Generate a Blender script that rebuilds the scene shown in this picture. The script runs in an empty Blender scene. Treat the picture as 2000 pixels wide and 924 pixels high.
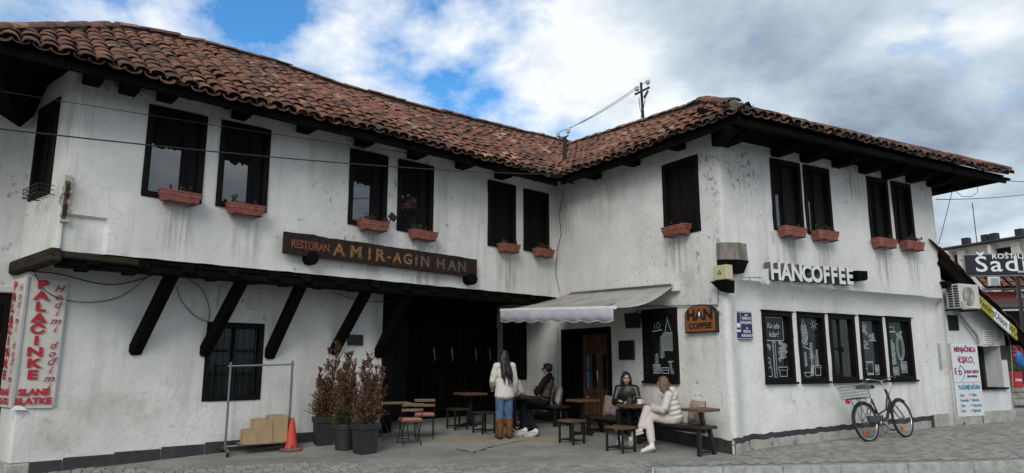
import bpy, bmesh, math, random
from math import sin, cos, pi, radians, tan, hypot, atan2
from mathutils import Vector, Matrix, noise

# ------------------------------------------------------------------ camera, sky, sun, exposure
S = bpy.context.scene
COL = S.collection
FPX, HZ, CAMH = 1380.0, 710.0, 1.4            # focal length and horizon in photo pixels, eye height in metres
PITCH = math.atan((HZ - 462) / FPX)
cd = bpy.data.cameras.new('camera'); cam = bpy.data.objects.new('camera', cd); COL.objects.link(cam)
cd.sensor_width = 36; cd.lens = FPX / 2000 * 36; cd.clip_start = .1; cd.clip_end = 1500
cam.location = (0, 0, CAMH); cam.rotation_euler = (pi / 2 + PITCH, 0, 0)
S.camera = cam
S.view_settings.view_transform = 'Standard'; S.view_settings.look = 'None'
S.view_settings.exposure = 0.22; S.view_settings.gamma = 1; S.view_settings.use_curve_mapping = False
S.cycles.max_bounces = 6; S.cycles.diffuse_bounces = 3; S.cycles.glossy_bounces = 3
S.cycles.transparent_max_bounces = 8
S.cycles.use_denoising = True

SUN_EL, SUN_AZ = radians(36), radians(193)     # azimuth clockwise from +Y
sd = bpy.data.lights.new('sun', 'SUN'); so = bpy.data.objects.new('sun', sd); COL.objects.link(so)
sd.energy = 1.5; sd.angle = radians(30); sd.color = (1, .945, .87)
so.rotation_euler = Vector((-sin(SUN_AZ) * cos(SUN_EL), -cos(SUN_AZ) * cos(SUN_EL), -sin(SUN_EL))).to_track_quat('-Z', 'Y').to_euler()
so.location = (0, -20, 30)

def pxdir(x, y):
    a = (x - 1000) / FPX; b = (462 - y) / FPX
    return Vector((a, cos(PITCH) - b * sin(PITCH), sin(PITCH) + b * cos(PITCH)))

W = bpy.data.worlds.new('World'); S.world = W; W.use_nodes = True
nt = W.node_tree; nt.nodes.clear(); N = nt.nodes.new; LK = nt.links.new
def wmath(op, a, b=None, c=None, clamp=False):
    n = N('ShaderNodeMath'); n.operation = op; n.use_clamp = clamp
    for i, v in enumerate((a, b, c)):
        if v is None: continue
        if isinstance(v, (int, float)): n.inputs[i].default_value = v
        else: LK(v, n.inputs[i])
    return n.outputs[0]
tc = N('ShaderNodeTexCoord'); sky = N('ShaderNodeTexSky'); sky.sky_type = 'NISHITA'; sky.sun_disc = False
sky.sun_elevation = SUN_EL; sky.sun_rotation = SUN_AZ; sky.air_density = 1.2; sky.dust_density = .3; sky.ozone_density = 3
sx = N('ShaderNodeSeparateXYZ'); LK(tc.outputs['Generated'], sx.inputs[0])
zz = wmath('ADD', wmath('MAXIMUM', sx.outputs[2], 0.0), .34)
cx = N('ShaderNodeCombineXYZ'); LK(wmath('DIVIDE', sx.outputs[0], zz), cx.inputs[0]); LK(wmath('DIVIDE', sx.outputs[1], zz), cx.inputs[1])
def wnoise(scale, detail, rough, off, dist=0.0):
    mp = N('ShaderNodeMapping'); mp.inputs['Location'].default_value = off; LK(cx.outputs[0], mp.inputs[0])
    n = N('ShaderNodeTexNoise'); n.inputs['Scale'].default_value = scale; n.inputs['Detail'].default_value = detail
    n.inputs['Roughness'].default_value = rough; n.inputs['Distortion'].default_value = dist
    LK(mp.outputs[0], n.inputs['Vector']); return n.outputs['Fac']
cover = wnoise(3.6, 10, .57, (3.3, 1.7, 0), .1)
shade = wnoise(2.5, 10, .55, (7.1, 2.2, 0), .08)
def blob(x, y, inner, outer, gain):            # thin spot in the cloud deck around a direction
    d = pxdir(x, y).normalized(); vm = N('ShaderNodeVectorMath'); vm.operation = 'DOT_PRODUCT'
    nrm = N('ShaderNodeVectorMath'); nrm.operation = 'NORMALIZE'; LK(tc.outputs['Generated'], nrm.inputs[0])
    LK(nrm.outputs[0], vm.inputs[0]); vm.inputs[1].default_value = d
    mr = N('ShaderNodeMapRange'); mr.interpolation_type = 'SMOOTHSTEP'
    mr.inputs['From Min'].default_value = cos(radians(outer)); mr.inputs['From Max'].default_value = cos(radians(inner))
    mr.inputs['To Min'].default_value = 0; mr.inputs['To Max'].default_value = gain
    LK(vm.outputs['Value'], mr.inputs['Value']); return mr.outputs[0]
thin = wmath('ADD', wmath('ADD', blob(890, 80, 1.5, 9, .30), blob(300, -10, 4, 14, .20)), blob(1045, 275, 0, 4, .16))
thin = wmath('ADD', thin, blob(620, 40, 1, 7, .06))
cov = wmath('ADD', wmath('SUBTRACT', cover, thin), .13)
cr = N('ShaderNodeValToRGB'); cr.color_ramp.elements[0].position = .37; cr.color_ramp.elements[1].position = .56
LK(cov, cr.inputs[0])
sh = N('ShaderNodeValToRGB'); e = sh.color_ramp.elements
e[0].position = .27; e[0].color = (.22, .28, .37, 1); e[1].position = .585; e[1].color = (.84, .875, .90, 1)
m = e.new(.48); m.color = (.54, .63, .71, 1)
LK(wmath('SUBTRACT', wmath('ADD', shade, blob(820, 120, 5, 30, .09)), blob(1930, 190, 4, 26, .10)), sh.inputs[0])
skym = N('ShaderNodeMix'); skym.data_type = 'RGBA'; skym.blend_type = 'MULTIPLY'; skym.inputs[0].default_value = 1
SKY_STRENGTH = .1
LK(sky.outputs[0], skym.inputs[6]); skym.inputs[7].default_value = (SKY_STRENGTH * .55, SKY_STRENGTH * 1.15, SKY_STRENGTH * 1.55, 1)
mixw = N('ShaderNodeMix'); mixw.data_type = 'RGBA'
LK(cr.outputs[0], mixw.inputs[0]); LK(skym.outputs[2], mixw.inputs[6]); LK(sh.outputs[0], mixw.inputs[7])
bg = N('ShaderNodeBackground'); bg.inputs[1].default_value = 1.0; LK(mixw.outputs[2], bg.inputs[0])
wo = N('ShaderNodeOutputWorld'); LK(bg.outputs[0], wo.inputs[0])

# ------------------------------------------------------------------ geometry helpers
def tag(o, label=None, cat=None, group=None, kind=None):
    if label: o['label'] = label
    if cat: o['category'] = cat
    if group: o['group'] = group
    if kind: o['kind'] = kind
    return o
def empty(name, loc=(0, 0, 0), label=None, cat=None, group=None, parent=None):
    o = bpy.data.objects.new(name, None); COL.objects.link(o); o.location = loc; o.empty_display_size = .2
    if parent: setp(o, parent)
    return tag(o, label, cat, group)
LOC = {}
def wloc(o):                                   # world location of an unrotated empty / mesh chain
    v = o.location.copy()
    while o.parent: o = o.parent; v += o.location
    return v
def setp(o, parent):
    o.parent = parent
class MB:
    def __init__(s, T=None): s.v = []; s.f = []; s.mi = []; s.T = T or Matrix.Identity(4)
    def add(s, vs, fs, mi=0, M=None):
        T = s.T @ M if M is not None else s.T
        b = len(s.v); s.v += [T @ Vector(p) for p in vs]; s.f += [tuple(i + b for i in f) for f in fs]; s.mi += [mi] * len(fs)
        return s
    def box(s, c, d, R=None, mi=0, bv=0):
        M = Matrix.Translation(c) @ (R.to_4x4() if R is not None else Matrix.Identity(4))
        x, y, z = d[0] / 2, d[1] / 2, d[2] / 2
        if not bv:
            return s.add([(a * x, b * y, e * z) for a in (-1, 1) for b in (-1, 1) for e in (-1, 1)],
                         [(0, 1, 3, 2), (4, 6, 7, 5), (0, 4, 5, 1), (2, 3, 7, 6), (0, 2, 6, 4), (1, 5, 7, 3)], mi, M)
        b_ = min(bv, x * .9, y * .9, z * .9)
        bm = bmesh.new(); bmesh.ops.create_cube(bm, size=1)
        for v in bm.verts: v.co = Vector((v.co.x * d[0], v.co.y * d[1], v.co.z * d[2]))
        bmesh.ops.bevel(bm, geom=bm.edges[:], offset=b_, segments=1, affect='EDGES')
        bm.verts.index_update()
        s.add([v.co for v in bm.verts], [[v.index for v in f.verts] for f in bm.faces], mi, M); bm.free(); return s
    def bar(s, p, q, w, h, mi=0, up=(0, 0, 1), bv=0):   # rectangular bar from p to q, w across, h along up
        p, q = Vector(p), Vector(q); z = (q - p); L = z.length
        if L < 1e-6: return s
        z.normalize(); x = z.cross(Vector(up))
        if x.length < 1e-4: x = z.cross(Vector((1, 0, 0)))
        x.normalize(); y = x.cross(z).normalized()
        return s.box((p + q) / 2, (w, h, L), Matrix((x, y, z)).transposed() if False else Matrix([[x[i], y[i], z[i]] for i in range(3)]), mi, bv)
    def tube(s, pts, r, n=6, mi=0, cap=True, closed=False, flat=1.0):
        pts = [Vector(p) for p in pts]; k = len(pts)
        rs = r if isinstance(r, (list, tuple)) else [r] * k
        vs = []; fs = []; a = None
        for i, p in enumerate(pts):
            if closed: t = pts[(i + 1) % k] - pts[i - 1]
            else: t = pts[min(i + 1, k - 1)] - pts[max(i - 1, 0)]
            if t.length < 1e-9: t = Vector((0, 0, 1))
            t.normalize()
            if a is None: a = t.cross(Vector((0, 0, 1)) if abs(t.z) < .9 else Vector((1, 0, 0)))
            a = (a - t * a.dot(t))
            if a.length < 1e-6: a = t.orthogonal()
            a.normalize(); b = t.cross(a)
            for j in range(n):
                an = 2 * pi * j / n; vs.append(p + a * cos(an) * rs[i] + b * sin(an) * rs[i] * flat)
        for i in range(k if closed else k - 1):
            i2 = (i + 1) % k
            for j in range(n):
                j2 = (j + 1) % n; fs.append((i * n + j, i * n + j2, i2 * n + j2, i2 * n + j))
        if cap and not closed: fs += [tuple(range(n - 1, -1, -1)), tuple((k - 1) * n + j for j in range(n))]
        return s.add(vs, fs, mi)
    def lathe(s, prof, n=16, M=None, mi=0, cap=True):   # prof: (r, z) pairs, about local z
        vs = []; fs = []; k = len(prof)
        for r, z in prof:
            for j in range(n): vs.append((r * cos(2 * pi * j / n), r * sin(2 * pi * j / n), z))
        for i in range(k - 1):
            for j in range(n):
                j2 = (j + 1) % n; fs.append((i * n + j, i * n + j2, (i + 1) * n + j2, (i + 1) * n + j))
        if cap: fs += [tuple(range(n - 1, -1, -1)), tuple((k - 1) * n + j for j in range(n))]
        return s.add(vs, fs, mi, M)
    def ell(s, c, r, R=None, n=14, k=9, mi=0):
        M = Matrix.Translation(c) @ (R.to_4x4() if R is not None else Matrix.Identity(4)) @ Matrix.Diagonal((r[0], r[1], r[2], 1))
        return s.lathe([(sin(pi * i / k) if 0 < i < k else .02, -cos(pi * i / k)) for i in range(k + 1)], n, M, mi)
    def cap(s, p, q, r1, r2, n=12, mi=0, flat=1.0):     # tapered capsule
        p, q = Vector(p), Vector(q); d = q - p; L = d.length
        d = d.normalized() if L > 1e-6 else Vector((0, 0, 1))
        M = Matrix.Translation(p) @ d.to_track_quat('Z', 'Y').to_matrix().to_4x4() @ Matrix.Diagonal((1, flat, 1, 1))
        pr = [(max(.02 * r1, r1 * sin(a)), -r1 * cos(a)) for a in (0, .5, 1.05)] + [(r1, 0), (r2, L)] + [(max(.02 * r2, r2 * cos(a)), L + r2 * sin(a)) for a in (.52, 1.07, pi / 2)]
        return s.lathe(pr, n, M, mi)
    def prism(s, poly, y0, y1, mi=0, M=None):           # polygon in local xz, extruded along y
        n = len(poly); vs = [(x, y0, z) for x, z in poly] + [(x, y1, z) for x, z in poly]
        fs = [tuple(range(n)), tuple(range(2 * n - 1, n - 1, -1))] + [(i, i + n, (i + 1) % n + n, (i + 1) % n) for i in range(n)]
        return s.add(vs, fs, mi, M)
    def mesh(s, name, mats, smooth=None):
        me = bpy.data.meshes.new(name); me.from_pydata([tuple(v) for v in s.v], [], s.f)
        for m_ in (mats if isinstance(mats, (list, tuple)) else [mats]): me.materials.append(m_)
        if any(s.mi): me.polygons.foreach_set('material_index', s.mi)
        if smooth:
            me.polygons.foreach_set('use_smooth', [True] * len(me.polygons))
            if smooth < 170: me.set_sharp_from_angle(angle=radians(smooth))
        me.update(); return me
    def build(s, name, mats, parent=None, smooth=None, local=False):
        # vertices are world coordinates unless local; children of an empty are shifted to the empty's base
        if parent is not None and not local:
            L = wloc(parent); s.v = [v - L for v in s.v]
        o = bpy.data.objects.new(name, s.mesh(name, mats, smooth)); COL.objects.link(o)
        if parent is not None: o.parent = parent
        return o
    def top(s, name, mats, base, label, cat, group=None, smooth=None):   # a thing that is one mesh, origin at its base
        b = Vector(base); s.v = [v - b for v in s.v]
        o = bpy.data.objects.new(name, s.mesh(name, mats, smooth)); COL.objects.link(o); o.location = b
        return tag(o, label, cat, group)
def copy_tree(o, parent=None):
    c = o.copy(); COL.objects.link(c); c.parent = parent
    for ch in list(o.children): copy_tree(ch, c)
    return c

FONT = None
def text(name, body, size, M, mat, parent=None, ext=.004, bold=0.0, shear=0, ax='CENTER', ay='CENTER', sx=1.0, space=1.0):
    """flat lettering: local x = reading direction, local y = up, local z = towards the reader"""
    cu = bpy.data.curves.new(name, 'FONT'); cu.body = body; cu.size = size; cu.extrude = ext; cu.offset = bold
    cu.shear = shear; cu.align_x = ax; cu.align_y = ay; cu.space_character = space; cu.resolution_u = 3
    tmp = bpy.data.objects.new(name, cu); me = bpy.data.meshes.new_from_object(tmp)
    bpy.data.objects.remove(tmp); bpy.data.curves.remove(cu)
    me.transform(M @ Matrix.Diagonal((sx, 1, 1, 1)))
    if parent is not None: me.transform(Matrix.Translation(-wloc(parent)))
    me.materials.clear(); me.materials.append(mat); me.name = name
    o = bpy.data.objects.new(name, me); COL.objects.link(o)
    if parent is not None: o.parent = parent
    return o

# photo pixel -> 3D helpers (used to measure where things really stand)
CAMP = Vector((0, 0, CAMH))
def hit(x, y, p0, n):
    r = pxdir(x, y); return CAMP + r * ((Vector(p0) - CAMP).dot(n) / r.dot(n))
def zg(x, y):                                  # the pavement rises towards the houses
    yy = min(max(y, 9.0), 14.6) if y < 14.6 else 14.6
    t = max(0.0, y - 14.6); yy += min(t, 3) * .25
    return .056 * (yy - 11.456)
def G(x, y):
    z = 0.0
    for _ in range(12):
        q = hit(x, y, (0, 0, z), Vector((0, 0, 1))); z = zg(q.x, q.y)
    return Vector((q.x, q.y, z))
class Fr:                                      # wall frame: u to the right, y into the wall, z up
    def __init__(s, o, d):
        s.o = Vector((o[0], o[1], 0)); s.d = Vector((d[0], d[1], 0)).normalized(); s.n = Vector((s.d.y, -s.d.x, 0))
        s.M = Matrix(((s.d.x, -s.n.x, 0, s.o.x), (s.d.y, -s.n.y, 0, s.o.y), (0, 0, 1, 0), (0, 0, 0, 1)))
    def p(s, u, y, z): return s.M @ Vector((u, y, z))
    def px(s, x, y, off=0.0):                  # photo pixel -> (u, z) on the plane `off` in front of the wall
        q = hit(x, y, s.o + s.n * off, s.n); return ((q - s.o).dot(s.d), q.z)
    def tm(s, u, y, z):                        # text matrix: reading along u, facing out
        return Matrix(((s.d.x, 0, s.n.x, 0), (s.d.y, 0, s.n.y, 0), (0, 1, 0, 0), (0, 0, 0, 1))).to_4x4() if False else \
            Matrix.Translation(s.p(u, y, z)) @ Matrix(((s.d.x, 0, s.n.x, 0), (s.d.y, 0, s.n.y, 0), (0, 1, 0, 0), (0, 0, 0, 1)))
def adir(a): return Vector((sin(radians(a)), cos(radians(a)), 0))
A_R, A_L, A_M = 61.005, 48.233, -32.696
Cc = hit(1434, 888, (0, 0, 0), Vector((0, 0, 1)))
nM = Vector((-adir(A_M).y, adir(A_M).x, 0))
Ii = hit(1085, 465, Cc, nM)
FL = Fr(Ii, adir(A_L)); FR = Fr(Cc, adir(A_R)); FM = Fr(Cc, -adir(A_M))
P0OFF = .95
FP = Fr(FL.o - FL.n * P0OFF, FL.d)             # ground-floor wall of the left wing, behind the jetty

# ------------------------------------------------------------------ materials
class NT:
    def __init__(s, name, col=(.5, .5, .5), rough=.8, spec=.5, metal=0):
        s.m = bpy.data.materials.new(name); s.m.use_nodes = True; s.t = s.m.node_tree; s.b = s.t.nodes['Principled BSDF']
        s.b.inputs['Base Color'].default_value = (*col, 1); s.b.inputs['Roughness'].default_value = rough
        s.b.inputs['Specular IOR Level'].default_value = spec; s.b.inputs['Metallic'].default_value = metal
        s.tc = s.t.nodes.new('ShaderNodeTexCoord')
    def n(s, typ, **kw):
        o = s.t.nodes.new(typ)
        for k, v in kw.items():
            if k.startswith('_'): setattr(o, k[1:], v)
            else: o.inputs[k.replace('__', ' ')].default_value = v
        return o
    def l(s, a, b): s.t.links.new(a, b)
    def noise(s, scale, detail=5, rough=.6, stretch=(1, 1, 1), loc=(0, 0, 0), world=True, dist=0):
        mp = s.n('ShaderNodeMapping'); mp.inputs['Scale'].default_value = stretch; mp.inputs['Location'].default_value = loc
        if world: g = s.n('ShaderNodeNewGeometry'); s.l(g.outputs['Position'], mp.inputs[0])
        else: s.l(s.tc.outputs['Object'], mp.inputs[0])
        o = s.n('ShaderNodeTexNoise', Scale=scale, Detail=detail, Roughness=rough, Distortion=dist); s.l(mp.outputs[0], o.inputs['Vector'])
        return o.outputs['Fac']
    def ramp(s, fac, stops):
        o = s.n('ShaderNodeValToRGB'); e = o.color_ramp.elements
        while len(e) < len(stops): e.new(.5)
        for i, (p, c) in enumerate(stops):
            e[i].position = p; e[i].color = (*c, 1) if isinstance(c, (tuple, list)) else (c, c, c, 1)
        s.l(fac, o.inputs[0]); return o.outputs[0]
    def mix(s, fac, a, b, mode='MIX'):
        o = s.n('ShaderNodeMix'); o.data_type = 'RGBA'; o.blend_type = mode
        for i, v in ((0, fac), (6, a), (7, b)):
            if isinstance(v, (int, float)): o.inputs[i].default_value = v
            elif isinstance(v, tuple): o.inputs[i].default_value = (*v, 1)
            else: s.l(v, o.inputs[i])
        return o.outputs[2]
    def math(s, op, a, b=0.0, clamp=False):
        o = s.n('ShaderNodeMath'); o.operation = op; o.use_clamp = clamp
        for i, v in ((0, a), (1, b)):
            if isinstance(v, (int, float)): o.inputs[i].default_value = v
            else: s.l(v, o.inputs[i])
        return o.outputs[0]
    def pos(s):
        g = s.n('ShaderNodeNewGeometry'); x = s.n('ShaderNodeSeparateXYZ'); s.l(g.outputs['Position'], x.inputs[0]); return x.outputs
    def col(s, c): s.l(c, s.b.inputs['Base Color']); return s
    def bump(s, h, strength=.4, dist=.02):
        o = s.n('ShaderNodeBump', Strength=strength, Distance=dist); s.l(h, o.inputs['Height']); s.l(o.outputs[0], s.b.inputs['Normal']); return s
    def rough(s, r): s.l(r, s.b.inputs['Roughness']); return s
def simple(name, col, rough=.7, var=.25, scale=12, bump=.15, spec=.4, metal=0, dist=.006, stretch=(1, 1, 1), detail=5):
    t = NT(name, col, rough, spec, metal)
    f = t.noise(scale, detail, .6, stretch, world=False)
    lo = tuple(c * (1 - var) for c in col); hi = tuple(min(1, c * (1 + var)) for c in col)
    t.col(t.ramp(f, [(.3, lo), (.7, hi)]))
    if bump: t.bump(f, bump, dist)
    return t.m

def plaster(name, base, tone=(1, 1, 1), mould=1.0, streak=.36, drips=(), moulds=(), browns=()):
    t = NT(name, base, .93, .2)
    big = t.noise(.55, 4, .55); med = t.noise(2.6, 6, .6); fine = t.noise(26, 6, .7)
    b = lambda k: tuple(base[i] * k * tone[i] for i in range(3))
    c = t.ramp(big, [(.3, b(.80)), (.55, b(1.0)), (.75, b(1.07))])
    c = t.mix(t.ramp(med, [(.35, .55), (.6, 0)]), c, b(.82))
    # rain streaks
    st = t.noise(3.2, 6, .62, (1.6, 1.6, .10), (4, 2, 0)); sm = t.noise(.45, 3, .5, (1, 1, 1.4), (9, 1, 3))
    c = t.mix(t.math('MULTIPLY', t.ramp(st, [(.50, 0), (.68, streak)]), t.ramp(sm, [(.38, 0), (.6, 1)])), c, (.29, .27, .225))
    # mould speckle
    sp = t.noise(9, 5, .66, (1, 1, .8), (2, 7, 1)); sm2 = t.noise(.38, 3, .5, (1, 1, 1), (1, 5, 8))
    c = t.mix(t.math('MULTIPLY', t.ramp(sp, [(.60, 0), (.70, .8 * mould)]), t.ramp(sm2, [(.46, 0), (.6, 1)])), c, (.10, .10, .09))
    # warm damp stains
    ws = t.noise(.8, 5, .6, (1, 1, .6), (12, 3, 5)); c = t.mix(t.ramp(ws, [(.58, 0), (.78, .4)]), c, (.42, .37, .28))
    # stains with a place of their own: drips below the window boxes, mould patches, brown damp
    def spots(lst):
        out = None; g_ = t.n('ShaderNodeNewGeometry')
        for p, rx, rz in lst:
            a_ = t.n('ShaderNodeVectorMath'); a_.operation = 'SUBTRACT'; t.l(g_.outputs['Position'], a_.inputs[0]); a_.inputs[1].default_value = p
            b_ = t.n('ShaderNodeVectorMath'); b_.operation = 'MULTIPLY'; t.l(a_.outputs[0], b_.inputs[0]); b_.inputs[1].default_value = (1 / rx, 1 / rx, 1 / rz)
            l_ = t.n('ShaderNodeVectorMath'); l_.operation = 'LENGTH'; t.l(b_.outputs[0], l_.inputs[0])
            m_ = t.n('ShaderNodeMapRange'); m_.interpolation_type = 'SMOOTHSTEP'; t.l(l_.outputs['Value'], m_.inputs['Value']); m_.inputs['From Min'].default_value = 1.0; m_.inputs['From Max'].default_value = .25
            out = m_.outputs[0] if out is None else t.math('MAXIMUM', out, m_.outputs[0])
        return out
    if drips:
        dn = t.noise(7, 6, .65, (1.6, 1.6, .07), (1, 9, 4)); c = t.mix(t.math('MULTIPLY', spots(drips), t.ramp(dn, [(.42, 0), (.62, .75)])), c, (.25, .225, .18))
    if moulds:
        mn = t.noise(13, 6, .7, (1, 1, .7), (3, 3, 7)); c = t.mix(t.math('MULTIPLY', spots(moulds), t.ramp(mn, [(.52, 0), (.62, .85)])), c, (.09, .09, .075))
    if browns:
        bn = t.noise(3.5, 6, .65, (1, 1, .8), (6, 2, 2)); c = t.mix(t.math('MULTIPLY', spots(browns), t.ramp(bn, [(.35, 0), (.65, .6)])), c, (.36, .31, .235))
    # hairline cracks
    vo = t.n('ShaderNodeTexVoronoi', Scale=.9); vo.feature = 'DISTANCE_TO_EDGE'
    g = t.n('ShaderNodeNewGeometry'); wv = t.n('ShaderNodeVectorMath'); wv.operation = 'ADD'
    nz = t.n('ShaderNodeTexNoise', Scale=3.0, Detail=5); t.l(g.outputs['Position'], nz.inputs['Vector'])
    t.l(g.outputs['Position'], wv.inputs[0]); t.l(nz.outputs['Color'], wv.inputs[1]); t.l(wv.outputs[0], vo.inputs['Vector'])
    cr = t.math('MULTIPLY', t.ramp(vo.outputs['Distance'], [(.0, .55), (.006, 0)]), t.ramp(big, [(.48, 0), (.6, 1)]))
    c = t.mix(cr, c, (.25, .24, .22))
    t.col(c)
    h = t.math('ADD', t.math('MULTIPLY', fine, .35), t.math('ADD', t.math('MULTIPLY', med, .8), t.noise(9, 4, .6)))
    t.bump(h, .55, .022)
    return t.m
def wp(fr, x, y): u_, z_ = fr.px(x, y); return tuple(fr.p(u_, 0, z_))
M_PLASTER = plaster('whitewashed_plaster', (.715, .71, .685),
    drips=[(wp(FL, x, y + 42), .36, .55) for x, y in ((350, 405), (478, 425), (728, 452), (824, 470), (993, 495))] + [(wp(FL, 835, 545), .5, .3)] + [(wp(FR, x, y + 35), .34, .5) for x, y in ((1549, 465), (1613, 472), (1728, 488), (1783, 492))] + [(wp(FR, 1670, 360), .5, .5), (wp(FL, 145, 250), .3, .8)],
    moulds=[(wp(FR, 1450, 330), .7, .75), (wp(FL, 240, 165), .5, .35), (wp(FR, 1440, 640), .18, .7), (wp(FR, 1660, 330), .35, .35)],
    browns=[(wp(FP, 230, 800), 1.0, .35), (wp(FP, 110, 850), .5, .4), (wp(FL, 130, 380), .35, .5), (wp(FP, 470, 600), .5, .3)])
M_PLASTER_M = plaster('whitewashed_plaster_court', (.715, .705, .675), mould=1.3, streak=.35, drips=[(wp(FM, 1321, 500), .36, .5), (wp(FM, 1110, 420), .4, .9)], moulds=[(wp(FM, 1405, 330), .75, .85), (wp(FM, 1420, 480), .4, .6), (wp(FM, 1395, 610), .25, .5)], browns=[(wp(FM, 1180, 390), .9, .7), (wp(FM, 1340, 545), .3, .3)])
M_PLASTER_H = plaster('whitewashed_plaster_office', (.69, .70, .71), mould=.5)

def wood(name, col, rough=.75, var=.5, scale=5, stretch=(1, 1, 1), gloss=.3, bump=.5):
    t = NT(name, col, rough, gloss)
    f = t.noise(scale, 7, .65, stretch, world=False); g = t.noise(scale * .3, 3, .5, world=False)
    lo = tuple(c * (1 - var) for c in col); hi = tuple(min(1, c * (1 + var)) for c in col)
    c = t.ramp(f, [(.3, lo), (.72, hi)]); t.col(t.mix(t.ramp(g, [(.4, .0), (.7, .5)]), c, lo)); t.bump(f, bump, .01)
    return t.m
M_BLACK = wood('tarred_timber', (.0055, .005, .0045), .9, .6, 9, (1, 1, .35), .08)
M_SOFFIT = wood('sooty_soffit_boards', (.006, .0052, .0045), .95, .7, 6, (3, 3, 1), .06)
M_WEATH = wood('weathered_grey_timber', (.22, .195, .165), .9, .5, 14, (1, 1, .2), .1)
M_OLDBEAM = wood('rotten_beam_wood', (.038, .029, .022), .92, .6, 12, (.3, .3, 1.6), .1, .8)
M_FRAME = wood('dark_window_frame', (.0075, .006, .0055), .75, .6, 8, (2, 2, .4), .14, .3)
M_DOORW = wood('varnished_door_wood', (.105, .045, .02), .45, .45, 10, (3, 3, .35), .5, .3)
M_TABLE = wood('worn_table_wood', (.12, .068, .035), .5, .5, 8, (.4, 2, 1), .45, .3)
M_SLAT = wood('chair_slat_wood', (.20, .145, .085), .6, .4, 10, (.3, 2, 2), .35, .3)
M_DARKT = wood('dark_bench_wood', (.035, .021, .014), .5, .5, 8, (.4, 2, 1), .45, .3)
M_SIGNW = wood('sign_board_wood', (.022, .012, .009), .7, .7, 10, (.25, 2, 1.4), .25, .8)
M_BLACKM = simple('black_painted_steel', (.012, .012, .013), .45, .3, 30, .05)
M_STEEL = simple('grey_steel_tube', (.28, .29, .30), .35, .15, 40, .03, .5, .9)
M_CHROME = simple('chrome', (.55, .55, .56), .18, .1, 30, .02, .5, 1)
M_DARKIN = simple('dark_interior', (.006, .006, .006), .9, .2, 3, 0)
def glass(name, col=(.008, .009, .010), rough=.03, spec=.9, ior=1.75):
    t = NT(name, col, rough, spec); t.b.inputs['IOR'].default_value = ior
    f = t.noise(1.7, 2, .5); t.bump(f, .03, .05)
    d = t.noise(6, 5, .7); t.col(t.ramp(d, [(.45, col), (.8, tuple(c * 3 + .004 for c in col))])); return t.m
M_GLASS = glass('window_glass'); M_GLASS_D = glass('shop_glass', (.008, .010, .011), .08, .35, 1.42)
M_TERRA = simple('terracotta_plastic', (.235, .075, .055), .65, .45, 9, .15)
M_SOIL = simple('potting_soil', (.03, .022, .016), .95, .5, 40, .6)
M_POT = simple('anthracite_pot', (.022, .023, .026), .65, .25, 10, .08)
M_ANTHR = simple('anthracite_plinth_paint', (.040, .039, .041), .85, .35, 6, .35)
t = NT('flaking_plinth', (.3, .3, .28), .95, .1)
f1 = t.noise(4.2, 7, .72); zf = t.pos()[2]
c = t.ramp(f1, [(.33, (.06, .056, .055)), (.37, (.07, .065, .063)), (.41, (.30, .29, .265)), (.55, (.40, .39, .36)), (.75, (.47, .46, .43))])
c = t.mix(t.ramp(t.noise(1.7, 5, .6), [(.55, 0), (.72, .6)]), c, (.14, .125, .11)); t.col(c); t.bump(f1, .9, .03)
M_FLAKE = t.m
M_CHALK = simple('white_chalk_marker', (.40, .45, .46), .9, .2, 60, 0)
M_CHALKB = simple('blue_chalk_marker', (.20, .30, .42), .9, .2, 60, 0)
M_WHITEP = simple('white_paint', (.72, .72, .72), .5, .06, 8, .03)
M_LETTER = simple('white_plastic_letter', (.66, .66, .64), .45, .1, 5, .03)
M_LETSIDE = simple('grimy_letter_side', (.10, .10, .10), .7, .4, 12, .1)
M_RED = simple('red_print', (.42, .018, .03), .55, .1, 9, 0)
M_CRIM = simple('crimson_print', (.30, .012, .07), .55, .1, 9, 0)
M_BLUEP = simple('blue_print', (.03, .22, .42), .55, .1, 9, 0)
M_NAVYP = simple('navy_print', (.02, .03, .16), .55, .1, 9, 0)
M_BLACKP = simple('black_print', (.012, .012, .014), .5, .1, 9, 0)
M_VINYL = simple('cream_vinyl_banner', (.58, .555, .50), .45, .12, 3, .12, dist=.03)
M_VINYLW = simple('white_vinyl_poster', (.66, .675, .68), .45, .08, 3, .1, dist=.02)
M_YELLOW = simple('yellow_sign_face', (.42, .36, .02), .5, .15, 3, .05)
M_CABLE = simple('black_cable', (.012, .012, .013), .6, .2, 20, 0)
M_RUST = simple('rusty_stone', (.13, .075, .045), .95, .6, 14, .8, dist=.03)
# ------------------------------------------------------------------ ground, pavement, kerb, road
rnd = random.Random(7)
t = NT('asphalt_apron', (.16, .155, .145), .95, .2)
f1 = t.noise(1.1, 6, .6); f2 = t.noise(45, 4, .7); f3 = t.noise(7, 6, .65)
c = t.ramp(f1, [(.3, (.18, .178, .165)), (.5, (.25, .246, .228)), (.72, (.31, .30, .275))])
c = t.mix(t.ramp(f3, [(.52, 0), (.7, .5)]), c, (.15, .146, .135))
c = t.mix(t.ramp(t.noise(.45, 5, .65, (1, 1.6, 1), (5, 1, 0)), [(.46, 0), (.62, .55)]), c, (.135, .13, .118))
c = t.mix(t.ramp(t.noise(2.2, 6, .7, (1, 1, 1), (2, 8, 0)), [(.60, 0), (.68, .5)]), c, (.10, .095, .085))
c = t.mix(t.ramp(f2, [(.5, 0), (.72, .35)]), c, (.40, .39, .36))
sep = t.pos()                                  # faded yellow paint left on the courtyard apron
dx = t.math('DIVIDE', t.math('SUBTRACT', sep[0], -.15), 1.55); dy = t.math('DIVIDE', t.math('SUBTRACT', sep[1], 12.95), .42)
rr = t.math('ADD', t.math('MULTIPLY', dx, dx), t.math('MULTIPLY', dy, dy))
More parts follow.
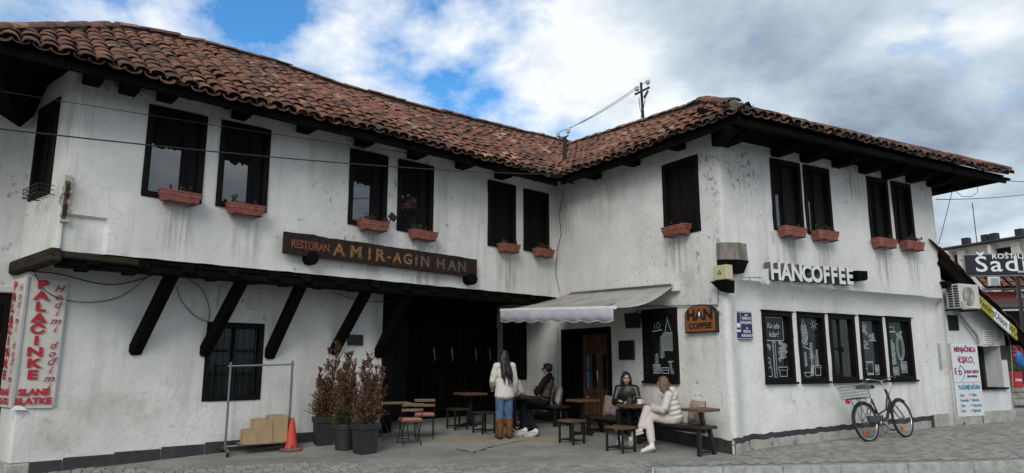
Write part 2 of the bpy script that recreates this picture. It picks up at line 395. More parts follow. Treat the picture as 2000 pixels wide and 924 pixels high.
ym = t.math('MULTIPLY', t.ramp(t.math('ADD', rr, t.math('MULTIPLY', t.math('SUBTRACT', f3, .5), 1.6)), [(.55, .42), (1.0, 0)]), t.ramp(f2, [(.3, .5), (.6, 1)]))
c = t.mix(ym, c, (.38, .29, .12))
t.col(c); t.bump(t.math('ADD', f2, t.math('MULTIPLY', f3, 1.5)), .6, .012); M_ASPH = t.m
t = NT('granite_setts', (.2, .195, .18), .9, .25)
at = t.n('ShaderNodeAttribute'); at.attribute_name = 'var'
c = t.ramp(at.outputs['Fac'], [(0, (.21, .206, .19)), (.5, (.275, .268, .248)), (1, (.345, .335, .31))])
fs_ = t.noise(38, 5, .7); c = t.mix(t.ramp(fs_, [(.45, 0), (.7, .45)]), c, (.15, .145, .13))
c = t.mix(t.ramp(t.noise(.9, 4, .6), [(.45, 0), (.7, .5)]), c, (.17, .165, .145)); t.col(c); t.bump(fs_, .5, .008); M_SETT = t.m
M_KERB = simple('kerb_stone', (.27, .27, .25), .9, .3, 9, .5, dist=.012)
M_ROAD = simple('road_asphalt', (.085, .085, .082), .95, .35, 30, .5, dist=.01)

xs = [-80, -50, -30, -20, -14] + [-10 + .5 * i for i in range(53)] + [18, 22, 30, 45, 80, 160, 400]
ys = [7.0, 7.6, 8.2, 8.6, 9.2] + [9.6 + .35 * i for i in range(30)] + [21, 24, 30, 45, 80, 160, 400]
# kerb line across the frame's foot
K1 = G(1310, 913); K2 = G(2000, 899); kd = (K2 - K1); kd.z = 0; kd.normalize(); kn = Vector((kd.y, -kd.x, 0))
def kpt(x):                                    # kerb line; left of the dropped kerb the paving runs on to the road
    s_ = (x - K1.x) / kd.x; return K1.y + kd.y * s_ - (2.6 * min(1, max(0, (K1.x - .3 - x) / .5)))
mb = MB(); idx = {}
for j, y in enumerate(ys):
    for i, x in enumerate(xs):
        yy = max(y, kpt(x) + .02) if j == 0 else max(y, kpt(x) + .02 + j * .01)
        idx[i, j] = len(mb.v); mb.v.append(Vector((x, yy, zg(x, yy) + .004 * noise.noise((x * 1.3, yy * 1.3, 0)))))
for j in range(len(ys) - 1):
    for i in range(len(xs) - 1): mb.f.append((idx[i, j], idx[i + 1, j], idx[i + 1, j + 1], idx[i, j + 1])); mb.mi.append(0)
tag(mb.build('pavement', M_ASPH, smooth=60), kind='structure')
# road below the kerb
mb = MB(); mb.add([(-200, -200, -.235), (400, -200, -.235), (400, kpt(400) + .1 if kpt(400) < 60 else 30, -.235), (-200, kpt(-200) + .1, -.235)], [(0, 1, 2, 3)])
tag(mb.build('road', M_ROAD), kind='structure')
kerb = empty('kerb', (K1.x, K1.y, zg(K1.x, K1.y))); tag(kerb, kind='structure')
s_ = -.25; ki = 0
while s_ < 9.5:
    L = rnd.uniform(.85, 1.25); a = K1 + kd * s_; b = K1 + kd * (s_ + L - .012)
    za = zg(a.x, a.y) + .012 + rnd.uniform(-.006, .006); zb = zg(b.x, b.y) + .012 + rnd.uniform(-.006, .006)
    mb = MB(); R = Matrix(((kd.x, -kn.x, 0), (kd.y, -kn.y, 0), (0, 0, 1)))
    c0 = (a + b) / 2 + kn * .0; zc = (za + zb) / 2
    mb.box((c0.x + kn.x * .06, c0.y + kn.y * .06, zc - .16), (L - .005, .16, .32), R @ Matrix.Rotation(-(zb - za) / L, 3, 'Y'), 0, .018)
    mb.build('kerb_stone', M_KERB, kerb); s_ += L; ki += 1
# granite setts laid in slightly waving rows over the strip by the kerb and beside the coffee house
import_rows = []
mb = MB(); var = []; bed = MB()
def sett(cx, cy, w, d, ang):
    z = zg(cx, cy) + .006 + rnd.uniform(-.003, .004); ca, sa = cos(ang), sin(ang)
    bed.add([(cx + a * (w / 2 + .006) * ca - b_ * (d / 2 + .006) * sa, cy + a * (w / 2 + .006) * sa + b_ * (d / 2 + .006) * ca, zg(cx + a * (w / 2 + .006) * ca - b_ * (d / 2 + .006) * sa, cy + a * (w / 2 + .006) * sa + b_ * (d / 2 + .006) * ca) + .006) for a, b_ in ((-1, -1), (1, -1), (1, 1), (-1, 1))], [(0, 1, 2, 3)])
    k = .88; h = .014 + rnd.uniform(-.004, .004)
    vs = []
    for (a, b_, zz_) in ((-1, -1, 0), (1, -1, 0), (1, 1, 0), (-1, 1, 0), (-k, -k, h), (k, -k, h), (k, k, h), (-k, k, h)):
        x_, y_ = a * w / 2 * rnd.uniform(.93, 1), b_ * d / 2 * rnd.uniform(.93, 1)
        px_, py_ = cx + x_ * ca - y_ * sa, cy + x_ * sa + y_ * ca
        vs.append((px_, py_, zg(px_, py_) + .001 + zz_ + (z - zg(cx, cy) - .006)))
    mb.add(vs, [(4, 5, 6, 7), (0, 1, 5, 4), (1, 2, 6, 5), (2, 3, 7, 6), (3, 0, 4, 7)]); v_ = rnd.random(); var.extend([v_] * 8)
ang0 = atan2(FR.d.y, FR.d.x)
d2 = Vector((FR.d.x, FR.d.y, 0)); n2 = Vector((FR.n.x, FR.n.y, 0))
row = 0; dist = .03 - .101 * 66
while dist < 4.6:                              # rows parallel to the coffee-house wall, walked outwards
    u = -14.5 + rnd.uniform(0, .1)
    while u < 12:
        w = rnd.uniform(.095, .15); p = FR.o + d2 * (u + w / 2) + n2 * (dist + .012 * sin(u * 1.7 + row))
        u += w + .010
        if p.y < kpt(p.x) + .10 or p.x < -8.5 or p.x > 12.5 or p.y > 16.5 or p.y < 8.7: continue
        if (u < .2 or dist < 0) and p.y > 10.75 + .3 * noise.noise((p.x * .5, 3, 1)) + .06 * p.x: continue
        sett(p.x, p.y, w, .088, ang0)
    dist += .101; row += 1
tag(bed.build('sett_joints', simple('dark_joint_sand', (.13, .125, .112), .95, .4, 20, .3)), 'dark sand in the joints between the granite setts', 'joint sand', kind='stuff')
o = mb.build('sett_paving', M_SETT); a = o.data.attributes.new('var', 'FLOAT', 'POINT'); a.data.foreach_set('value', var)
tag(o, 'grey granite setts laid in rows between kerb and houses', 'paving', kind='stuff')
# ragged crack across the apron
mb = MB(); pa = [G(x, y) for x, y in ((888, 876), (905, 881), (925, 884), (940, 880), (958, 874), (985, 868), (1010, 863), (1040, 858))]
path = []
for i in range(len(pa) - 1):
    for k in range(6):
        q = pa[i].lerp(pa[i + 1], k / 6); q += Vector((rnd.uniform(-.03, .03), rnd.uniform(-.03, .03), 0)); q.z = zg(q.x, q.y); path.append(q)
wd = [.006 + .05 * max(0, noise.noise((i * .35, 1, 2)) + .35) * (1 if i < 26 else .5) for i in range(len(path))]
vs = []; fs = []
for i, q in enumerate(path): vs += [(q.x, q.y - wd[i], q.z + .007), (q.x, q.y + wd[i], q.z + .007)]
fs = [(2 * i, 2 * i + 2, 2 * i + 3, 2 * i + 1) for i in range(len(path) - 1)]
mb.add(vs, fs)
tag(mb.build('pavement_crack', simple('crack_tar', (.02, .019, .018), .95, .3, 20, .3)), kind='structure')
M_WEED = simple('moss_and_weeds', (.055, .085, .025), .9, .5, 30, .2)
mb = MB()
for k in range(900):                           # weeds and moss at the foot of the kerb
    s_ = rnd.choice((1.0, 1.15, 2.6, 3.0, 3.1, 4.6, 4.8, 5.3, 6.4)) + rnd.gauss(0, .16); p = K1 + kd * s_ + kn * (.15 + abs(rnd.gauss(0, .02)))
    h = rnd.uniform(.01, .045); a_ = rnd.uniform(0, 6.28); w = .006
    mb.add([(p.x - w * cos(a_), p.y - w * sin(a_), -.233), (p.x + w * cos(a_), p.y + w * sin(a_), -.233), (p.x + rnd.uniform(-.02, .02), p.y + rnd.uniform(-.02, .02), -.233 + h + .03)], [(0, 1, 2)])
tag(mb.build('kerb_weeds', M_WEED), 'thin green weeds and moss along the kerb foot', 'weeds', kind='stuff')

mb = MB(); M_LIT = simple('pale_litter', (.5, .48, .43), .8, .3, 9, 0)
for k in range(70):                            # scraps of paper, leaves and cigarette ends
    x = rnd.uniform(-6, 8); y = rnd.uniform(max(kpt(x) + .15, 10.0), 13.6); s_ = rnd.uniform(.006, .022); a_ = rnd.uniform(0, 3.1)
    if y > 11.4 + (x - 3.4) * .5 and x > 3.3: continue
    z = zg(x, y) + .026; ca, sa = cos(a_), sin(a_)
    mb.add([(x + s_ * ca, y + s_ * sa, z), (x - s_ * .5 * sa, y + s_ * .5 * ca, z + s_ * .5), (x - s_ * ca, y - s_ * sa, z), (x + s_ * .5 * sa, y - s_ * .5 * ca, z)], [(0, 1, 2, 3)], k % 2)
tag(mb.build('litter', [M_LIT, simple('dead_leaf', (.12, .075, .035), .9, .3, 9, 0)]), 'tiny scraps and dead leaves scattered over the pavement', 'litter', kind='stuff')

# ------------------------------------------------------------------ the inn: walls
inn = empty('inn_building', (Ii.x, Ii.y, zg(Ii.x, Ii.y)), 'white plastered two-storey inn with dark timber and red tiled roofs', 'building')
def nz(u, z, s=0.0): return noise.noise((u * .9 + s, z * .9, s * 3.1)) * .6 + noise.noise((u * 2.7, z * 2.7 + s, s)) * .3 + noise.noise((u * 7, z * 7, s)) * .1
def wall(name, fr, u0, u1, z0, z1, holes=(), off=None, depth=.2, step=.16, mat=None, rl=.05, rr=.05, amp=.022, seed=0.0, parent=None, mats=None, zbot=None, ztop=None, ul=(), zl=()):
    def lines(a, b, ed, st):
        k = sorted(set([a, b] + [e_ for e_ in ed if a < e_ < b])); out = []
        for i in range(len(k) - 1):
            n_ = max(1, int(math.ceil((k[i + 1] - k[i]) / st))); out += [k[i] + (k[i + 1] - k[i]) * j / n_ for j in range(n_)]
        return out + [k[-1]]
    ed = [h[0] for h in holes] + [h[1] for h in holes]
    for r_, a, sg in ((rl, u0, 1), (rr, u1, -1)):
        if r_: ed += [a + sg * r_ * f_ for f_ in (.1, .3, .6, 1)]
    us = lines(u0, u1, ed + list(ul), step); zs = lines(z0, z1, [h[2] for h in holes] + [h[3] for h in holes] + list(zl), step)
    def pt(u, z, y=0.0):
        d_ = y
        if y == 0:
            e_ = min(1, min(u - u0, u1 - u) / .25); d_ -= amp * nz(u, z, seed) * max(0, e_)
            if rl and u - u0 < rl: t_ = 1 - (u - u0) / rl; d_ += rl * (1 - math.sqrt(max(0, 1 - t_ * t_)))
            if rr and u1 - u < rr: t_ = 1 - (u1 - u) / rr; d_ += rr * (1 - math.sqrt(max(0, 1 - t_ * t_)))
        if off: d_ += off(u, z)
        zz_ = z
        if zbot and z < z0 + .9: zz_ = z + (zbot(u) - z0) * (1 - (z - z0) / .9)
        if ztop and z > z1 - .5: zz_ = z + (ztop(u) - z1) * (1 - (z1 - z) / .5)
        return (u, d_, zz_)
    mb = MB(fr.M); ix = {}
    for j, z in enumerate(zs):
        for i, u in enumerate(us): ix[i, j] = len(mb.v); mb.add([pt(u, z)], [])
    for j in range(len(zs) - 1):
        for i in range(len(us) - 1):
            um, zm = (us[i] + us[i + 1]) / 2, (zs[j] + zs[j + 1]) / 2
            if any(h[0] < um < h[1] and h[2] < zm < h[3] for h in holes): continue
            mb.f.append((ix[i, j], ix[i + 1, j], ix[i + 1, j + 1], ix[i, j + 1])); mb.mi.append(0)
    for h in holes:
        dp = h[4] if len(h) > 4 else depth
        q = [pt(h[0], h[2]), pt(h[1], h[2]), pt(h[1], h[3]), pt(h[0], h[3])]; r_ = [(a[0], a[1] + dp, a[2]) for a in q]
        mb.add(q + r_, [(0, 4, 5, 1), (1, 5, 6, 2), (2, 6, 7, 3), (3, 7, 4, 0)])
    return mb.build(name, mats or mat, parent or inn, 40)

# measured openings (u0, u1, z0, z1) on each wall
L_WIN = [(-8.36, -7.55, 3.76, 5.11), (-7.32, -6.55, 3.77, 5.12), (-5.09, -4.34, 3.78, 5.12), (-4.10, -3.32, 3.79, 5.12), (-1.94, -1.20, 3.75, 5.10), (-.95, -.22, 3.76, 5.08)]
M_WIN = [(-1.30, -.46, 3.64, 4.97)]
R_WIN = [(1.24, 2.0, 3.70, 4.97), (2.10, 2.80, 3.70, 4.97), (3.92, 4.56, 3.74, 4.99), (4.70, 5.32, 3.76, 4.99)]
P_WIN = [(-6.99, -6.07, .82, 2.05)]
M_LOW = [(-1.95, -1.10, 1.10, 2.36)]
R_LOW = []
for xa, xb in ((1493, 1550), (1562, 1614), (1624, 1673), (1683, 1727), (1736, 1783)):
    a = FR.px(xa, 680, -.2)[0]; b = FR.px(xb, 680, -.2)[0]; R_LOW.append((a, b, 1.10, 2.28))
M_DOOR = (-4.46, -2.86, .06, 2.10, .5)
M_BACKW = (-6.78, -5.80, 1.05, 2.42, .16)

JB = 2.84                                      # underside of the jetty's white wall
pu1, pz1 = FL.px(214, 430)                     # a shallow sunk panel at the jetty's foot
def sunk(u, z): return .05 * min(1, max(0, (pu1 - u) / .05)) * min(1, max(0, (pz1 - z) / .04))
wall('wall', FL, -9.33, .06, JB - .03, 5.72, L_WIN, mat=M_PLASTER, rl=.06, rr=0, seed=1.0, amp=.03, off=sunk, ul=(pu1, pu1 - .05, pu1 - .025), zl=(pz1, pz1 - .04),
     zbot=lambda u: JB - .02 + .05 * (-u / 9.3) + .012 * noise.noise((u * 4, 0, 0)))
# end wall of the jetty, turning back to the left
ed = -adir(-50.3); FE = Fr(FL.p(-9.33, 0, 0) - ed * 0, ed)
def elen(x, y): return FE.px(x, y)[0]
EU = elen(52, 340)                             # negative: how far the end wall runs back
ewin = (FE.px(70, 290)[0], FE.px(108, 290)[0], FE.px(70, 385)[1] - .02, FE.px(105, 200)[1])
wall('wall', FE, EU, 0, JB - .02, 5.72, [(*ewin, .15)], mat=M_PLASTER, rl=0, rr=.06, seed=2.0, amp=.015)
FB = Fr(FE.p(EU, 0, 0), FL.d)                  # recessed wall further left
wall('wall', FB, -9, .02, -.3, 5.72, [], mat=M_PLASTER, rl=0, rr=0, seed=3.0)
# ground-floor wall of the left wing, and its return on the left
PU0 = FP.px(43, 665)[0]
PASS = -3.72                                   # left edge of the passage opening
wall('wall', FP, PU0, PASS, -.35, JB + .05, P_WIN, mat=M_PLASTER, rl=.05, rr=.03, seed=4.0)
FPE = Fr(FP.p(PU0, 0, 0), ed)
wall('wall', FPE, -3.2, 0, -.35, JB + .05, [], mat=M_PLASTER, rl=0, rr=.05, seed=5.0, amp=.012)
# courtyard wall of the coffee house (runs on into the passage)
MU0 = -7.45
wall('wall', FM, MU0, 0, -.3, 5.6, M_WIN + [(*M_LOW[0], .16), M_DOOR, M_BACKW], mat=M_PLASTER_M, rl=0, rr=.07, seed=6.0, amp=.03)
# street wall of the coffee house: upper storey jutting over a cove
def cove(u, z):
    k = min(1, max(0, (u - .02) / .55)); k = k * k * (3 - 2 * k)
    lip = 2.745 - .007 * u + .02 * noise.noise((u * .9, 3, 0)) + .03 * (1 - min(1, max(0, u / 1.3))) ** 2
    g = min(1, max(0, (lip - z) / .34)); g = math.sqrt(max(0, 1 - (1 - g) ** 2)) if g < 1 else 1
    return .215 * k * g
RU1 = 6.13
zl = [2.33 + .018 * i for i in range(27)]
holesR = [(*h,) for h in R_WIN] + [(*h, .10) for h in R_LOW]
def wallR():
    fake = holesR
    o = wall('wall', FR, 0, RU1, -.3, 5.7, fake, off=cove, mat=M_PLASTER, rl=.07, rr=.06, seed=8.0, amp=.03, step=.07, zl=zl)
    return o
wallR()
FX = Fr(FR.p(RU1, 0, 0), -FR.n)                # far return of the coffee house
wall('wall', FX, 0, 5, -.3, 5.3, [], mat=M_PLASTER, rl=.06, rr=0, seed=9.0)
# plinths
mb = MB(FP.M)
n_ = 9
for i in range(n_):
    a = PU0 + .0 + (PASS - PU0) * i / n_; b = PU0 + (PASS - PU0) * (i + 1) / n_ - .008; mid = FP.p((a + b) / 2, 0, 0); zt = zg(mid.x, mid.y) + .17 + .01 * noise.noise((i * 3., 0, 0))
    m2 = MB(FP.M); m2.box(((a + b) / 2, .012, zt - .25), (b - a, .07, .5), None, 0, .008); m2.build('plinth', M_ANTHR, inn)
pil = FP.px(57, 905)[0]                        # corner pillar, a little proud of the wall, with a flaking foot
m2 = MB(FP.M); m2.box(((PU0 + pil) / 2 + .012, .038, 1.22), (pil - PU0 - .03, .09, 3.0), None, 0, .012); m2.build('corner_pillar', M_PLASTER, inn)
m2 = MB(FP.M); m2.box(((PU0 + pil) / 2 - .012, .012, -.12), (pil - PU0 + .03, .11, .40), None, 0, .02); m2.build('plinth', M_FLAKE, inn)
m2 = MB(FPE.M); m2.box((-.9, .012, -.1), (1.75, .07, .42), None, 0, .01); m2.build('plinth', M_FLAKE, inn)
def plinth(fr, a, b, h, mat, y=.0, dz=0, off=None):
    mbp = MB(fr.M); k = max(2, int((b - a) / .06)); vs = []; fs = []
    for i in range(k + 1):
        u = a + (b - a) * i / k; q = fr.p(u, 0, 0); z = zg(q.x, q.y); o_ = (off(u, .3) if off else 0) + y
        hh = z + h + .03 * noise.noise((u * 5, dz, 0)) + .015 * noise.noise((u * 19, dz, 1)) + dz
        vs += [(u, o_ - .028, z - .3), (u, o_ - .028 + .004 * noise.noise((u * 9, 1, 0)), hh), (u, o_ + .06, hh + .004)]
        if i: c_ = 3 * i; fs += [(c_ - 3, c_, c_ + 1, c_ - 2), (c_ - 2, c_ + 1, c_ + 2, c_ - 1)]
    mbp.add(vs, fs); return mbp.build('plinth', mat, inn, 40)
plinth(FM, -2.7, -.01, .21, M_ANTHR); plinth(FM, MU0, -4.5, .2, M_ANTHR)
plinth(FR, .0, RU1 - .02, .235, M_ANTHR, off=cove); plinth(FR, .0, RU1 - .6, .15, M_FLAKE, y=-.012, off=cove)

# ------------------------------------------------------------------ windows and doors
M_DARKREFL = simple('dark_reflection_matt', (.008, .0075, .007), .95, .3, 20, .1, .1)  # near-black matt colour imitating the dark reflection in the upper panes
def window(fr, w, style, label=None, oy=0.0, fw=.075, lintel=False, sill=False, parent=inn, proud=.025, dark_refl=0):
    u0, u1, z0, z1 = w[:4]; L = fr.p((u0 + u1) / 2, oy, z0)
    e = bpy.data.objects.new('window', None); COL.objects.link(e); e.parent = parent; e.location = L - wloc(parent)
    if label: e['label'] = label
    mb = MB(fr.M); y0 = oy - proud; dp = .13
    for (a, b, c_, d_) in ((u0 - .012, u0 + fw, z0 - .01, z1 + .01), (u1 - fw, u1 + .012, z0 - .01, z1 + .01)):
        mb.box(((a + b) / 2, y0 + dp / 2, (c_ + d_) / 2), (b - a, dp, d_ - c_), None, 0, .006)
    for (c_, d_) in ((z0 - .012, z0 + fw), (z1 - fw * 1.15, z1 + .012)):
        mb.box(((u0 + u1) / 2, y0 + dp / 2 - .003, (c_ + d_) / 2), (u1 - u0 - 2 * fw + .01, dp, d_ - c_), None, 0, .006)
    mb.build('frame', M_FRAME, e)
    iu0, iu1, iz0, iz1 = u0 + fw, u1 - fw, z0 + fw, z1 - fw * 1.15; py = oy + .075
    def pane(a, b, c_, d_, y, mat=M_GLASS, tilt=0.0, nm='pane'):
        m_ = MB(fr.M); R = Matrix.Rotation(tilt, 3, 'Z')
        m_.box(((a + b) / 2, y, (c_ + d_) / 2), (b - a, .008, d_ - c_), R); return m_.build(nm, mat, e)
    def bars(lst, y, th=.03, nm='glazing_bar', mat=M_FRAME):
        for a, b, c_, d_ in lst:
            m_ = MB(fr.M); m_.box(((a + b) / 2, y, (c_ + d_) / 2), (b - a, th, d_ - c_), None, 0, .004); m_.build(nm, mat, e)
    if style == 'casement':                    # broad pane left, narrow dark casement right
        m_u = iu0 + (iu1 - iu0) * .70
        pane(iu0 - .01, m_u, iz0 - .01, iz1 + .01, py, tilt=rnd.uniform(-.012, .012)); pane(m_u, iu1 + .01, iz0 - .01, iz1 + .01, py + .03, M_DARKIN, 0, 'shutter')
        bars([(m_u - .025, m_u + .03, iz0 - .01, iz1 + .01)], py - .02, .06, 'mullion')
    elif style == 'left_pane':
        m_u = iu0 + (iu1 - iu0) * .42
        pane(iu0 - .01, m_u, iz0 - .01, iz1 + .01, py + .01, tilt=rnd.uniform(-.01, .01)); pane(m_u, iu1 + .01, iz0 - .01, iz1 + .01, py + .03, M_DARKIN, 0, 'shutter')
        bars([(m_u - .02, m_u + .03, iz0 - .01, iz1 + .01)], py - .015, .06, 'mullion')
    elif style == 'shutter':
        pane(iu0 - .01, iu1 + .01, iz0 - .01, iz1 + .01, py, M_FRAME, 0, 'shutter')
        m_u = iu0 + (iu1 - iu0) * .35
        bars([(m_u - .02, m_u + .02, iz0, iz1), (m_u + .02, iu1, iz1 - .05, iz1), (m_u + .02, iu1, iz0, iz0 + .05)], py - .012, .03, 'rail')
    elif style == 'grid':
        pane(iu0 - .01, iu1 + .01, iz0 - .01, iz1 + .01, py + .02, M_GLASS_D)
        du = (iu1 - iu0); dz = iz1 - iz0
        bars([(iu0 + du * .47, iu0 + du * .53, iz0, iz1), (iu0, iu1, iz0 + dz * .30, iz0 + dz * .34), (iu0, iu1, iz0 + dz * .64, iz0 + dz * .68)], py - .01, .05)
        for k in range(7):
            m_ = MB(fr.M); uu = iu0 + du * (k + .5) / 7; m_.tube([(uu, oy - .012, iz0), (uu, oy - .012, iz1)], .007, 5); m_.build('iron_bar', M_BLACKM, e)
    elif style == 'shop':
        pane(iu0 - .01, iu1 + .01, iz0 - .01, iz1 + .01, py, M_GLASS_D)
    elif style == 'open':
        m_u = iu0 + (iu1 - iu0) * .55
        pane(iu0 - .01, iu1 + .01, iz0 - .01, iz1 + .01, py + .2, M_DARKIN, 0, 'dark_room')
        pane(iu0 + .03, m_u - .02, iz0 + .03, iz1 - .02, py + .02, M_GLASS_D)
        bars([(iu0, iu0 + .035, iz0, iz1), (m_u - .03, m_u + .01, iz0, iz1), (iu0, m_u, iz0 + (iz1 - iz0) * .47, iz0 + (iz1 - iz0) * .47 + .025), (iu0, m_u, iz0, iz0 + .04)], py + .01, .035, 'sash')
        m_ = MB(fr.M); m_.box((m_u + .02, py - .02, iz0 + (iz1 - iz0) * .47), (.015, .05, .09), None, 0, .004); m_.build('handle', M_BLACKM, e)
        m_ = MB(fr.M); m_.add([(m_u + .01, py + .02, iz0), (iu1 - .01, py + .2, iz0), (iu1 - .01, py + .2, iz1), (m_u + .01, py + .02, iz1)], [(0, 1, 2, 3)]); m_.build('open_casement', M_FRAME, e)
    if style in ('casement', 'left_pane') and dark_refl:
        a, b = iu0 - .005, m_u - .02; zb = iz1 - (iz1 - iz0) * dark_refl; n_ = 12; gb = random.Random(int(u0 * 1000))
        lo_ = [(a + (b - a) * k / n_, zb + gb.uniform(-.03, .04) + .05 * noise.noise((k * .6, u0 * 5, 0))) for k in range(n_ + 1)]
        m_ = MB(fr.M); m_.prism(lo_ + [(b, iz1 + .01), (a, iz1 + .01)], py - .022, py - .016); m_.build('dark_reflection_sheet', M_DARKREFL, e)  # added ragged sheet before the glass, standing in for its dark upper reflection
    if lintel:
        m_ = MB(fr.M); m_.prism([(u0 - .03, z1 + .005), (u1 + .03, z1 - .003), (u1 + .035, z1 + .02), (u0 - .03, z1 + .03)], y0 - .03, y0 + .05); m_.build('drip_board', M_FRAME, e)
    if sill:
        m_ = MB(fr.M); m_.box(((u0 + u1) / 2, y0 - .01, z0 - .03), (u1 - u0 + .04, .08, .04), None, 0, .006); m_.build('sill', M_FRAME, e)
    return e, (iu0, iu1, iz0, iz1, py)
for i, w in enumerate(L_WIN): window(FL, w, 'casement' if i < 4 else 'shutter', dark_refl=(.42, .46, .42, .47, 0, 0)[i])
window(FE, ewin, 'shutter', fw=.05)
window(FM, M_WIN[0], 'shutter')
for w in R_WIN: window(FR, w, 'left_pane', fw=.06, dark_refl=.48)
window(FP, P_WIN[0], 'grid', 'dark ground-floor window with iron bars', fw=.07)
window(FM, M_BACKW, 'grid', fw=.07)
shopM = window(FM, M_LOW[0], 'shop', 'tall window with chalk drawing beside the door', fw=.10, sill=True)
shopR = [window(FR, w, 'open' if i == 2 else 'shop', oy=.215, fw=.06, lintel=True, sill=True) for i, w in enumerate(R_LOW)]

# chalk drawings: poly-lines in pane coordinates (0..1 each way)
def chalk(e, fr, box, strokes, wd=.009, mat=M_CHALK):
    iu0, iu1, iz0, iz1, py = box; mb = MB(fr.M)
    for st in strokes:
        w_ = wd
        if isinstance(st[0], (int, float)): w_ = st[0]; st = st[1:]
        pts = [(iu0 + (iu1 - iu0) * a, py - .009, iz0 + (iz1 - iz0) * b) for a, b in st]
        for i in range(len(pts) - 1):
            p, q = Vector(pts[i]), Vector(pts[i + 1]); d_ = q - p
            if d_.length < 1e-5: continue
            n_ = Vector((-d_.z, 0, d_.x)).normalized() * w_ / 2; k_ = d_.normalized() * w_ * .3
            mb.add([p - n_ - k_, q - n_ + k_, q + n_ + k_, p + n_ - k_], [(0, 1, 2, 3)])
    o = mb.build('chalk_drawing', mat, e); o['kind'] = 'stuff'; return o
def circ(cx_, cy_, rx, ry, n=12, a0=0, a1=6.2832): return [(cx_ + rx * cos(a0 + (a1 - a0) * i / n), cy_ + ry * sin(a0 + (a1 - a0) * i / n)) for i in range(n + 1)]
def rect(a, b, c_, d_): return [(a, c_), (b, c_), (b, d_), (a, d_), (a, c_)]
def scrib(a, b, c_, d_, n, r_):               # curly foliage scribble
    g = random.Random(r_); p1, p2 = g.uniform(0, 6), g.uniform(0, 6); out = []; N_ = n * 5
    for i in range(N_ + 1):
        t_ = i / N_; w_ = (b - a) / 2; out.append(((a + b) / 2 + w_ * .62 * sin(t_ * n * .75 + p1) + w_ * .34 * cos(t_ * n * 4.2 + p2), c_ + (d_ - c_) * t_ + .022 * sin(t_ * n * 4.2 + p2)))
    return out
def hatch(a, b, c_, d_, n): return [p for i in range(n) for p in ((a + (b - a) * i / n, c_), (a + (b - a) * (i + .5) / n, d_))]
def leafy(cx_, c_, d_, w_, n, s_):            # stem with paired almond leaves
    out = [[.007, (cx_, c_), (cx_ + .015, (c_ + d_) / 2), (cx_, d_)]]; st = (d_ - c_) / n
    for i in range(n):
        for q in (-1, 1):
            z_ = c_ + st * (i + (.25 if q > 0 else 0)); k = w_ * (1 - .4 * i / n)
            out.append([.007, (cx_, z_), (cx_ + q * k * .5, z_ + st * .2), (cx_ + q * k, z_ + st * .75), (cx_ + q * k * .35, z_ + st * .7), (cx_, z_)])
    return out
D = [[], [], [], []]
D[0] = [rect(.06, .86, .60, .98), rect(.40, .50, .0, .58), [.006, (.43, 0), (.43, .58)], rect(.08, .30, .02, .16), rect(.12, .26, .16, .24), circ(.19, .28, .08, .04), rect(.62, .92, .02, .12), rect(.58, .96, .12, .17),
        *leafy(.80, .30, .56, .14, 6, 1), scrib(.62, 1.0, .42, .58, 14, 3), scrib(.60, .78, .28, .40, 9, 5), [.014, (.62, .42), (.98, .42)], *[[(.3, .52 - .02 * k), (.12 + .04 * k, .54 - .03 * k)] for k in range(4)]]
D[1] = [[(.30, .99), (.22, .86), (.38, .86), (.30, .99)], *[scrib(.18, .44, .56, .86, 22, 10 + k) for k in range(4)], circ(.31, .70, .15, .14), [.014, (.2, .52), (.36, .49), (.55, .46), (.55, .1)], circ(.78, .90, .06, .04),
        *[[(.78 + .09 * cos(a), .90 + .06 * sin(a)), (.78 + .15 * cos(a), .90 + .1 * sin(a))] for a in (0, .8, 1.6, 2.4, 3.1, 3.9, 4.7, 5.5)], *leafy(.58, .30, .58, .1, 6, 1), *leafy(.30, .18, .42, .06, 7, 1), *leafy(.82, .18, .46, .07, 7, 1),
        rect(.70, .94, .03, .16), rect(.66, .98, .16, .19), circ(.36, .08, .14, .08, 10, 3.1416, 6.2832), [(.2, .08), (.52, .08)], hatch(.5, .64, .02, .2, 5), [(.62, .18), (.62, .40)], [(.74, .18), (.72, .36)]]
D[2] = [scrib(.1, .48, .76, .94, 12, 21), scrib(.12, .42, .8, .96, 10, 22), scrib(.5, .86, .66, .76, 12, 23), [.014, (.5, .64), (.9, .64)], [.014, (.1, .50), (.5, .50)], scrib(.14, .46, .51, .63, 8, 24), rect(.30, .62, .03, .24), [(.24, .26), (.66, .26)], rect(.74, .94, .03, .2), hatch(.74, .94, .05, .2, 4), [.02, (.3, .05), (.62, .05)], [(.15, .13), (.3, .14)]]
D[3] = [rect(.12, .42, .82, .90), [.016, (.12, .81), (.5, .81)], *[circ(.66, .52, .20 - .05 * k, .24 - .02 * k) for k in range(3)], scrib(.5, .82, .70, .82, 12, 31), *leafy(.24, .22, .66, .12, 9, 1), *leafy(.30, .22, .50, .1, 7, 1), *[scrib(.14, .4, .22, .6, 20, 32 + k) for k in range(2)], rect(.14, .48, .02, .16), hatch(.14, .48, .02, .16, 6), rect(.62, .90, .06, .26), hatch(.62, .9, .06, .26, 5)]
for k, i in enumerate((0, 1, 3, 4)):
    chalk(shopR[i][0], FR, shopR[i][1], D[k], .011)
b_ = shopR[0][1]
for s_, zf_ in (('Ko aže', .84), ('kdar?', .70)):
    o = text('chalk_lettering', s_, .135, FR.tm(b_[0] + (b_[1] - b_[0]) * .46, b_[4] - .010, b_[2] + (b_[3] - b_[2]) * zf_), M_CHALK, None, .001, 0, .25, sx=.82)
    o.parent = shopR[0][0]; o.data.transform(Matrix.Translation(-wloc(shopR[0][0])))
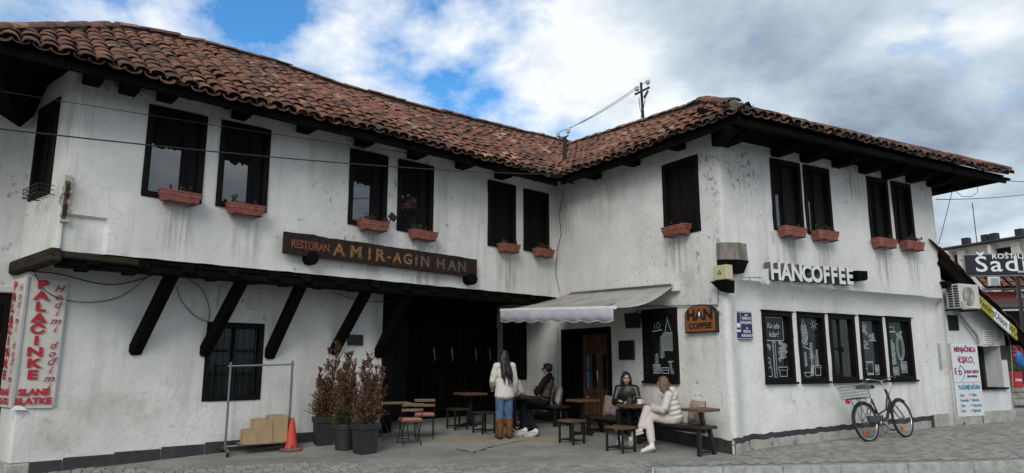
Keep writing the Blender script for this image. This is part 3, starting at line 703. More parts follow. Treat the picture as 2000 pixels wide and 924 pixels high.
chalk(shopM[0], FM, shopM[1], [*[scrib(.48, .9, .42, .70, 26, 50 + k) for k in range(5)], circ(.70, .56, .18, .13), *leafy(.46, .28, .66, .10, 9, 1), [(.70, .98), (.66, .86), (.60, .74)], [(.70, .98), (.74, .86), (.82, .74)], circ(.7, .94, .02, .05), [.02, (.1, .74), (.46, .76)], [(.2, .78), (.2, .86)], circ(.34, .84, .06, .05), rect(.10, .36, .03, .16), [(.08, .17), (.38, .17)], *[scrib(.12, .34, .04, .15, 12, 60 + k) for k in range(2)], rect(.42, .68, .03, .12), [(.42, .08), (.68, .08)], [.016, (.68, .22), (.94, .23)], [(.72, .22), (.78, .02)], [(.78, .22), (.82, .02)], [(.9, .22), (.86, .02)], *leafy(.24, .18, .36, .08, 4, 1)], .012)

# double wooden coffee-house door, deep in the wall
u0, u1, z0, z1 = M_DOOR[:4]
de = bpy.data.objects.new('door', None); COL.objects.link(de); de.parent = inn; de.location = FM.p((u0 + u1) / 2, .2, z0) - wloc(inn); de['label'] = 'glazed brown double door of the coffee house'
z0 += .10
mb = MB(FM.M); fw = .10
for a in (u0 + fw / 2, u1 - fw / 2): mb.box((a, .06, (z0 + z1) / 2), (fw + .01, .16, z1 - z0 + .02), None, 0, .006)
mb.box(((u0 + u1) / 2, .06, z1 - fw / 2), (u1 - u0 - 2 * fw, .155, fw + .02), None, 0, .006); mb.build('frame', M_BLACK, de)
mb = MB(FM.M); mb.box((u0 + .28, .16, (z0 + z1) / 2), (.42, .02, z1 - z0), None); mb.build('side_panel', M_BLACK, de)
lu0, lu1 = u0 + .46, u1 - fw; mid = (lu0 + lu1) / 2 + .02
for a, b in ((lu0, mid - .004), (mid + .004, lu1)):
    mb = MB(FM.M); st = .09; y_ = .2
    for c_, d_ in ((a, a + st), (b - st, b)): mb.box(((c_ + d_) / 2, y_, (z0 + z1 - fw) / 2), (d_ - c_, .045, z1 - fw - z0), None, 0, .005)
    for c_, d_ in ((z0, z0 + .16), (z0 + .62, z0 + .74), (z0 + 1.42, z0 + 1.52), (z1 - fw - .1, z1 - fw)): mb.box(((a + b) / 2, y_ - .002, (c_ + d_) / 2), (b - a - 2 * st, .041, d_ - c_), None, 0, .005)
    mb.box(((a + b) / 2, y_ + .012, z0 + .39), (b - a - 2 * st, .015, .48), None); mb.box(((a + b) / 2, y_ - .004, z0 + .39), (b - a - 2 * st - .1, .02, .36), None, 0, .01)
    mb.box(((a + b) / 2, y_ + .012, z1 - fw - .22), (b - a - 2 * st, .015, .28), None)
    mb.box(((a + b) / 2, y_ - .001, z0 + 1.08), (.05, .03, .70), None, 0, .004)
    lf = mb.build('door_leaf', M_DOORW, de)
    mb = MB(FM.M); mb.box(((a + b) / 2, y_ + .01, z0 + 1.08), (b - a - 2 * st, .008, .70), None); mb.build('pane', M_GLASS_D, de)
mb = MB(FM.M); mb.box((mid - .05, .168, z0 + 1.0), (.035, .02, .22), None, 0, .004); mb.tube([(mid - .05, .16, z0 + 1.03), (mid - .05, .12, z0 + 1.03), (mid - .15, .12, z0 + 1.03)], .009, 6); mb.build('handle', M_CHROME, de)
mb = MB(FM.M); mb.lathe([(.085, 0), (.085, .004)], 20, Matrix.Translation((lu0 + .20, .192, z0 + 1.0)) @ Matrix.Rotation(pi / 2, 4, 'X')); mb.box((lu0 + .20, .19, z0 + .80), (.05, .004, .34)); mb.box((lu0 + .20, .19, z0 + 1.26), (.05, .004, .28)); mb.build('sticker', M_BLUEP, de)
mb = MB(FM.M); mb.box((lu0 + .155, .189, z0 + 1.05), (.012, .004, .80)); mb.box((lu0 + .155, .189, z0 + .56), (.05, .004, .06)); mb.box((mid + .28, .189, z0 + 1.08), (.05, .004, .1)); mb.box((mid + .24, .189, z0 + 1.2), (.035, .004, .07)); mb.build('sticker', M_CHALK, de)
mb = MB(FM.M); mb.box(((u0 + u1) / 2, .12, z0 - .08), (u1 - u0, .34, .16), None, 0, .015); mb.build('doorstep', simple('worn_stone', (.2, .19, .17), .9, .3, 8, .4), de)

# the passage: dark timber gate set back under the jetty, post, side wall and ceiling
GOFF = 2.45; FG = Fr(FL.o - FL.n * GOFF, FL.d)
ge = bpy.data.objects.new('gate', None); COL.objects.link(ge); ge.parent = inn; ge.location = FG.p(-2.2, 0, .2) - wloc(inn)
ge['label'] = 'black panelled timber gate deep in the passage'
gu0, gu1 = PASS - .3, .50
k = 0; u = gu0
while u < gu1:
    w_ = rnd.uniform(.22, .30); m_ = MB(FG.M); m_.box((u + w_ / 2, rnd.uniform(-.008, .008), 1.5), (w_ - .012, .05, 3.0), None, 0, .006); m_.build('plank', M_BLACK, ge); u += w_
for a, b in ((-1.85, -.75), (-.65, .38)):
    m_ = MB(FG.M)
    for c_, d_ in ((.35, .45), (1.15, 1.25), (2.15, 2.25)): m_.box(((a + b) / 2, -.05, (c_ + d_) / 2), (b - a, .05, d_ - c_), None, 0, .008)
    for c_ in (a + .05, b - .05, (a + b) / 2): m_.box((c_, -.045, 1.3), (.09, .05, 1.9), None, 0, .008)
    m_.build('gate_leaf', M_FRAME, ge)
    m_ = MB(FG.M)
    for q in (a + .3, b - .3):
        m_.tube([(q, -.09, 1.45), (q + .02, -.13, 1.5), (q, -.1, 1.75)], .008, 6)
    m_.build('iron_pull', M_STEEL, ge)
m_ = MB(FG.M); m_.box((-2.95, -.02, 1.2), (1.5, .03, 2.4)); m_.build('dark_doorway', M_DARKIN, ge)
for nm, a in (('post', PASS + .09),):
    m_ = MB(FP.M); m_.box((a, .08, 1.35), (.24, .24, 3.0), None, 0, .012); m_.build(nm, M_BLACK, inn)
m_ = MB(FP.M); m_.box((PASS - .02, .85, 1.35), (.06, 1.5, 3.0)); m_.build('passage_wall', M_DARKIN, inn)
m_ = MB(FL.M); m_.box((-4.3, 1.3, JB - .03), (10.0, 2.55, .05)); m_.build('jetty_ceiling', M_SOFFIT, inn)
# jetty beam, joist ends and raking struts
m_ = MB(FL.M); segs = 5
for i in range(segs):
    a = -9.28 + 9.35 * i / segs; b = -9.28 + 9.35 * (i + 1) / segs
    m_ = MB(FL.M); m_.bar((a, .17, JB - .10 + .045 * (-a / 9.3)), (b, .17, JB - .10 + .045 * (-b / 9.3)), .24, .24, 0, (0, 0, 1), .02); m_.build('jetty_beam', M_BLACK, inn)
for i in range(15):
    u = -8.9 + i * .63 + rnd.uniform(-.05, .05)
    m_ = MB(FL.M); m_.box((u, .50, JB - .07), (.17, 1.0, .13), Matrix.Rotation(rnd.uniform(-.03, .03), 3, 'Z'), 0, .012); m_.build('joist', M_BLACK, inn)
m_ = MB(FE.M); m_.bar((EU, -.0, JB - .09), (.08, -.0, JB - .05), .16, .2, 0, (0, 0, 1), .03); m_.build('end_beam', M_OLDBEAM, inn)
m_ = MB(FL.M); m_.bar((-9.3, .05, JB - .02), (-8.3, .05, JB - .05), .12, .1, 0, (0, 0, 1), .02); m_.build('worn_beam_end', M_OLDBEAM, inn)
for (fx, fy), (tx, ty) in (((262, 692), (340, 540)), ((398, 695), (478, 552)), ((525, 700), (592, 565)), ((652, 692), (722, 575)), ((738, 698), (800, 590))):
    a = FP.px(fx, fy); b = FL.px(tx, ty, -.2)
    m_ = MB(); m_.bar(FP.p(a[0], .03, a[1] + .02), FL.p(b[0], .24, JB - .1), .17, .15, 0, (0, 0, 1), .014); m_.build('strut', M_BLACK, inn)
# broken, rust-stained plaster at the jetty's corner
cu, cz = FL.px(128, 385)
gr_ = random.Random(4)
for k, (du_, z0_, z1_, wd_, mt_) in enumerate(((.0, -.34, .30, .075, M_FLAKE), (.005, -.30, .22, .045, M_RUST), (.01, -.02, .17, .03, M_OLDBEAM), (.0, -.26, -.10, .025, M_OLDBEAM))):
    n_ = 14; lft = [(cu + du_ - wd_ * gr_.uniform(.3, 1), cz + z0_ + (z1_ - z0_) * j / n_) for j in range(n_ + 1)]; rgt = [(cu + du_ + wd_ * gr_.uniform(.3, 1), p_[1] + gr_.uniform(-.01, .01)) for p_ in lft]
    m_ = MB(FL.M); m_.prism(lft[::-1][::-1] + rgt[::-1], -.030 - .006 * k, .03); m_.build('broken_plaster', mt_, inn)
# door of the recessed wall at the far left
dz = [FB.px(2, 573), FB.px(27, 573)]
m_ = bpy.data.objects.new('side_door', None); COL.objects.link(m_); m_.parent = inn; u_ = FB.px(27, 600)[0]; m_.location = FB.p(u_ - .5, 0, 0) - wloc(inn); m_['label'] = 'black side door left of the pancake banner'
zt = FB.px(15, 573)[1]
q = MB(FB.M); q.box((u_ - .55, -.03, zt / 2), (1.1, .06, zt), None, 0, .01); q.build('door_leaf', M_FRAME, m_)
q = MB(FB.M); q.box((u_ - .55, -.06, zt + .05), (1.2, .1, .1), None, 0, .015); q.build('lintel', M_PLASTER, m_)
q = MB(FB.M); q.box((u_ - .28, -.066, zt - .35), (.3, .012, .4), None, 0, .006); q.box((u_ - .28, -.066, zt - 1.0), (.3, .012, .6), None, 0, .006); q.build('door_panel', M_BLACK, m_)
q = MB(FB.M); q.box((u_ - .36, -.075, zt - .28), (.2, .004, .22)); q.build('notice', M_WHITEP, m_)
# ------------------------------------------------------------------ roofs
t = NT('fired_clay_tile', (.2, .07, .04), .9, .2)
at = t.n('ShaderNodeAttribute'); at.attribute_name = 'var'
c = t.ramp(at.outputs['Fac'], [(0, (.05, .043, .037)), (.2, (.115, .06, .045)), (.5, (.205, .088, .058)), (.8, (.285, .122, .077)), (1, (.35, .25, .185))])
f1 = t.noise(6, 6, .7); f2 = t.noise(1.1, 4, .6); f3 = t.noise(30, 4, .7)
c = t.mix(t.ramp(f1, [(.46, 0), (.66, .7)]), c, (.04, .032, .028)); c = t.mix(t.ramp(f3, [(.56, 0), (.75, .5)]), c, (.23, .205, .16))
c = t.mix(t.ramp(f2, [(.5, 0), (.75, .45)]), c, (.045, .033, .028)); t.col(c); t.bump(t.math('ADD', f3, f1), .5, .012); M_TILE = t.m
PIT = .208; EXPO = .172
def tile_geo(g, inv=False, w=.215, ln=.34, seg=6, taper=.86):
    """half-barrel tile: local x across, y up the slope, z out of the roof; front rim at y=0"""
    r0 = w / 2 * g.uniform(.94, 1.05); r1 = r0 * taper; th = .017; h = g.uniform(.5, .66); vs = []; fs = []
    for (r_, y) in ((r0, 0), (r1, ln)):
        for k in range(seg + 1):
            a = pi * k / seg; vs.append((-r_ * cos(a), y, r_ * sin(a) * h))
    for k in range(seg + 1):
        a = pi * k / seg; vs.append((-(r0 - th) * cos(a), 0, (r0 - th * 1.15) * sin(a) * h - (0 if 0 < k < seg else .004)))
    for k in range(seg + 1):
        a = pi * k / seg; vs.append((-(r0 - th) * cos(a) * .97, ln * .4, (r0 - th * 1.15) * sin(a) * h * .96))
    n = seg + 1
    for k in range(seg): fs += [(k, k + 1, n + k + 1, n + k), (2 * n + k, 2 * n + k + 1, k + 1, k), (3 * n + k, 3 * n + k + 1, 2 * n + k + 1, 2 * n + k)]
    vs += vs[:n] + vs[2 * n:3 * n]             # the front rim has its own vertices and weathering
    fs = [(5 * n + f[0] - 2 * n, 5 * n + f[1] - 2 * n, 4 * n + f[2], 4 * n + f[3]) if f[0] // n == 2 and f[2] < n else f for f in fs]
    if inv: vs = [(x, y, -z + .03) for x, y, z in vs]
    return vs, fs
class Roof:
    def __init__(s, fr, ov, ze, pitch, seed): s.fr, s.ov, s.ze, s.tp, s.pitch, s.seed = fr, ov, ze, tan(radians(pitch)), radians(pitch), seed
    def p(s, u, r, dz=0.0):
        sag = .05 * noise.noise((u * .35 + s.seed, r * .5, 0)) + .03 * noise.noise((u * 1.1 + s.seed, r * .9, 4)) - (.035 * max(0, 1 - r / .5))
        return s.fr.p(u, r - s.ov, s.ze + r * s.tp + sag + dz)
    def at(s, x, y):                           # pixel on the roof plane -> (u, r)
        n = s.fr.n * s.tp + Vector((0, 0, 1)); q = hit(x, y, s.fr.p(0, -s.ov, s.ze), n)
        return ((q - s.fr.o).dot(s.fr.d), -(q - s.fr.o).dot(s.fr.n) + s.ov)
    def uv(s, q): return ((q - s.fr.o).dot(s.fr.d), -(q - s.fr.o).dot(s.fr.n) + s.ov)
ZE = 5.31
rL = Roof(FL, .75, ZE, 33.5, 0.0); rM = Roof(FM, .5, ZE, 33.5, 5.0)
def isect(f1, o1, f2, o2):                     # where two eave lines cross in plan
    a = f1.o + f1.n * o1; b = f2.o + f2.n * o2
    den = f1.d.x * f2.d.y - f1.d.y * f2.d.x; t_ = ((b.x - a.x) * f2.d.y - (b.y - a.y) * f2.d.x) / den
    return a + f1.d * t_
Vv = isect(FL, .75, FM, .5); E1p = isect(FM, .5, FR, .9)
uVL = (Vv - FL.o).dot(FL.d); uVM = (Vv - FM.o).dot(FM.d); uE1M = (E1p - FM.o).dot(FM.d)
aR1 = rM.at(1375, 209); R1 = rM.fr.p(aR1[0], aR1[1] - .5, ZE + aR1[1] * rM.tp)
aR0 = rL.at(1108, 282); R0 = FL.p(aR0[0], aR0[1] - .75, ZE + aR0[1] * rL.tp)
R0M = rM.uv(R0)
dR = -(R1 - FR.o).dot(FR.n) + .9
rR = Roof(FR, .9, ZE - .02, math.degrees(math.atan((R1.z - ZE) / dR)) + 2.5, 9.0)
uE1R = (E1p - FR.o).dot(FR.d); aR1R = rR.uv(R1)
uE2 = FR.px(1972, 337, .9)[0]
uE0 = FL.px(-22, 60, .75)[0]; Q0 = rL.at(225, 62)
def lerp(tab, x):
    if x <= tab[0][0]: return tab[0][1]
    for (a, b), (c_, d_) in zip(tab, tab[1:]):
        if x <= c_: return b + (d_ - b) * (x - a) / (c_ - a)
    return tab[-1][1]
RID = [(Q0[0], Q0[1]), (-7.4, 2.5), (-6, 2.65), (-4.5, 2.35), (-2.5, 2.35), (.6, 2.75), (aR0[0], aR0[1])]
def inL(u, r):
    if r > lerp(RID, u): return False
    if u < uE0 + r * (Q0[0] - uE0) / Q0[1]: return False
    return u < uVL + r * (aR0[0] - uVL) / aR0[1] + .05
def inM(u, r):
    if u < uVM + r * (R0M[0] - uVM) / R0M[1] - .05: return False
    if u > uE1M + r * (aR1[0] - uE1M) / aR1[1]: return False
    return r < lerp([(R0M[0], R0M[1]), (aR1[0], aR1[1])], u)
RR2 = (uE2 - (aR1R[1]) * .95, aR1R[1] * 1.06)   # right end of the ridge
def inR(u, r):
    if u < uE1R + r * (aR1R[0] - uE1R) / aR1R[1]: return False
    if u > uE2 - r * .95: return False
    return r < lerp([(aR1R[0], aR1R[1]), RR2], u)
roofs = []
for nm, lab, rf, fn, ua, ub, rmax in (('roof', 'red tiled roof of the long wing', rL, inL, uE0, 5.2, 4.9), ('roof', 'red tiled roof slope over the courtyard', rM, inM, -10.5, uE1M + .1, 5.2), ('roof', 'red tiled roof over the coffee house street side', rR, inR, uE1R, uE2, 3.4)):
    re_ = bpy.data.objects.new(nm, None); COL.objects.link(re_); re_.parent = inn; re_.location = rf.fr.p((ua + ub) / 2, -rf.ov, ZE) - wloc(inn); re_['label'] = lab
    roofs.append((re_, rf, fn, ua, ub, rmax))
g = random.Random(3); cand = []
for ri, (re_, rf, fn, ua, ub, rmax) in enumerate(roofs):
    nu = int((ub - ua) / PIT)
    for i in range(nu + 1):
        for inv in (True, False):
            u = ua + i * PIT + (PIT / 2 if inv else 0) + .012
            r = -.08 + g.uniform(-.02, .02); row = 0
            while r < rmax:
                slip = -g.uniform(.04, .10) if g.random() < .035 and row else 0.0; rr_ = r + g.uniform(-.03, .03) + slip; uu = u + g.uniform(-.02, .02) + .03 * noise.noise((u * 3, r * .6, 2))
                if fn(uu, max(.02, rr_ + .1)):
                    P_ = rf.p(uu, rr_, .045 if not inv else .015)
                    B = Matrix.Translation(P_) @ rf.fr.M.to_3x3().to_4x4() @ Matrix.Rotation(rf.pitch - .045 + g.uniform(-.02, .02), 4, 'X') @ Matrix.Rotation(g.uniform(-.07, .07) + (g.uniform(-.25, .25) if slip else 0), 4, 'Z') @ Matrix.Rotation(g.uniform(-.08, .08), 4, 'Y')
                    vv = min(1, max(0, g.gauss(.52, .2) + .35 * noise.noise((uu * .5, rr_ * .8, ri * 7.0)) - (.28 if row == 0 and g.random() < .7 else 0) - (.22 if ri == 2 else 0) - (.2 if inv else 0)))
                    cand.append((ri, inv, B, vv, (P_ - CAMP).length - (1.0 if ri < 2 else -1.2), row))
                r += EXPO; row += 1
cov_ = sorted([c_ for c_ in cand if not c_[1]], key=lambda c_: c_[4])
single = set(id(c_) for c_ in cov_[:300])
variants = []
for k in range(14):
    gg = random.Random(100 + k); vs, fs = tile_geo(gg); m_ = MB(); m_.add(vs, fs); me = m_.mesh('roof_tile', M_TILE, 50)
    val = (k + .5) / 14; a = me.attributes.new('var', 'FLOAT', 'POINT'); nv_ = len(me.vertices); a.data.foreach_set('value', [val] * (nv_ * 4 // 6) + [(.97, .2, .85, .1)[k % 4]] * (nv_ - nv_ * 4 // 6)); variants.append(me)
for ri, (re_, rf, fn, ua, ub, rmax) in enumerate(roofs):
    mb = MB(); var = []; L = wloc(re_)
    for c_ in cand:
        if c_[0] != ri: continue
        if id(c_) in single:
            o = bpy.data.objects.new('roof_tile', variants[min(13, int(c_[3] * 14))]); COL.objects.link(o); o.parent = re_
            B = c_[2].copy(); B.translation = B.translation - L; o.matrix_local = B
        else:
            vs, fs = tile_geo(g, c_[1], seg=5); mb.add(vs, fs, 0, c_[2]); var += [c_[3]] * (len(vs) * 4 // 6) + [g.choice((.97, .85, .25, .1))] * (len(vs) - len(vs) * 4 // 6)
    o = mb.build('roof_tiles', M_TILE, re_, 50); o['kind'] = 'stuff'
    a = o.data.attributes.new('var', 'FLOAT', 'POINT'); a.data.foreach_set('value', var)
def deck(re_, pts, nm='roof_deck'):
    m_ = MB(); n = len(pts); m_.add([tuple(p) for p in pts] + [tuple(Vector(p) - Vector((0, 0, .04))) for p in pts], [tuple(range(n)), tuple(range(2 * n - 1, n - 1, -1))] + [(i, i + n, (i + 1) % n + n, (i + 1) % n) for i in range(n)])
    return m_.build(nm, M_SOFFIT, re_)
dl = -.10
V3 = Vector((Vv.x, Vv.y, ZE + dl)); E13 = Vector((E1p.x, E1p.y, ZE + dl))
def pl(rf, u, r): return rf.fr.p(u, r - rf.ov, rf.ze + r * rf.tp + dl)
def gridDeck(re_, rf, fn, ua, ub, rmax):
    st = .25; m_ = MB(); nu = int((ub - ua) / st) + 1; nr = int(rmax / st) + 1
    for i in range(nu):
        for j in range(nr):
            u = ua + i * st; r = j * st + .02
            if all(not fn(max(ua + .01, a), b) for a in (u, u + st) for b in (r, r + st)): continue
            q = [rf.p(a, b, dl) for a, b in ((u, r), (min(u + st, ub), r), (min(u + st, ub), r + st), (u, r + st))]
            m_.add(q, [(0, 1, 2, 3)])
    m_.build('roof_deck', M_SOFFIT, re_)
for (re_, rf, fn, ua, ub, rmax) in roofs: gridDeck(re_, rf, fn, ua, ub, rmax)
# back slopes closing the roofs behind the ridges
rid3 = [pl(rL, u, r) for u, r in RID]
Q03 = rid3[0]; bk = -FL.n
deck(roofs[0][0], rid3 + [rid3[-1] + bk * 4 - Vector((0, 0, 2.6)), Q03 + bk * 4 - Vector((0, 0, 2.2))], 'back_slope')
deck(roofs[0][0], [pl(rL, uE0, 0), Q03, Q03 + bk * 4 - Vector((0, 0, 2.2)), pl(rL, uE0, 0) + bk * 6], 'end_slope')
R13, R23 = pl(rR, *aR1R), pl(rR, *RR2); E23 = pl(rR, uE2, 0)
deck(roofs[2][0], [R13, R23, R23 - FR.n * 3.5 - Vector((0, 0, 1.3)), R13 - FR.n * 3.5 - Vector((0, 0, 1.3))], 'back_slope')
deck(roofs[2][0], [E23, R23, R23 - FR.n * 3.5 - Vector((0, 0, 1.3)), E23 - FR.n * 6], 'end_slope')
deck(roofs[1][0], [pl(rM, *aR1), pl(rM, *R0M), pl(rM, *R0M) - FM.n * 3 - Vector((0, 0, 2)), pl(rM, *aR1) - FM.n * 3 - Vector((0, 0, 1))], 'back_slope')
# ridge and hip caps bedded in mortar
def caps(re_, pts, w=.27, ln=.34):
    P_ = [Vector(p) for p in pts]; seg_l = [(P_[i + 1] - P_[i]).length for i in range(len(P_) - 1)]; tot = sum(seg_l); s_ = 0
    mort = MB(); mort.tube([p + Vector((0, 0, .03)) for p in P_], .075, 6); mort.build('mortar_bed', M_MORTAR, re_)
    while s_ < tot - .1:
        d_ = s_; i = 0
        while i < len(seg_l) - 1 and d_ > seg_l[i]: d_ -= seg_l[i]; i += 1
        p = P_[i].lerp(P_[i + 1], d_ / seg_l[i]); t_ = (P_[i + 1] - P_[i]).normalized(); x_ = t_.cross(Vector((0, 0, 1))).normalized(); z_ = x_.cross(t_)
        B = Matrix(((x_.x, t_.x, z_.x, p.x), (x_.y, t_.y, z_.y, p.y), (x_.z, t_.z, z_.z, p.z + .045 + g.uniform(-.012, .012)), (0, 0, 0, 1))) @ Matrix.Rotation(.05 + g.uniform(-.03, .03), 4, 'X') @ Matrix.Rotation(g.uniform(-.06, .06), 4, 'Z')
        o = bpy.data.objects.new('ridge_tile', variants[g.choice((1, 2, 4, 5, 7, 8, 10, 12))]); COL.objects.link(o); o.parent = re_
        B.translation = B.translation - wloc(re_); o.matrix_local = B @ Matrix.Diagonal((w / .215, ln / .34, 1.15, 1)); s_ += ln * .82
M_MORTAR = simple('lichen_mortar', (.17, .165, .13), .95, .5, 18, .7, dist=.02)
def top(rf, u, r): return rf.p(u, r, .03)
caps(roofs[0][0], [top(rL, uE0, 0), top(rL, *Q0)])
caps(roofs[0][0], [top(rL, u, r) for u, r in RID])
caps(roofs[1][0], [top(rM, *R0M), top(rM, *aR1)])
caps(roofs[2][0], [(E13 + Vector((0, 0, .14))).lerp(top(rR, *aR1R), .1), top(rR, *aR1R)])
caps(roofs[2][0], [top(rR, *aR1R), top(rR, *RR2)])
caps(roofs[2][0], [top(rR, uE2, 0), top(rR, *RR2)])
# eaves timber: wall plate, eave board, rafters, projecting joist ends
def eaves(fr, rf, ua, ub, plate, ptop, wu0, wu1, ju, jl, jz, jh=.24, jw=.21, par=None):
    m_ = MB(fr.M); m_.box(((wu0 + wu1) / 2, .0, (plate + ptop) / 2), (wu1 - wu0, .09, ptop - plate), None, 0, .01); m_.build('wall_plate', M_SOFFIT, inn)
    n = max(2, int((ub - ua) / 1.6))
    for i in range(n):
        a = ua + (ub - ua) * i / n; b = ua + (ub - ua) * (i + 1) / n - .01
        p, q = rf.p(a, .05, -.17), rf.p(b, .05, -.17); m_ = MB(); m_.bar(p, q, .05, .12, 0, (0, 0, 1), .01); m_.build('eave_board', M_BLACK, inn)
        p, q = rf.p(a, .22, -.17), rf.p(b, .22, -.17); m_ = MB(); m_.bar(p, q, .12, .14, 0, (0, 0, 1), .012); m_.build('eave_beam', M_BLACK, inn)
    u = ua + .2
    while u < ub:
        m_ = MB(); m_.bar(rf.p(u, .02, -.17), rf.p(u, rf.ov + .15, -.15), .085, .1, 0, (0, 0, 1), .008); m_.build('rafter', M_BLACK, inn); u += .52
    for u in ju:
        m_ = MB(fr.M); z_ = jz + g.uniform(-.015, .015)
        prof = [(-jl, z_ + jh * .45), (-jl, z_ + jh), (.12, z_ + jh + .02), (.12, z_), (-jl * .55, z_), (-jl * .85, z_ + jh * .12)]
        vs = [(u - jw / 2, a, b) for a, b in prof] + [(u + jw / 2, a, b) for a, b in prof]; k = len(prof)
        m_.add(vs, [tuple(range(k)), tuple(range(2 * k - 1, k - 1, -1))] + [(i, i + k, (i + 1) % k + k, (i + 1) % k) for i in range(k)]); m_.build('eave_joist', M_BLACK, inn)
jL = [FL.px(x, y, .3)[0] for x, y in ((190, 120), (262, 132), (335, 155), (480, 195), (607, 230), (720, 260), (822, 287), (915, 312), (992, 332))]
eaves(FL, rL, uE0 + .05, uVL, 5.50, 5.74, -9.33, 0, jL, .50, 5.18)
eaves(FM, rM, uVM, uE1M, 5.40, 5.58, -4.6, 0, [FM.px(x, y, .25)[0] for x, y in ((1150, 340), (1225, 318), (1312, 290))], .42, 5.14, .24, .2)
eaves(FR, rR, uE1R, uE2 - .1, 5.17, 5.68, 0, RU1, [.12] + [FR.px(x, y, .1)[0] for x, y in ((1520, 280), (1576, 292), (1638, 308), (1690, 318), (1735, 328), (1782, 337))] + [RU1 - .1], .5, 5.02, .22, .2)
m_ = MB(); m_.bar(Vector((Cc.x, Cc.y, 5.12)), Vector((E1p.x, E1p.y, 5.16)).lerp(Vector((Cc.x, Cc.y, 5.12)), .2), .22, .26, 0, (0, 0, 1), .02); m_.build('corner_joist', M_BLACK, inn)
for k in range(5):                             # soffit boards under the deep street-side eave
    m_ = MB(FR.M); y_ = -.12 - .16 * k; m_.box(((uE1R + uE2) / 2, y_, 5.20 + .012 * k), (uE2 - uE1R - .2, .15, .02), None, 0, .004); m_.build('soffit_board', M_SOFFIT, inn)
for k in range(5):
    m_ = MB(FL.M); y_ = -.09 - .13 * k; m_.box(((uE0 + uVL) / 2, y_, 5.455 - .02 * k), (uVL - uE0 - .1, .12, .02), None, 0, .004); m_.build('soffit_board', M_SOFFIT, inn)
for k in range(7):                             # boards under the deep overhang at the left end
    m_ = MB(FL.M); m_.box((uE0 / 2 - 9.33 / 2 - 1.2, .1 + .28 * k, 5.47), (-9.25 - uE0 + 3.4, .26, .03), None, 0, .004); m_.build('soffit_board', M_SOFFIT, inn)
m_ = MB(FE.M); m_.box((EU / 2, -.02, 5.57), (-EU, .12, .3), None, 0, .01); m_.build('wall_plate', M_SOFFIT, inn)
m_ = MB(FB.M); m_.box((-1.5, -.02, 5.57), (3, .12, .3), None, 0, .01); m_.build('wall_plate', M_SOFFIT, inn)
# lead valley flashing
m_ = MB(); a = V3 + Vector((0, 0, .1)); b = R0 - Vector((0, 0, .02))
m_.tube([a.lerp(b, i / 6) for i in range(7)], .05, 6, flat=.5); m_.build('valley_gutter', M_STEEL, inn)
# ------------------------------------------------------------------ things fixed to the inn
def box_planter(fr, u, z, w, label, plant=0, tilt=0.0, seed=0):
    e = empty('window_box', fr.p(u, -.13, z - .02), label, 'planter', 'terracotta window boxes under the upper windows')
    mb = MB(fr.M); h = .15
    def ring(zz_, a, b): return [(u - a, -.13 - b, zz_), (u + a, -.13 - b, zz_), (u + a, -.13 + b, zz_), (u - a, -.13 + b, zz_)]
    a, b = w / 2, .085
    lv = [(z, a * .86, b * .72), (z + h * .62, a * .96, b * .93), (z + h * .62, a * 1.0, b), (z + h * .72, a * 1.0, b), (z + h * .72, a * .97, b * .95), (z + h, a * 1.0, b * 1.0), (z + h, a * 1.03, b * 1.06), (z + h + .02, a * 1.03, b * 1.06), (z + h + .02, a * .95, b * .88), (z + h - .03, a * .93, b * .85)]
    vs = []; fs = [(3, 2, 1, 0)]
    for l_ in lv: vs += ring(*l_)
    for i in range(len(lv) - 1):
        for k in range(4): fs.append((4 * i + k, 4 * i + (k + 1) % 4, 4 * i + 4 + (k + 1) % 4, 4 * i + 4 + k))
    R = Matrix.Translation((u, 0, z)) @ Matrix.Rotation(tilt, 4, 'Y') @ Matrix.Translation((-u, 0, -z))
    m2 = MB(fr.M); m2.add(vs, fs, 0, R); m2.build('trough', M_TERRA, e)
    m2 = MB(fr.M); k = 4 * (len(lv) - 1); m2.add([(p[0], p[1], p[2] + .008) for p in vs[k:k + 4]], [(0, 1, 2, 3)], 0, R); m2.build('soil', M_SOIL, e)
    m2 = MB(fr.M)
    for s_ in (-.3, .3): m2.tube([(u + s_ * w, .03, z - .012), (u + s_ * w, -.24, z - .012), (u + s_ * w, -.245, z + .03)], .007, 5)
    m2.tube([(u - .42 * w, -.235, z - .004), (u + .42 * w, -.235, z - .004)], .006, 5); m2.build('bracket', M_BLACKM, e)
    if plant:
        g_ = random.Random(seed); m2 = MB(fr.M)
        for k in range(plant):
            x0 = u + g_.uniform(-.4, .4) * w; y0 = -.13 + g_.uniform(-.05, .05); hh = g_.uniform(.03, .14); dx_ = g_.uniform(-.06, .06)
            m2.tube([(x0, y0, z + h - .02), (x0 + dx_ * .5, y0, z + h + hh * .6), (x0 + dx_, y0 - .02, z + h + hh)], .003, 4)
            for q in range(4):
                px_, pz_ = x0 + dx_ * g_.random(), z + h + hh * g_.uniform(.3, 1.1); s_ = g_.uniform(.012, .026)
                m2.add([(px_ - s_, y0 + g_.uniform(-.03, .03), pz_), (px_, y0 - .02, pz_ + s_), (px_ + s_, y0 + g_.uniform(-.03, .03), pz_ - s_ * .4), (px_, y0, pz_ - s_)], [(0, 1, 2, 3)])
        m2.build('withered_plant', simple('withered_leaves', (.05, .045, .022), .9, .5, 20, 0), e)['kind'] = 'stuff'
    return e
PL = [('terracotta window box under the leftmost front window of the long wing', 388, 350, 6, 0), ('terracotta window box under the second window from the left', 412, 479, 8, .0),
      ('terracotta window box under the window above the restaurant sign', 442, 729, 14, 0), ('terracotta window box right of the floodlight above the restaurant sign', 460, 826, 7, .0),
      ('small terracotta window box under the second last window before the inner corner', 484, 994, 5, 0), ('terracotta window box with withered plant in the inner corner', 493, 1062, 24, 0)]
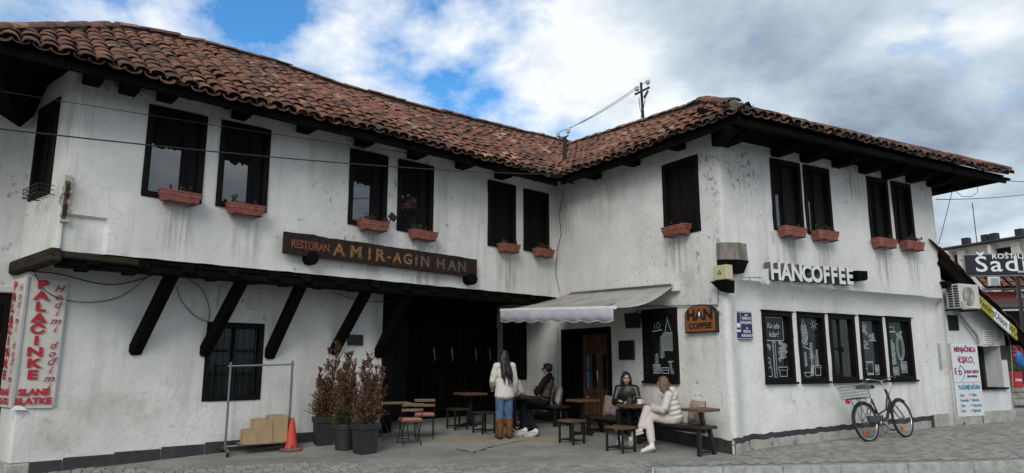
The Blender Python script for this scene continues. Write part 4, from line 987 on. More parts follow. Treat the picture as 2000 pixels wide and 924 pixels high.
for k, (lab, y, x, pn, tl) in enumerate(PL):
    u, z = FL.px(x, y + 9, .13); box_planter(FL, u, z, .56 if k < 4 else .5, lab, pn, rnd.uniform(-.03, .03), k)
u, z = FM.px(1321, 460, .13); box_planter(FM, u, z, .56, 'terracotta window box under the single courtyard window', 6, .0, 9)
for k, (lab, x, y, pn) in enumerate((('terracotta window box under the leftmost upper street window', 1549, 463, 5), ('terracotta window box second from left above the coffee lettering', 1613, 470, 9), ('terracotta window box third from left on the street side', 1729, 484, 4), ('terracotta window box with withered plant at the far right upper window', 1783, 489, 20))):
    u, z = FR.px(x, y, .13); box_planter(FR, u, z, .55, lab, pn, rnd.uniform(-.02, .02), 20 + k)

# carved restaurant board on two stub beams
a = FL.px(553, 474, .1); b = FL.px(929, 531, .1); e = empty('restaurant_sign', FL.p((a[0] + b[0]) / 2, -.1, 3.1), 'long dark wooden board with carved gold letters RESTORAN AMIR-AGIN HAN', 'sign')
n = 40; poly_t = []; poly_b = []
for i in range(n + 1):
    f_ = i / n; u = a[0] + (b[0] - a[0]) * f_; zt = FL.px(555, 452, .1)[1] * (1 - f_) + FL.px(928, 507, .1)[1] * f_; zb = FL.px(553, 495, .1)[1] * (1 - f_) + FL.px(928, 543, .1)[1] * f_
    poly_t.append((u, zt + .025 * noise.noise((u * 3, 1, 0)) + .012 * noise.noise((u * 11, 1, 0)))); poly_b.append((u, zb + .008 * noise.noise((u * 5, 2, 0))))
mb = MB(FL.M); mb.prism(poly_b + poly_t[::-1], -.14, -.08); mb.build('board', M_SIGNW, e)
M_GOLD = simple('worn_gold_lettering', (.19, .098, .036), .7, .55, 22, .3); M_GOLD2 = simple('faded_carving', (.095, .075, .052), .8, .5, 22, .3); M_REDL = simple('red_brown_lettering', (.20, .062, .025), .75, .4, 22, .2)
def sgn(f_): u = a[0] + (b[0] - a[0]) * f_; return u, (poly_t[int(f_ * n)][1] + poly_b[int(f_ * n)][1]) / 2
slope = math.atan2(sgn(.95)[1] - sgn(.05)[1], sgn(.95)[0] - sgn(.05)[0])
def carved(s_, f_, size, mat, bold, dz=0, sx_=1.0, rise=0, y_=-.143):
    u, z = sgn(f_); o = text('lettering', s_, size, FL.tm(u, y_, z + dz) @ Matrix.Rotation(slope, 4, 'Z'), mat, e, .004, bold, 0, sx=sx_); return o
carved('RESTORAN', .115, .185, M_REDL, .003, -.015, .72)
def serif(f_, size, ch, mat, wd=1.0, dz=0):
    carved(ch, f_, size, mat, .008, dz, wd)
    u, z = sgn(f_); m_ = MB(FL.M)
    feet = {'A': (-.3, .3), 'M': (-.36, .36), 'I': (0,), 'R': (-.22, .28), 'N': (-.28, .28), 'H': (-.28, .28)}.get(ch, ())
    for k in feet:
        for s_, ok in ((-1, True), (1, ch in 'MIHN')):
            if ok: m_.box((u + k * size * wd, -.143, z + dz + s_ * size * .345), (.16 * size, .008, .045 * size))
    if m_.v: m_.build('serif', mat, e)['kind'] = 'stuff'
for ch, f_, sz in (('A', .245, .27), ('M', .325, .27), ('I', .392, .27), ('R', .445, .28)): serif(f_, sz, ch, M_GOLD, 1.1, -.01)
carved('-', .492, .2, M_GOLD, .01)
m_ = MB(FL.M); u_, z_ = sgn(.46); m_.tube([(u_, -.143, z_ - .02), (u_ + .12, -.143, z_ - .14), (u_ + .27, -.143, z_ - .17), (u_ + .38, -.143, z_ - .15)], [.016, .02, .014, .005], 5, flat=.3); m_.build('flourish', M_GOLD, e)
for ch, f_, sz in (('A', .535, .235), ('G', .592, .26), ('I', .638, .25), ('N', .688, .26)): serif(f_, sz, ch, M_GOLD if f_ < .6 else M_GOLD2, 1.05, -.012)
for ch, f_, sz in (('H', .778, .25), ('A', .845, .25), ('N', .905, .25)): serif(f_, sz, ch, M_GOLD2, 1.1, -.012)
for x, y in ((607, 505), (918, 546)):
    u, z = FL.px(x, y, .12); m_ = MB(FL.M); vs = [(.11 * cos(k * pi / 4 + .3) * rnd.uniform(.8, 1.05), .11 * sin(k * pi / 4 + .3) * rnd.uniform(.8, 1.05)) for k in range(8)]
    m_.prism([(u + p[0], z + p[1]) for p in vs], -.24, .05); m_.build('stub_beam', M_BLACK, e)

# pancake banner folded round the corner
bx = []
e = empty('pancake_banner', FP.p(PU0, -.03, .9), 'cream vinyl banner with red pancake lettering folded round the left corner', 'banner')
u1b = FP.px(116, 670)[0]; zb0, zb1 = FP.px(75, 795)[1], 2.58
m_ = MB(FP.M); nn = 10; vs = []
for j in range(nn + 1):
    for i in range(5): vs.append((PU0 - .03 + (u1b - PU0 + .03) * i / 4, -.035 + .010 * noise.noise((i * .9, j * .7, 2)), zb0 + (zb1 - zb0) * j / nn - .02 * i / 4))
m_.add(vs, [(j * 5 + i, j * 5 + i + 1, j * 5 + i + 6, j * 5 + i + 5) for j in range(nn) for i in range(4)]); m_.build('front_sheet', M_VINYL, e, 180)
m_ = MB(FPE.M); vs = []
for j in range(nn + 1):
    for i in range(5): vs.append((-.62 + .65 * i / 4, -.035 + .008 * noise.noise((i * .9, j * .7, 7)), zb0 + (zb1 - zb0) * j / nn))
m_.add(vs, [(j * 5 + i, j * 5 + i + 1, j * 5 + i + 6, j * 5 + i + 5) for j in range(nn) for i in range(4)]); m_.build('side_sheet', M_VINYL, e, 180)
m_ = MB(FP.M); m_.box((PU0 - .02, -.045, (zb0 + zb1) / 2), (.035, .02, zb1 - zb0 + .04), None, 0, .004); m_.box((u1b + .01, -.04, (zb0 + zb1) / 2), (.022, .016, zb1 - zb0), None, 0, .003); m_.build('edge_strip', simple('galvanised_strip', (.42, .43, .44), .4, .1, 20, .02, .5, .3), e)
m_ = MB(FP.M); m_.add([(PU0 - .05, -.08, zb0 - .025), (PU0 + .16, -.07, zb0 - .03), (PU0 + .02, -.035, zb0 + .05)], [(0, 1, 2)]); m_.build('torn_flap', M_VINYLW, e)
W_ = u1b - PU0
def vert(word, fr, uc, z_hi, dz_, size, mat, bold, y_, shear=0, sx_=1.0, drift=0.0):
    k = 0
    for ch in word:
        if ch != ' ': text('lettering', ch, size, fr.tm(uc + drift * k, y_, z_hi - dz_ * k), mat, e, .001, bold, shear, sx=sx_)
        k += 1
H_ = zb1 - zb0
vert('PALAČINKE', FP, PU0 + W_ * .36, zb1 - .10, H_ * .0875, .165, M_RED, .008, -.054, 0, 1.5)
vert('Hodimi dođimi', FP, PU0 + W_ * .80, zb1 - .14, H_ * .064, .14, M_CRIM, .001, -.054, .35, 1.1)
text('lettering', 'SLANE', .115, FP.tm(PU0 + W_ * .46, -.054, zb0 + .20), M_RED, e, .001, .006, sx=1.1); text('lettering', 'SLATKE', .115, FP.tm(PU0 + W_ * .46, -.054, zb0 + .08), M_RED, e, .001, .006, sx=1.1)
vert('PALAČINKE', FPE, -.40, zb1 - .10, H_ * .0875, .165, M_RED, .008, -.054, 0, 1.2); vert('Hodimi dođimi', FPE, -.15, zb1 - .14, H_ * .064, .14, M_CRIM, .001, -.054, .35, 1.1)
text('lettering', 'SLANE', .11, FPE.tm(-.30, -.054, zb0 + .20), M_RED, e, .001, .005); text('lettering', 'SLATKE', .11, FPE.tm(-.30, -.054, zb0 + .08), M_RED, e, .001, .005)

# big block letters of the coffee house
e = empty('coffee_lettering', FR.p(2.0, -.1, 2.86), 'white block letters HANCOFFEE standing proud of the street wall', 'sign')
pa = FR.px(1500, 548, .1); pb = FR.px(1662, 560, .1); chs = 'HANCOFFEE'
wts = [1, 1.05, 1.05, .98, 1.12, .84, .84, .86, .86]; tot = sum(wts); acc = 0
ms = [M_LETTER, M_LETSIDE]
m_ = MB(FR.M); m_.prism([(pa[0] - .03 + .045 * cos(k_ * pi / 8 + pi), pa[1] - .02 + .05 * sin(k_ * pi / 8 + pi)) for k_ in range(9)] + [(pa[0] + .01, pa[1] + .20), (pa[0] - .01, pa[1] + .2), (pa[0] - .035, pa[1] + .1), (pa[0] - .05, pa[1] + .19), (pa[0] - .075, pa[1] + .19)], -.12, .0); m_.build('logo_cup', M_LETTER, e)
for ch, w_ in zip(chs, wts):
    f_ = (acc + w_ / 2) / tot; acc += w_; u = pa[0] + (pb[0] - pa[0]) * f_; z = FR.px(1500 + 162 * f_, 531 + 11.5 * f_ + .5, .1)[1]
    o = text('letter', ch, .40, FR.tm(u, -.10, z), M_LETTER, e, .07, .014, sx=.92)
    me = o.data; me.materials.append(M_LETSIDE); nn_ = FR.n
    for p in me.polygons: p.material_index = 0 if p.normal.dot(nn_) > .6 else 1
# oval-topped HAN COFFEE wall sign with black letters
c0 = FM.px(1368, 622, .06); e = empty('orange_wall_sign', FM.p(c0[0], -.05, c0[1] - .2), 'orange-brown arched sign reading HAN COFFEE on the courtyard wall', 'sign')
M_ORG = simple('orange_sign_wood', (.23, .075, .025), .6, .35, 14, .15)
def arch(w_, h_, k=10): return [(c0[0] - w_, c0[1] - h_), (c0[0] + w_, c0[1] - h_), (c0[0] + w_, c0[1] + h_ * .35)] + [(c0[0] + w_ * .95 * cos(pi * i / k), c0[1] + h_ * .35 + h_ * .65 * sin(pi * i / k)) for i in range(1, k)] + [(c0[0] - w_, c0[1] + h_ * .35)]
m_ = MB(FM.M); m_.prism(arch(.345, .235), -.07, .02); m_.build('rim', M_BLACKM, e)
m_ = MB(FM.M); m_.prism(arch(.325, .215), -.08, -.06); m_.build('board', M_ORG, e)
text('lettering', 'HAN', .25, FM.tm(c0[0], -.083, c0[1] + .055), M_BLACKP, e, .003, .008, sx=1.05); text('lettering', 'COFFEE', .125, FM.tm(c0[0], -.083, c0[1] - .125), M_BLACKP, e, .003, .004, sx=1.15)
m_ = MB(FM.M); m_.ell((c0[0], -.088, c0[1] + .07), (.022, .006, .045)); m_.build('bean', M_WHITEP, e, 180)
# blue street-name plate
c0 = FR.px(1459.5, 635.5, -.1); e = empty('street_name_plate', FR.p(c0[0], .06, c0[1] - .2), 'small blue enamel street-name plate on the corner wall', 'sign')
M_ENAM = simple('blue_enamel', (.012, .014, .075), .35, .2, 6, .03)
m_ = MB(FR.M); m_.box((c0[0], cove(c0[0], c0[1]) - .04, c0[1]), (.40, .02, .46), None, 0, .006); m_.build('plate', M_ENAM, e)
yy = cove(c0[0], c0[1]) - .052
m_ = MB(FR.M); w_ = .38; 
for (a_, b_, c_, d_) in ((-.19, .19, .215, .221), (-.19, .19, -.221, -.215), (-.19, -.184, -.22, .22), (.184, .19, -.22, .22), (-.085, -.081, -.06, .2)): m_.box((c0[0] + (a_ + b_) / 2, yy + .001, c0[1] + (c_ + d_) / 2), (b_ - a_, .003, d_ - c_))
m_.box((c0[0] - .135, yy, c0[1] - .09), (.09, .003, .035)); m_.lathe([(.04, 0), (.04, .003)], 14, Matrix.Translation((c0[0] - .135, yy, c0[1] - .0)) @ Matrix.Rotation(pi / 2, 4, 'X')); m_.build('emblem', M_WHITEP, e)
for s_, dz_, sz in (('улица', .175, .035), ('РИФАТА', .115, .072), ('БУРЏОВИЋА', .045, .062), ('ulica', -.04, .035), ('RIFATA', -.10, .072), ('BURDŽOVIĆA', -.17, .058)): text('lettering', s_, sz, FR.tm(c0[0] + .055, yy - .001, c0[1] + dz_), M_WHITEP, e, .001, .001, sx=.72)
# corner stone brackets with slate-clad light box, junction box
c0 = FR.px(1447, 494, .12); e = empty('slatted_lamp_box', FR.p(c0[0], -.1, c0[1]), 'weathered grey wooden lamp box on a black corner bracket', 'lamp box')
m_ = MB()
cc_ = Vector((Cc.x, Cc.y, 0)); bis = (FR.n + FM.n).normalized()
def hexa(z0, z1, r0, r1):
    vs = []
    for z_, r_ in ((z0, r0), (z1, r1)):
        for q in (FM.p(-r_ * .35, -.03, z_), FM.p(-r_ * .35, -.10, z_), FM.p(-.0, -.12, z_) + FR.n * .04, FR.p(.14, -.19, z_), FR.p(r_ * 2.3, -.15, z_), FR.p(r_ * 2.4, .0, z_), cc_ + Vector((0, 0, z_))): vs.append(q)
    return vs
zc = c0[1]
for k in range(1):
    vs = hexa(zc - .125, zc + .155, .17, .165); n = 7
    m_.add(vs, [tuple(range(n)), tuple(range(2 * n - 1, n - 1, -1))] + [(i, i + n, (i + 1) % n + n, (i + 1) % n) for i in range(n)])
m_.build('box', M_WEATH, e)
m_ = MB(); vs = hexa(zc - .34, zc - .125, .12, .18)
m_.add(vs, [tuple(range(n)), tuple(range(2 * n - 1, n - 1, -1))] + [(i, i + n, (i + 1) % n + n, (i + 1) % n) for i in range(n)]); m_.build('bracket', M_BLACK, e)
c0 = FM.px(1412, 533, .08); e = empty('junction_box', FM.p(c0[0], -.05, c0[1] - .1), 'pale yellow electrical junction box with warning triangle at the corner', 'junction box')
m_ = MB(FM.M); m_.box((c0[0], -.08, c0[1]), (.28, .16, .24), None, 0, .012); m_.build('case', simple('yellowed_plastic', (.50, .46, .28), .5, .1, 6, .03), e)
m_ = MB(FM.M); q_ = c0[0]; m_.add([(q_ - .045, -.163, c0[1] - .03), (q_ + .045, -.163, c0[1] - .03), (q_, -.163, c0[1] + .045)], [(0, 1, 2)]); m_.add([(q_ - .026, -.165, c0[1] - .02), (q_ + .026, -.165, c0[1] - .02), (q_, -.165, c0[1] + .026)], [(0, 1, 2)], 1); m_.build('warning_triangle', [M_BLACKP, M_YELLOW], e)
m_ = MB(FM.M); z_ = c0[1] - .13
m_.add([(q_ - .2, .05, z_), (q_ + .12, .05, z_), (q_ + .12, -.17, z_), (q_ - .2, -.17, z_), (q_ - .03, .05, z_ - .19), (q_ + .1, .05, z_ - .2), (q_ + .09, -.1, z_ - .17), (q_ - .06, -.1, z_ - .16)], [(0, 1, 2, 3), (7, 6, 5, 4), (0, 4, 5, 1), (1, 5, 6, 2), (2, 6, 7, 3), (3, 7, 4, 0)]); m_.build('bracket', M_BLACK, e)
# stub beam right of the letters, wedge lamp at the far edge
c0 = FR.px(1685, 538, .2); m_ = MB(FR.M); m_.prism([(c0[0] - .17, c0[1] + .08), (c0[0] + .15, c0[1] + .09), (c0[0] + .14, c0[1] - .06), (c0[0] + .08, c0[1] - .09), (c0[0] - .13, c0[1] - .10)], -.2, .06)
m_.top('stub_beam', M_BLACK, FR.p(c0[0], 0, c0[1]), 'short black beam end right of the coffee lettering', 'beam')
c0 = FR.px(1843, 557, .05); m_ = MB(FR.M); m_.prism([(c0[0] - .05, c0[1] + .07), (c0[0] + .17, c0[1] + .07), (c0[0] + .14, c0[1] - .03), (c0[0] + .02, c0[1] - .07)], -.12, .1); m_.top('wedge_bracket', M_BLACK, FR.p(c0[0], 0, c0[1]), 'black wedge-shaped bracket on the far right edge of the inn', 'bracket')
# black notice boards, speaker
c0 = FM.px(1223, 684, .03); e = empty('menu_board', FM.p(c0[0], -.02, c0[1] - .2), 'small black menu board between door and chalk window', 'board')
m_ = MB(FM.M); m_.box((c0[0], -.02, c0[1]), (.42, .04, .36), None, 0, .005); m_.build('frame', M_BLACKM, e); m_ = MB(FM.M); m_.box((c0[0], -.042, c0[1]), (.36, .004, .30)); m_.build('slate', simple('slate_face', (.014, .016, .02), .4, .2, 5, 0), e)
c0 = FP.px(695, 664, .03); e = empty('notice_board', FP.p(c0[0], -.02, c0[1] - .1), 'small black plate on the wall above the dry conifers', 'board')
m_ = MB(FP.M); m_.box((c0[0], -.02, c0[1]), (.31, .03, .19), None, 0, .005); m_.build('plate', M_BLACKM, e)
c0 = FM.px(1236, 626, .14); e = empty('loudspeaker', FM.p(c0[0], -.1, c0[1] - .15), 'black loudspeaker hanging under the awning end', 'speaker')
m_ = MB(FM.M); m_.add([(c0[0] + a_ * w_, -.14 + b_ * d_, c0[1] + z_) for z_, w_, d_ in ((-.14, .115, .07), (.13, .13, .1)) for a_ in (-1, 1) for b_ in (-1, 1)], [(0, 1, 3, 2), (4, 6, 7, 5), (0, 4, 5, 1), (2, 3, 7, 6), (0, 2, 6, 4), (1, 5, 7, 3)]); m_.build('cabinet', M_BLACKM, e)
m_ = MB(FM.M); m_.box((c0[0], -.235, c0[1]), (.19, .012, .22), Matrix.Rotation(-.1, 3, 'X'), 0, .004); m_.build('grille', simple('speaker_grille', (.02, .02, .021), .8, .3, 80, .3), e); m_ = MB(FM.M); m_.tube([(c0[0], -.08, c0[1] + .1), (c0[0] - .02, .02, c0[1] + .2)], .012, 6); m_.build('bracket', M_BLACKM, e)
# floodlight beside the third window box
c0 = FL.px(764, 424, .12); e = empty('floodlight', FL.p(c0[0], -.1, c0[1] - .15), 'black floodlight tilted beside the window above the sign', 'lamp')
m_ = MB(FL.M); m_.box((c0[0] + .02, -.14, c0[1]), (.15, .05, .11), Matrix.Rotation(.6, 3, 'Y'), 0, .008); m_.build('housing', M_BLACKM, e); m_ = MB(FL.M); m_.tube([(c0[0] - .06, .02, c0[1] - .2), (c0[0] - .03, -.1, c0[1] - .12), (c0[0], -.14, c0[1])], .013, 6); m_.box((c0[0] - .06, -.04, c0[1] - .13), (.05, .1, .2), None, 0, .006); m_.build('arm', M_BLACKM, e)
# wire rack outside the end window
c0 = FE.px(92, 385, .05); m_ = MB(FE.M)
for k in range(3): m_.tube([(c0[0] + .15, -.02, c0[1] + .02 + k * .06), (c0[0] + .15, -.22, c0[1] + .02 + k * .06), (c0[0] - .45, -.22, c0[1] + .02 + k * .06), (c0[0] - .45, -.02, c0[1] + .02 + k * .06)], .006, 5)
for k in range(5): m_.tube([(c0[0] + .12 - k * .13, -.22, c0[1] + .14), (c0[0] + .12 - k * .13, -.22, c0[1] + .02), (c0[0] + .12 - k * .13, -.0, c0[1] + .02)], .005, 5)
m_.top('wire_rack', M_BLACKM, FE.p(c0[0], 0, c0[1]), 'empty black wire flower rack outside the end window', 'rack')

# awning over the courtyard door
W0 = FM.p(FM.px(1120, 576)[0], -.06, 2.83); W1 = FM.p(FM.px(1322, 556)[0], -.06, 2.74)
fl = FM.n * 1.72; A0 = Vector((W0.x, W0.y, 0)) + fl; A0.z = 2.42; A1 = Vector((W1.x, W1.y, 0)) + FM.n * 1.38; A1.z = 2.27
def fitz(v, y):                                # height that puts the front bar on its measured line of sight
    r = pxdir(1000 + FPX * v.x / (v.y * cos(PITCH) + .9 * sin(PITCH)), y); return CAMH + r.z * (v.y / r.y)
A0.z = fitz(A0, 606); A1.z = fitz(A1, 601)
e = empty('awning', W0, 'grey stained fabric awning with scalloped valance over the courtyard door', 'awning')
t = NT('grey_awning_cloth', (.21, .205, .19), .85, .2); f1 = t.noise(1.6, 6, .65); f2 = t.noise(5, 6, .7, (1, 1, 1))
c = t.ramp(f1, [(.3, (.25, .24, .215)), (.55, (.37, .358, .325)), (.75, (.44, .425, .385))]); c = t.mix(t.ramp(f2, [(.55, 0), (.72, .6)]), c, (.19, .16, .12)); t.col(c); t.bump(f1, .15, .03); M_AWN = t.m
M_VAL = simple('lilac_grey_valance', (.40, .395, .44), .8, .15, 5, .1)
nu, nv = 14, 8; vs = []
for j in range(nv + 1):
    for i in range(nu + 1):
        fu, fv = i / nu, j / nv; p = W0.lerp(W1, fu).lerp(A0.lerp(A1, fu), fv); sag = -.10 * sin(pi * fv) * (.35 + .9 * fu ** 3) - .02 * sin(pi * fu) * sin(pi * fv)
        vs.append((p.x, p.y, p.z + sag + .006 * noise.noise((fu * 6, fv * 4, 0))))
fs = [(j * (nu + 1) + i, j * (nu + 1) + i + 1, (j + 1) * (nu + 1) + i + 1, (j + 1) * (nu + 1) + i) for j in range(nv) for i in range(nu)]
m_ = MB(); m_.add(vs, fs); o = m_.build('canopy', M_AWN, e, 180); md = o.modifiers.new('thick', 'SOLIDIFY'); md.thickness = .006
m_ = MB(); m_.bar(A0 - (A1 - A0).normalized() * .03, A1 + (A1 - A0).normalized() * .03, .05, .055, 0, (0, 0, 1), .01); m_.build('front_bar', M_WHITEP, e)
vs = []; k = 64
for i in range(k + 1):
    f_ = i / k; p = A0.lerp(A1, f_) + FM.n * .03; vs += [(p.x, p.y, p.z - .02), (p.x + FM.n.x * .006, p.y, p.z - .13), (p.x + .01 * sin(f_ * 50), p.y, p.z - .205 - .035 * abs(sin(f_ * pi * 8)))]
m_ = MB(); m_.add(vs, [q for i in range(k) for q in ((3 * i, 3 * i + 3, 3 * i + 4, 3 * i + 1), (3 * i + 1, 3 * i + 4, 3 * i + 5, 3 * i + 2))]); o = m_.build('valance', M_VAL, e, 180); o.modifiers.new('thick', 'SOLIDIFY').thickness = .004
m_ = MB(); m_.tube([Vector(vs[3 * i + 2]) for i in range(k + 1)], .007, 4); m_.build('valance_piping', M_WHITEP, e)
m_ = MB(); m_.tube([W0, W1], .045, 8); m_.build('roller', M_STEEL, e)
for f_ in (.12, .88):
    p = W0.lerp(W1, f_) - Vector((0, 0, .12)); q = A0.lerp(A1, f_); el = p.lerp(q, .5) + (W1 - W0).normalized() * (.35 if f_ < .5 else -.35) - Vector((0, 0, .03))
    m_ = MB(); m_.tube([p, el], .022, 6); m_.tube([el, q], .018, 6); m_.box(p, (.08, .1, .12), None, 0, .01); m_.build('folding_arm', M_STEEL, e)
m_ = MB(FM.M); q = FM.px(1322, 562); m_.box((q[0] + .02, -.05, q[1]), (.14, .1, .14), None, 0, .01); m_.build('end_cap', M_LETTER, e)

# masts and insulators on the roofs
def insul(mb_, p, s_=1.0):
    mb_.lathe([(.012 * s_, -.06), (.012 * s_, 0), (.035 * s_, .005), (.045 * s_, .03), (.03 * s_, .05), (.04 * s_, .06), (.042 * s_, .09), (.02 * s_, .12), (.003, .125)], 10, Matrix.Translation(p))
M_PORC = simple('white_porcelain', (.55, .55, .53), .3, .1, 10, 0)
dp = 17.2; base = CAMP + pxdir(1257, 232) * dp; topm = CAMP + pxdir(1252, 163) * dp
e = empty('roof_mast', base - Vector((0, 0, .3)), 'black pole with crossarm and white insulators behind the courtyard roof', 'pole')
m_ = MB(); m_.tube([base - Vector((0, 0, .5)), topm + Vector((0, 0, .02))], [.038, .03], 8); m_.build('pole', M_BLACKM, e)
ca, cb = CAMP + pxdir(1241, 184) * (dp - .25), CAMP + pxdir(1268, 171) * (dp + .25)
m_ = MB(); m_.bar(ca, cb, .05, .055, 0, (0, 0, 1), .008); m_.build('crossarm', M_BLACKM, e)
MA = ca + Vector((.04, 0, .09)); MBp = cb + Vector((-.03, 0, .09))
for p in (MA, MBp): m_ = MB(); insul(m_, p, 1.3); m_.build('insulator', M_PORC, e, 50)
m_ = MB(); m_.box(CAMP + pxdir(1262, 184) * dp, (.06, .06, .2), Matrix.Rotation(.5, 3, 'Y'), 0, .01); m_.build('fuse_holder', M_BLACKM, e)
m_ = MB(); a_ = CAMP + pxdir(1261, 188) * dp; m_.tube([a_, a_ + Vector((-.06, 0, -.3)), a_ + Vector((-.14, 0, -.55))], .008, 4); m_.tube([CAMP + pxdir(1248, 190) * dp, CAMP + pxdir(1250, 212) * dp, CAMP + pxdir(1254, 225) * dp], .008, 4); m_.build('lead_wire', M_CABLE, e)
dp2 = 16.5; b2 = CAMP + pxdir(1102, 300) * dp2; t2 = CAMP + pxdir(1103, 268) * dp2
e = empty('roof_bracket', b2 - Vector((0, 0, .15)), 'short dark post with two insulators in the roof valley', 'bracket')
m_ = MB(); m_.tube([b2 - Vector((0, 0, .6)), t2], .045, 8); m_.tube([t2, t2 + Vector((.07, 0, .03)), CAMP + pxdir(1110, 262) * dp2], .018, 6); m_.tube([t2, t2 + Vector((-.1, 0, .0)), CAMP + pxdir(1090, 268) * dp2], .014, 6); m_.build('post', M_BLACKM, e)
IA, IB = CAMP + pxdir(1110, 260) * dp2, CAMP + pxdir(1090, 267) * dp2
for p in (IA, IB): m_ = MB(); insul(m_, p, 1.1); m_.build('insulator', M_PORC, e, 50)

# cables
def sagline(a_, b_, s_, n=16): a_, b_ = Vector(a_), Vector(b_); return [a_.lerp(b_, i / n) - Vector((0, 0, 4 * s_ * (i / n) * (1 - i / n))) for i in range(n + 1)]
def cable(pts, r, label, nm='cable', n=5): m_ = MB(); m_.tube(pts, r, n); return m_.top(nm, M_CABLE, pts[0], label, 'cable')
cable(sagline(IA + Vector((0, 0, .1)), MA + Vector((0, 0, .1)), .05), .007, 'thin wire from valley insulator up to the mast, upper of the pair'); cable(sagline(IB + Vector((0, 0, .1)), MBp + Vector((0, 0, .1)), .12), .007, 'thin wire from valley insulator up to the mast, lower of the pair')
cable(sagline(CAMP + pxdir(-60, 245) * 7.0, CAMP + pxdir(1090, 341) * 14.6, .10), .0085, 'black overhead cable crossing the long wing at window height')
cable(sagline(CAMP + pxdir(-60, 168) * 8.2, CAMP + pxdir(1050, 330) * 14.8, .06), .005, 'thin overhead wire above the black cable on the long wing')
cable([CAMP + pxdir(x, y) * 10.6 for x, y in ((48, 172), (45, 205), (30, 245), (20, 290), (28, 340), (34, 380), (30, 430), (32, 470), (38, 510), (50, 525))], .010, 'thick black cable hanging down the recessed left wall')
cable([CAMP + pxdir(x, y) * 10.4 for x, y in ((0, 452), (18, 480), (40, 505), (52, 522), (0, 538))], .005, 'thin loose wire at the far left wall edge')
def onP(lst, off=.04): return [FP.p(*(lambda q: (q[0], -off, q[1]))(FP.px(x, y, off))) for x, y in lst]
def smoothp(p, it=2):
    for _ in range(it):
        q = [p[0]]
        for a_, b_ in zip(p, p[1:]): q += [a_.lerp(b_, .25), a_.lerp(b_, .75)]
        p = q + [p[-1]]
    return p
cable(smoothp(onP([(62, 530), (120, 535), (170, 550), (220, 558), (270, 548), (300, 536), (330, 533)])), .008, 'upper sagging black cable over the banner top')
cable(smoothp(onP([(68, 535), (90, 575), (150, 592), (215, 588), (255, 570), (290, 538)])), .006, 'lower sagging black cable drooping beside the banner')
cable(smoothp(onP([(345, 560), (355, 590), (385, 622), (408, 628)])), .006, 'cable curling between the first and second strut'); cable(smoothp(onP([(360, 540), (395, 562), (410, 600), (408, 625)])), .006, 'short cable hanging behind the second strut'); cable(onP([(432, 555), (428, 575), (424, 598)]), .005, 'short straight wire above the barred window')
cable(smoothp(onP([(655, 573), (700, 588), (750, 590), (775, 585), (790, 560)])), .006, 'cable under the jetty beside the last strut')
cable([FM.p(*(lambda q: (q[0], -.03, q[1]))(FM.px(x, y, .03))) for x, y in ((1090, 368), (1100, 375), (1092, 420), (1096, 455), (1088, 490), (1085, 530), (1092, 570))], .006, 'cable running down the inner corner to the awning')
cable([FM.p(*(lambda q: (q[0], -.05, q[1]))(FM.px(x, y, .05))) for x, y in ((1170, 335), (1165, 350), (1167, 365), (1173, 360), (1178, 340), (1176, 330))], .005, 'small cable loop hanging under the courtyard eave')
m_ = MB(FM.M); a_, b_ = FM.px(1212, 600), FM.px(1404, 595); c_ = FM.px(1404, 560); m_.tube([(a_[0], -.02, a_[1]), (b_[0], -.02, b_[1]), (c_[0], -.02, c_[1])], .011, 6); m_.top('conduit', simple('grey_conduit', (.22, .22, .21), .6, .2, 10, 0), FM.p(a_[0], 0, a_[1]), 'thin grey conduit running above the chalk window to the corner', 'conduit')
m_ = MB(FM.M); q0, q1 = FM.px(1092, 640), FM.px(1088, 820); m_.tube([(q0[0] - .02, -.04, q0[1]), (q1[0], -.04, q1[1])], .022, 8); m_.top('downpipe', M_PLASTER_M, FM.p(q1[0], 0, q1[1]), 'thin white pipe beside the coffee house door', 'pipe')
m_ = MB(FR.M); a_, b_ = FR.px(1462, 538, .02), FR.px(1500, 540, .02); m_.tube([(.02, -.02, 2.77), (a_[0], -.02, a_[1] - .02), (b_[0], -.02, b_[1])], .012, 6); m_.top('sign_conduit', M_PLASTER, FR.p(.02, 0, 2.77), 'short white conduit feeding the coffee lettering', 'conduit')
ec = FR.p(uE2 - .75, -.35, 5.2)
cable([CAMP + pxdir(x, y) * 15.5 for x, y in ((1862, 360), (1858, 380), (1848, 420), (1838, 460), (1832, 478))], .007, 'black wire dropping from the right eave to the low house'); cable([CAMP + pxdir(x, y) * 15.5 for x, y in ((1865, 360), (1868, 375), (1880, 384), (1898, 384), (1909, 375), (1910, 360))], .006, 'round wire loop hanging from the right eave')
cable(sagline(CAMP + pxdir(1828, 390) * 16.5, CAMP + pxdir(2060, 370) * 30, .1), .010, 'lower distant wire leaving the right eave'); cable(sagline(CAMP + pxdir(1955, 352) * 15.5, CAMP + pxdir(2060, 353) * 30, .05), .010, 'upper distant wire leaving the right eave tip')
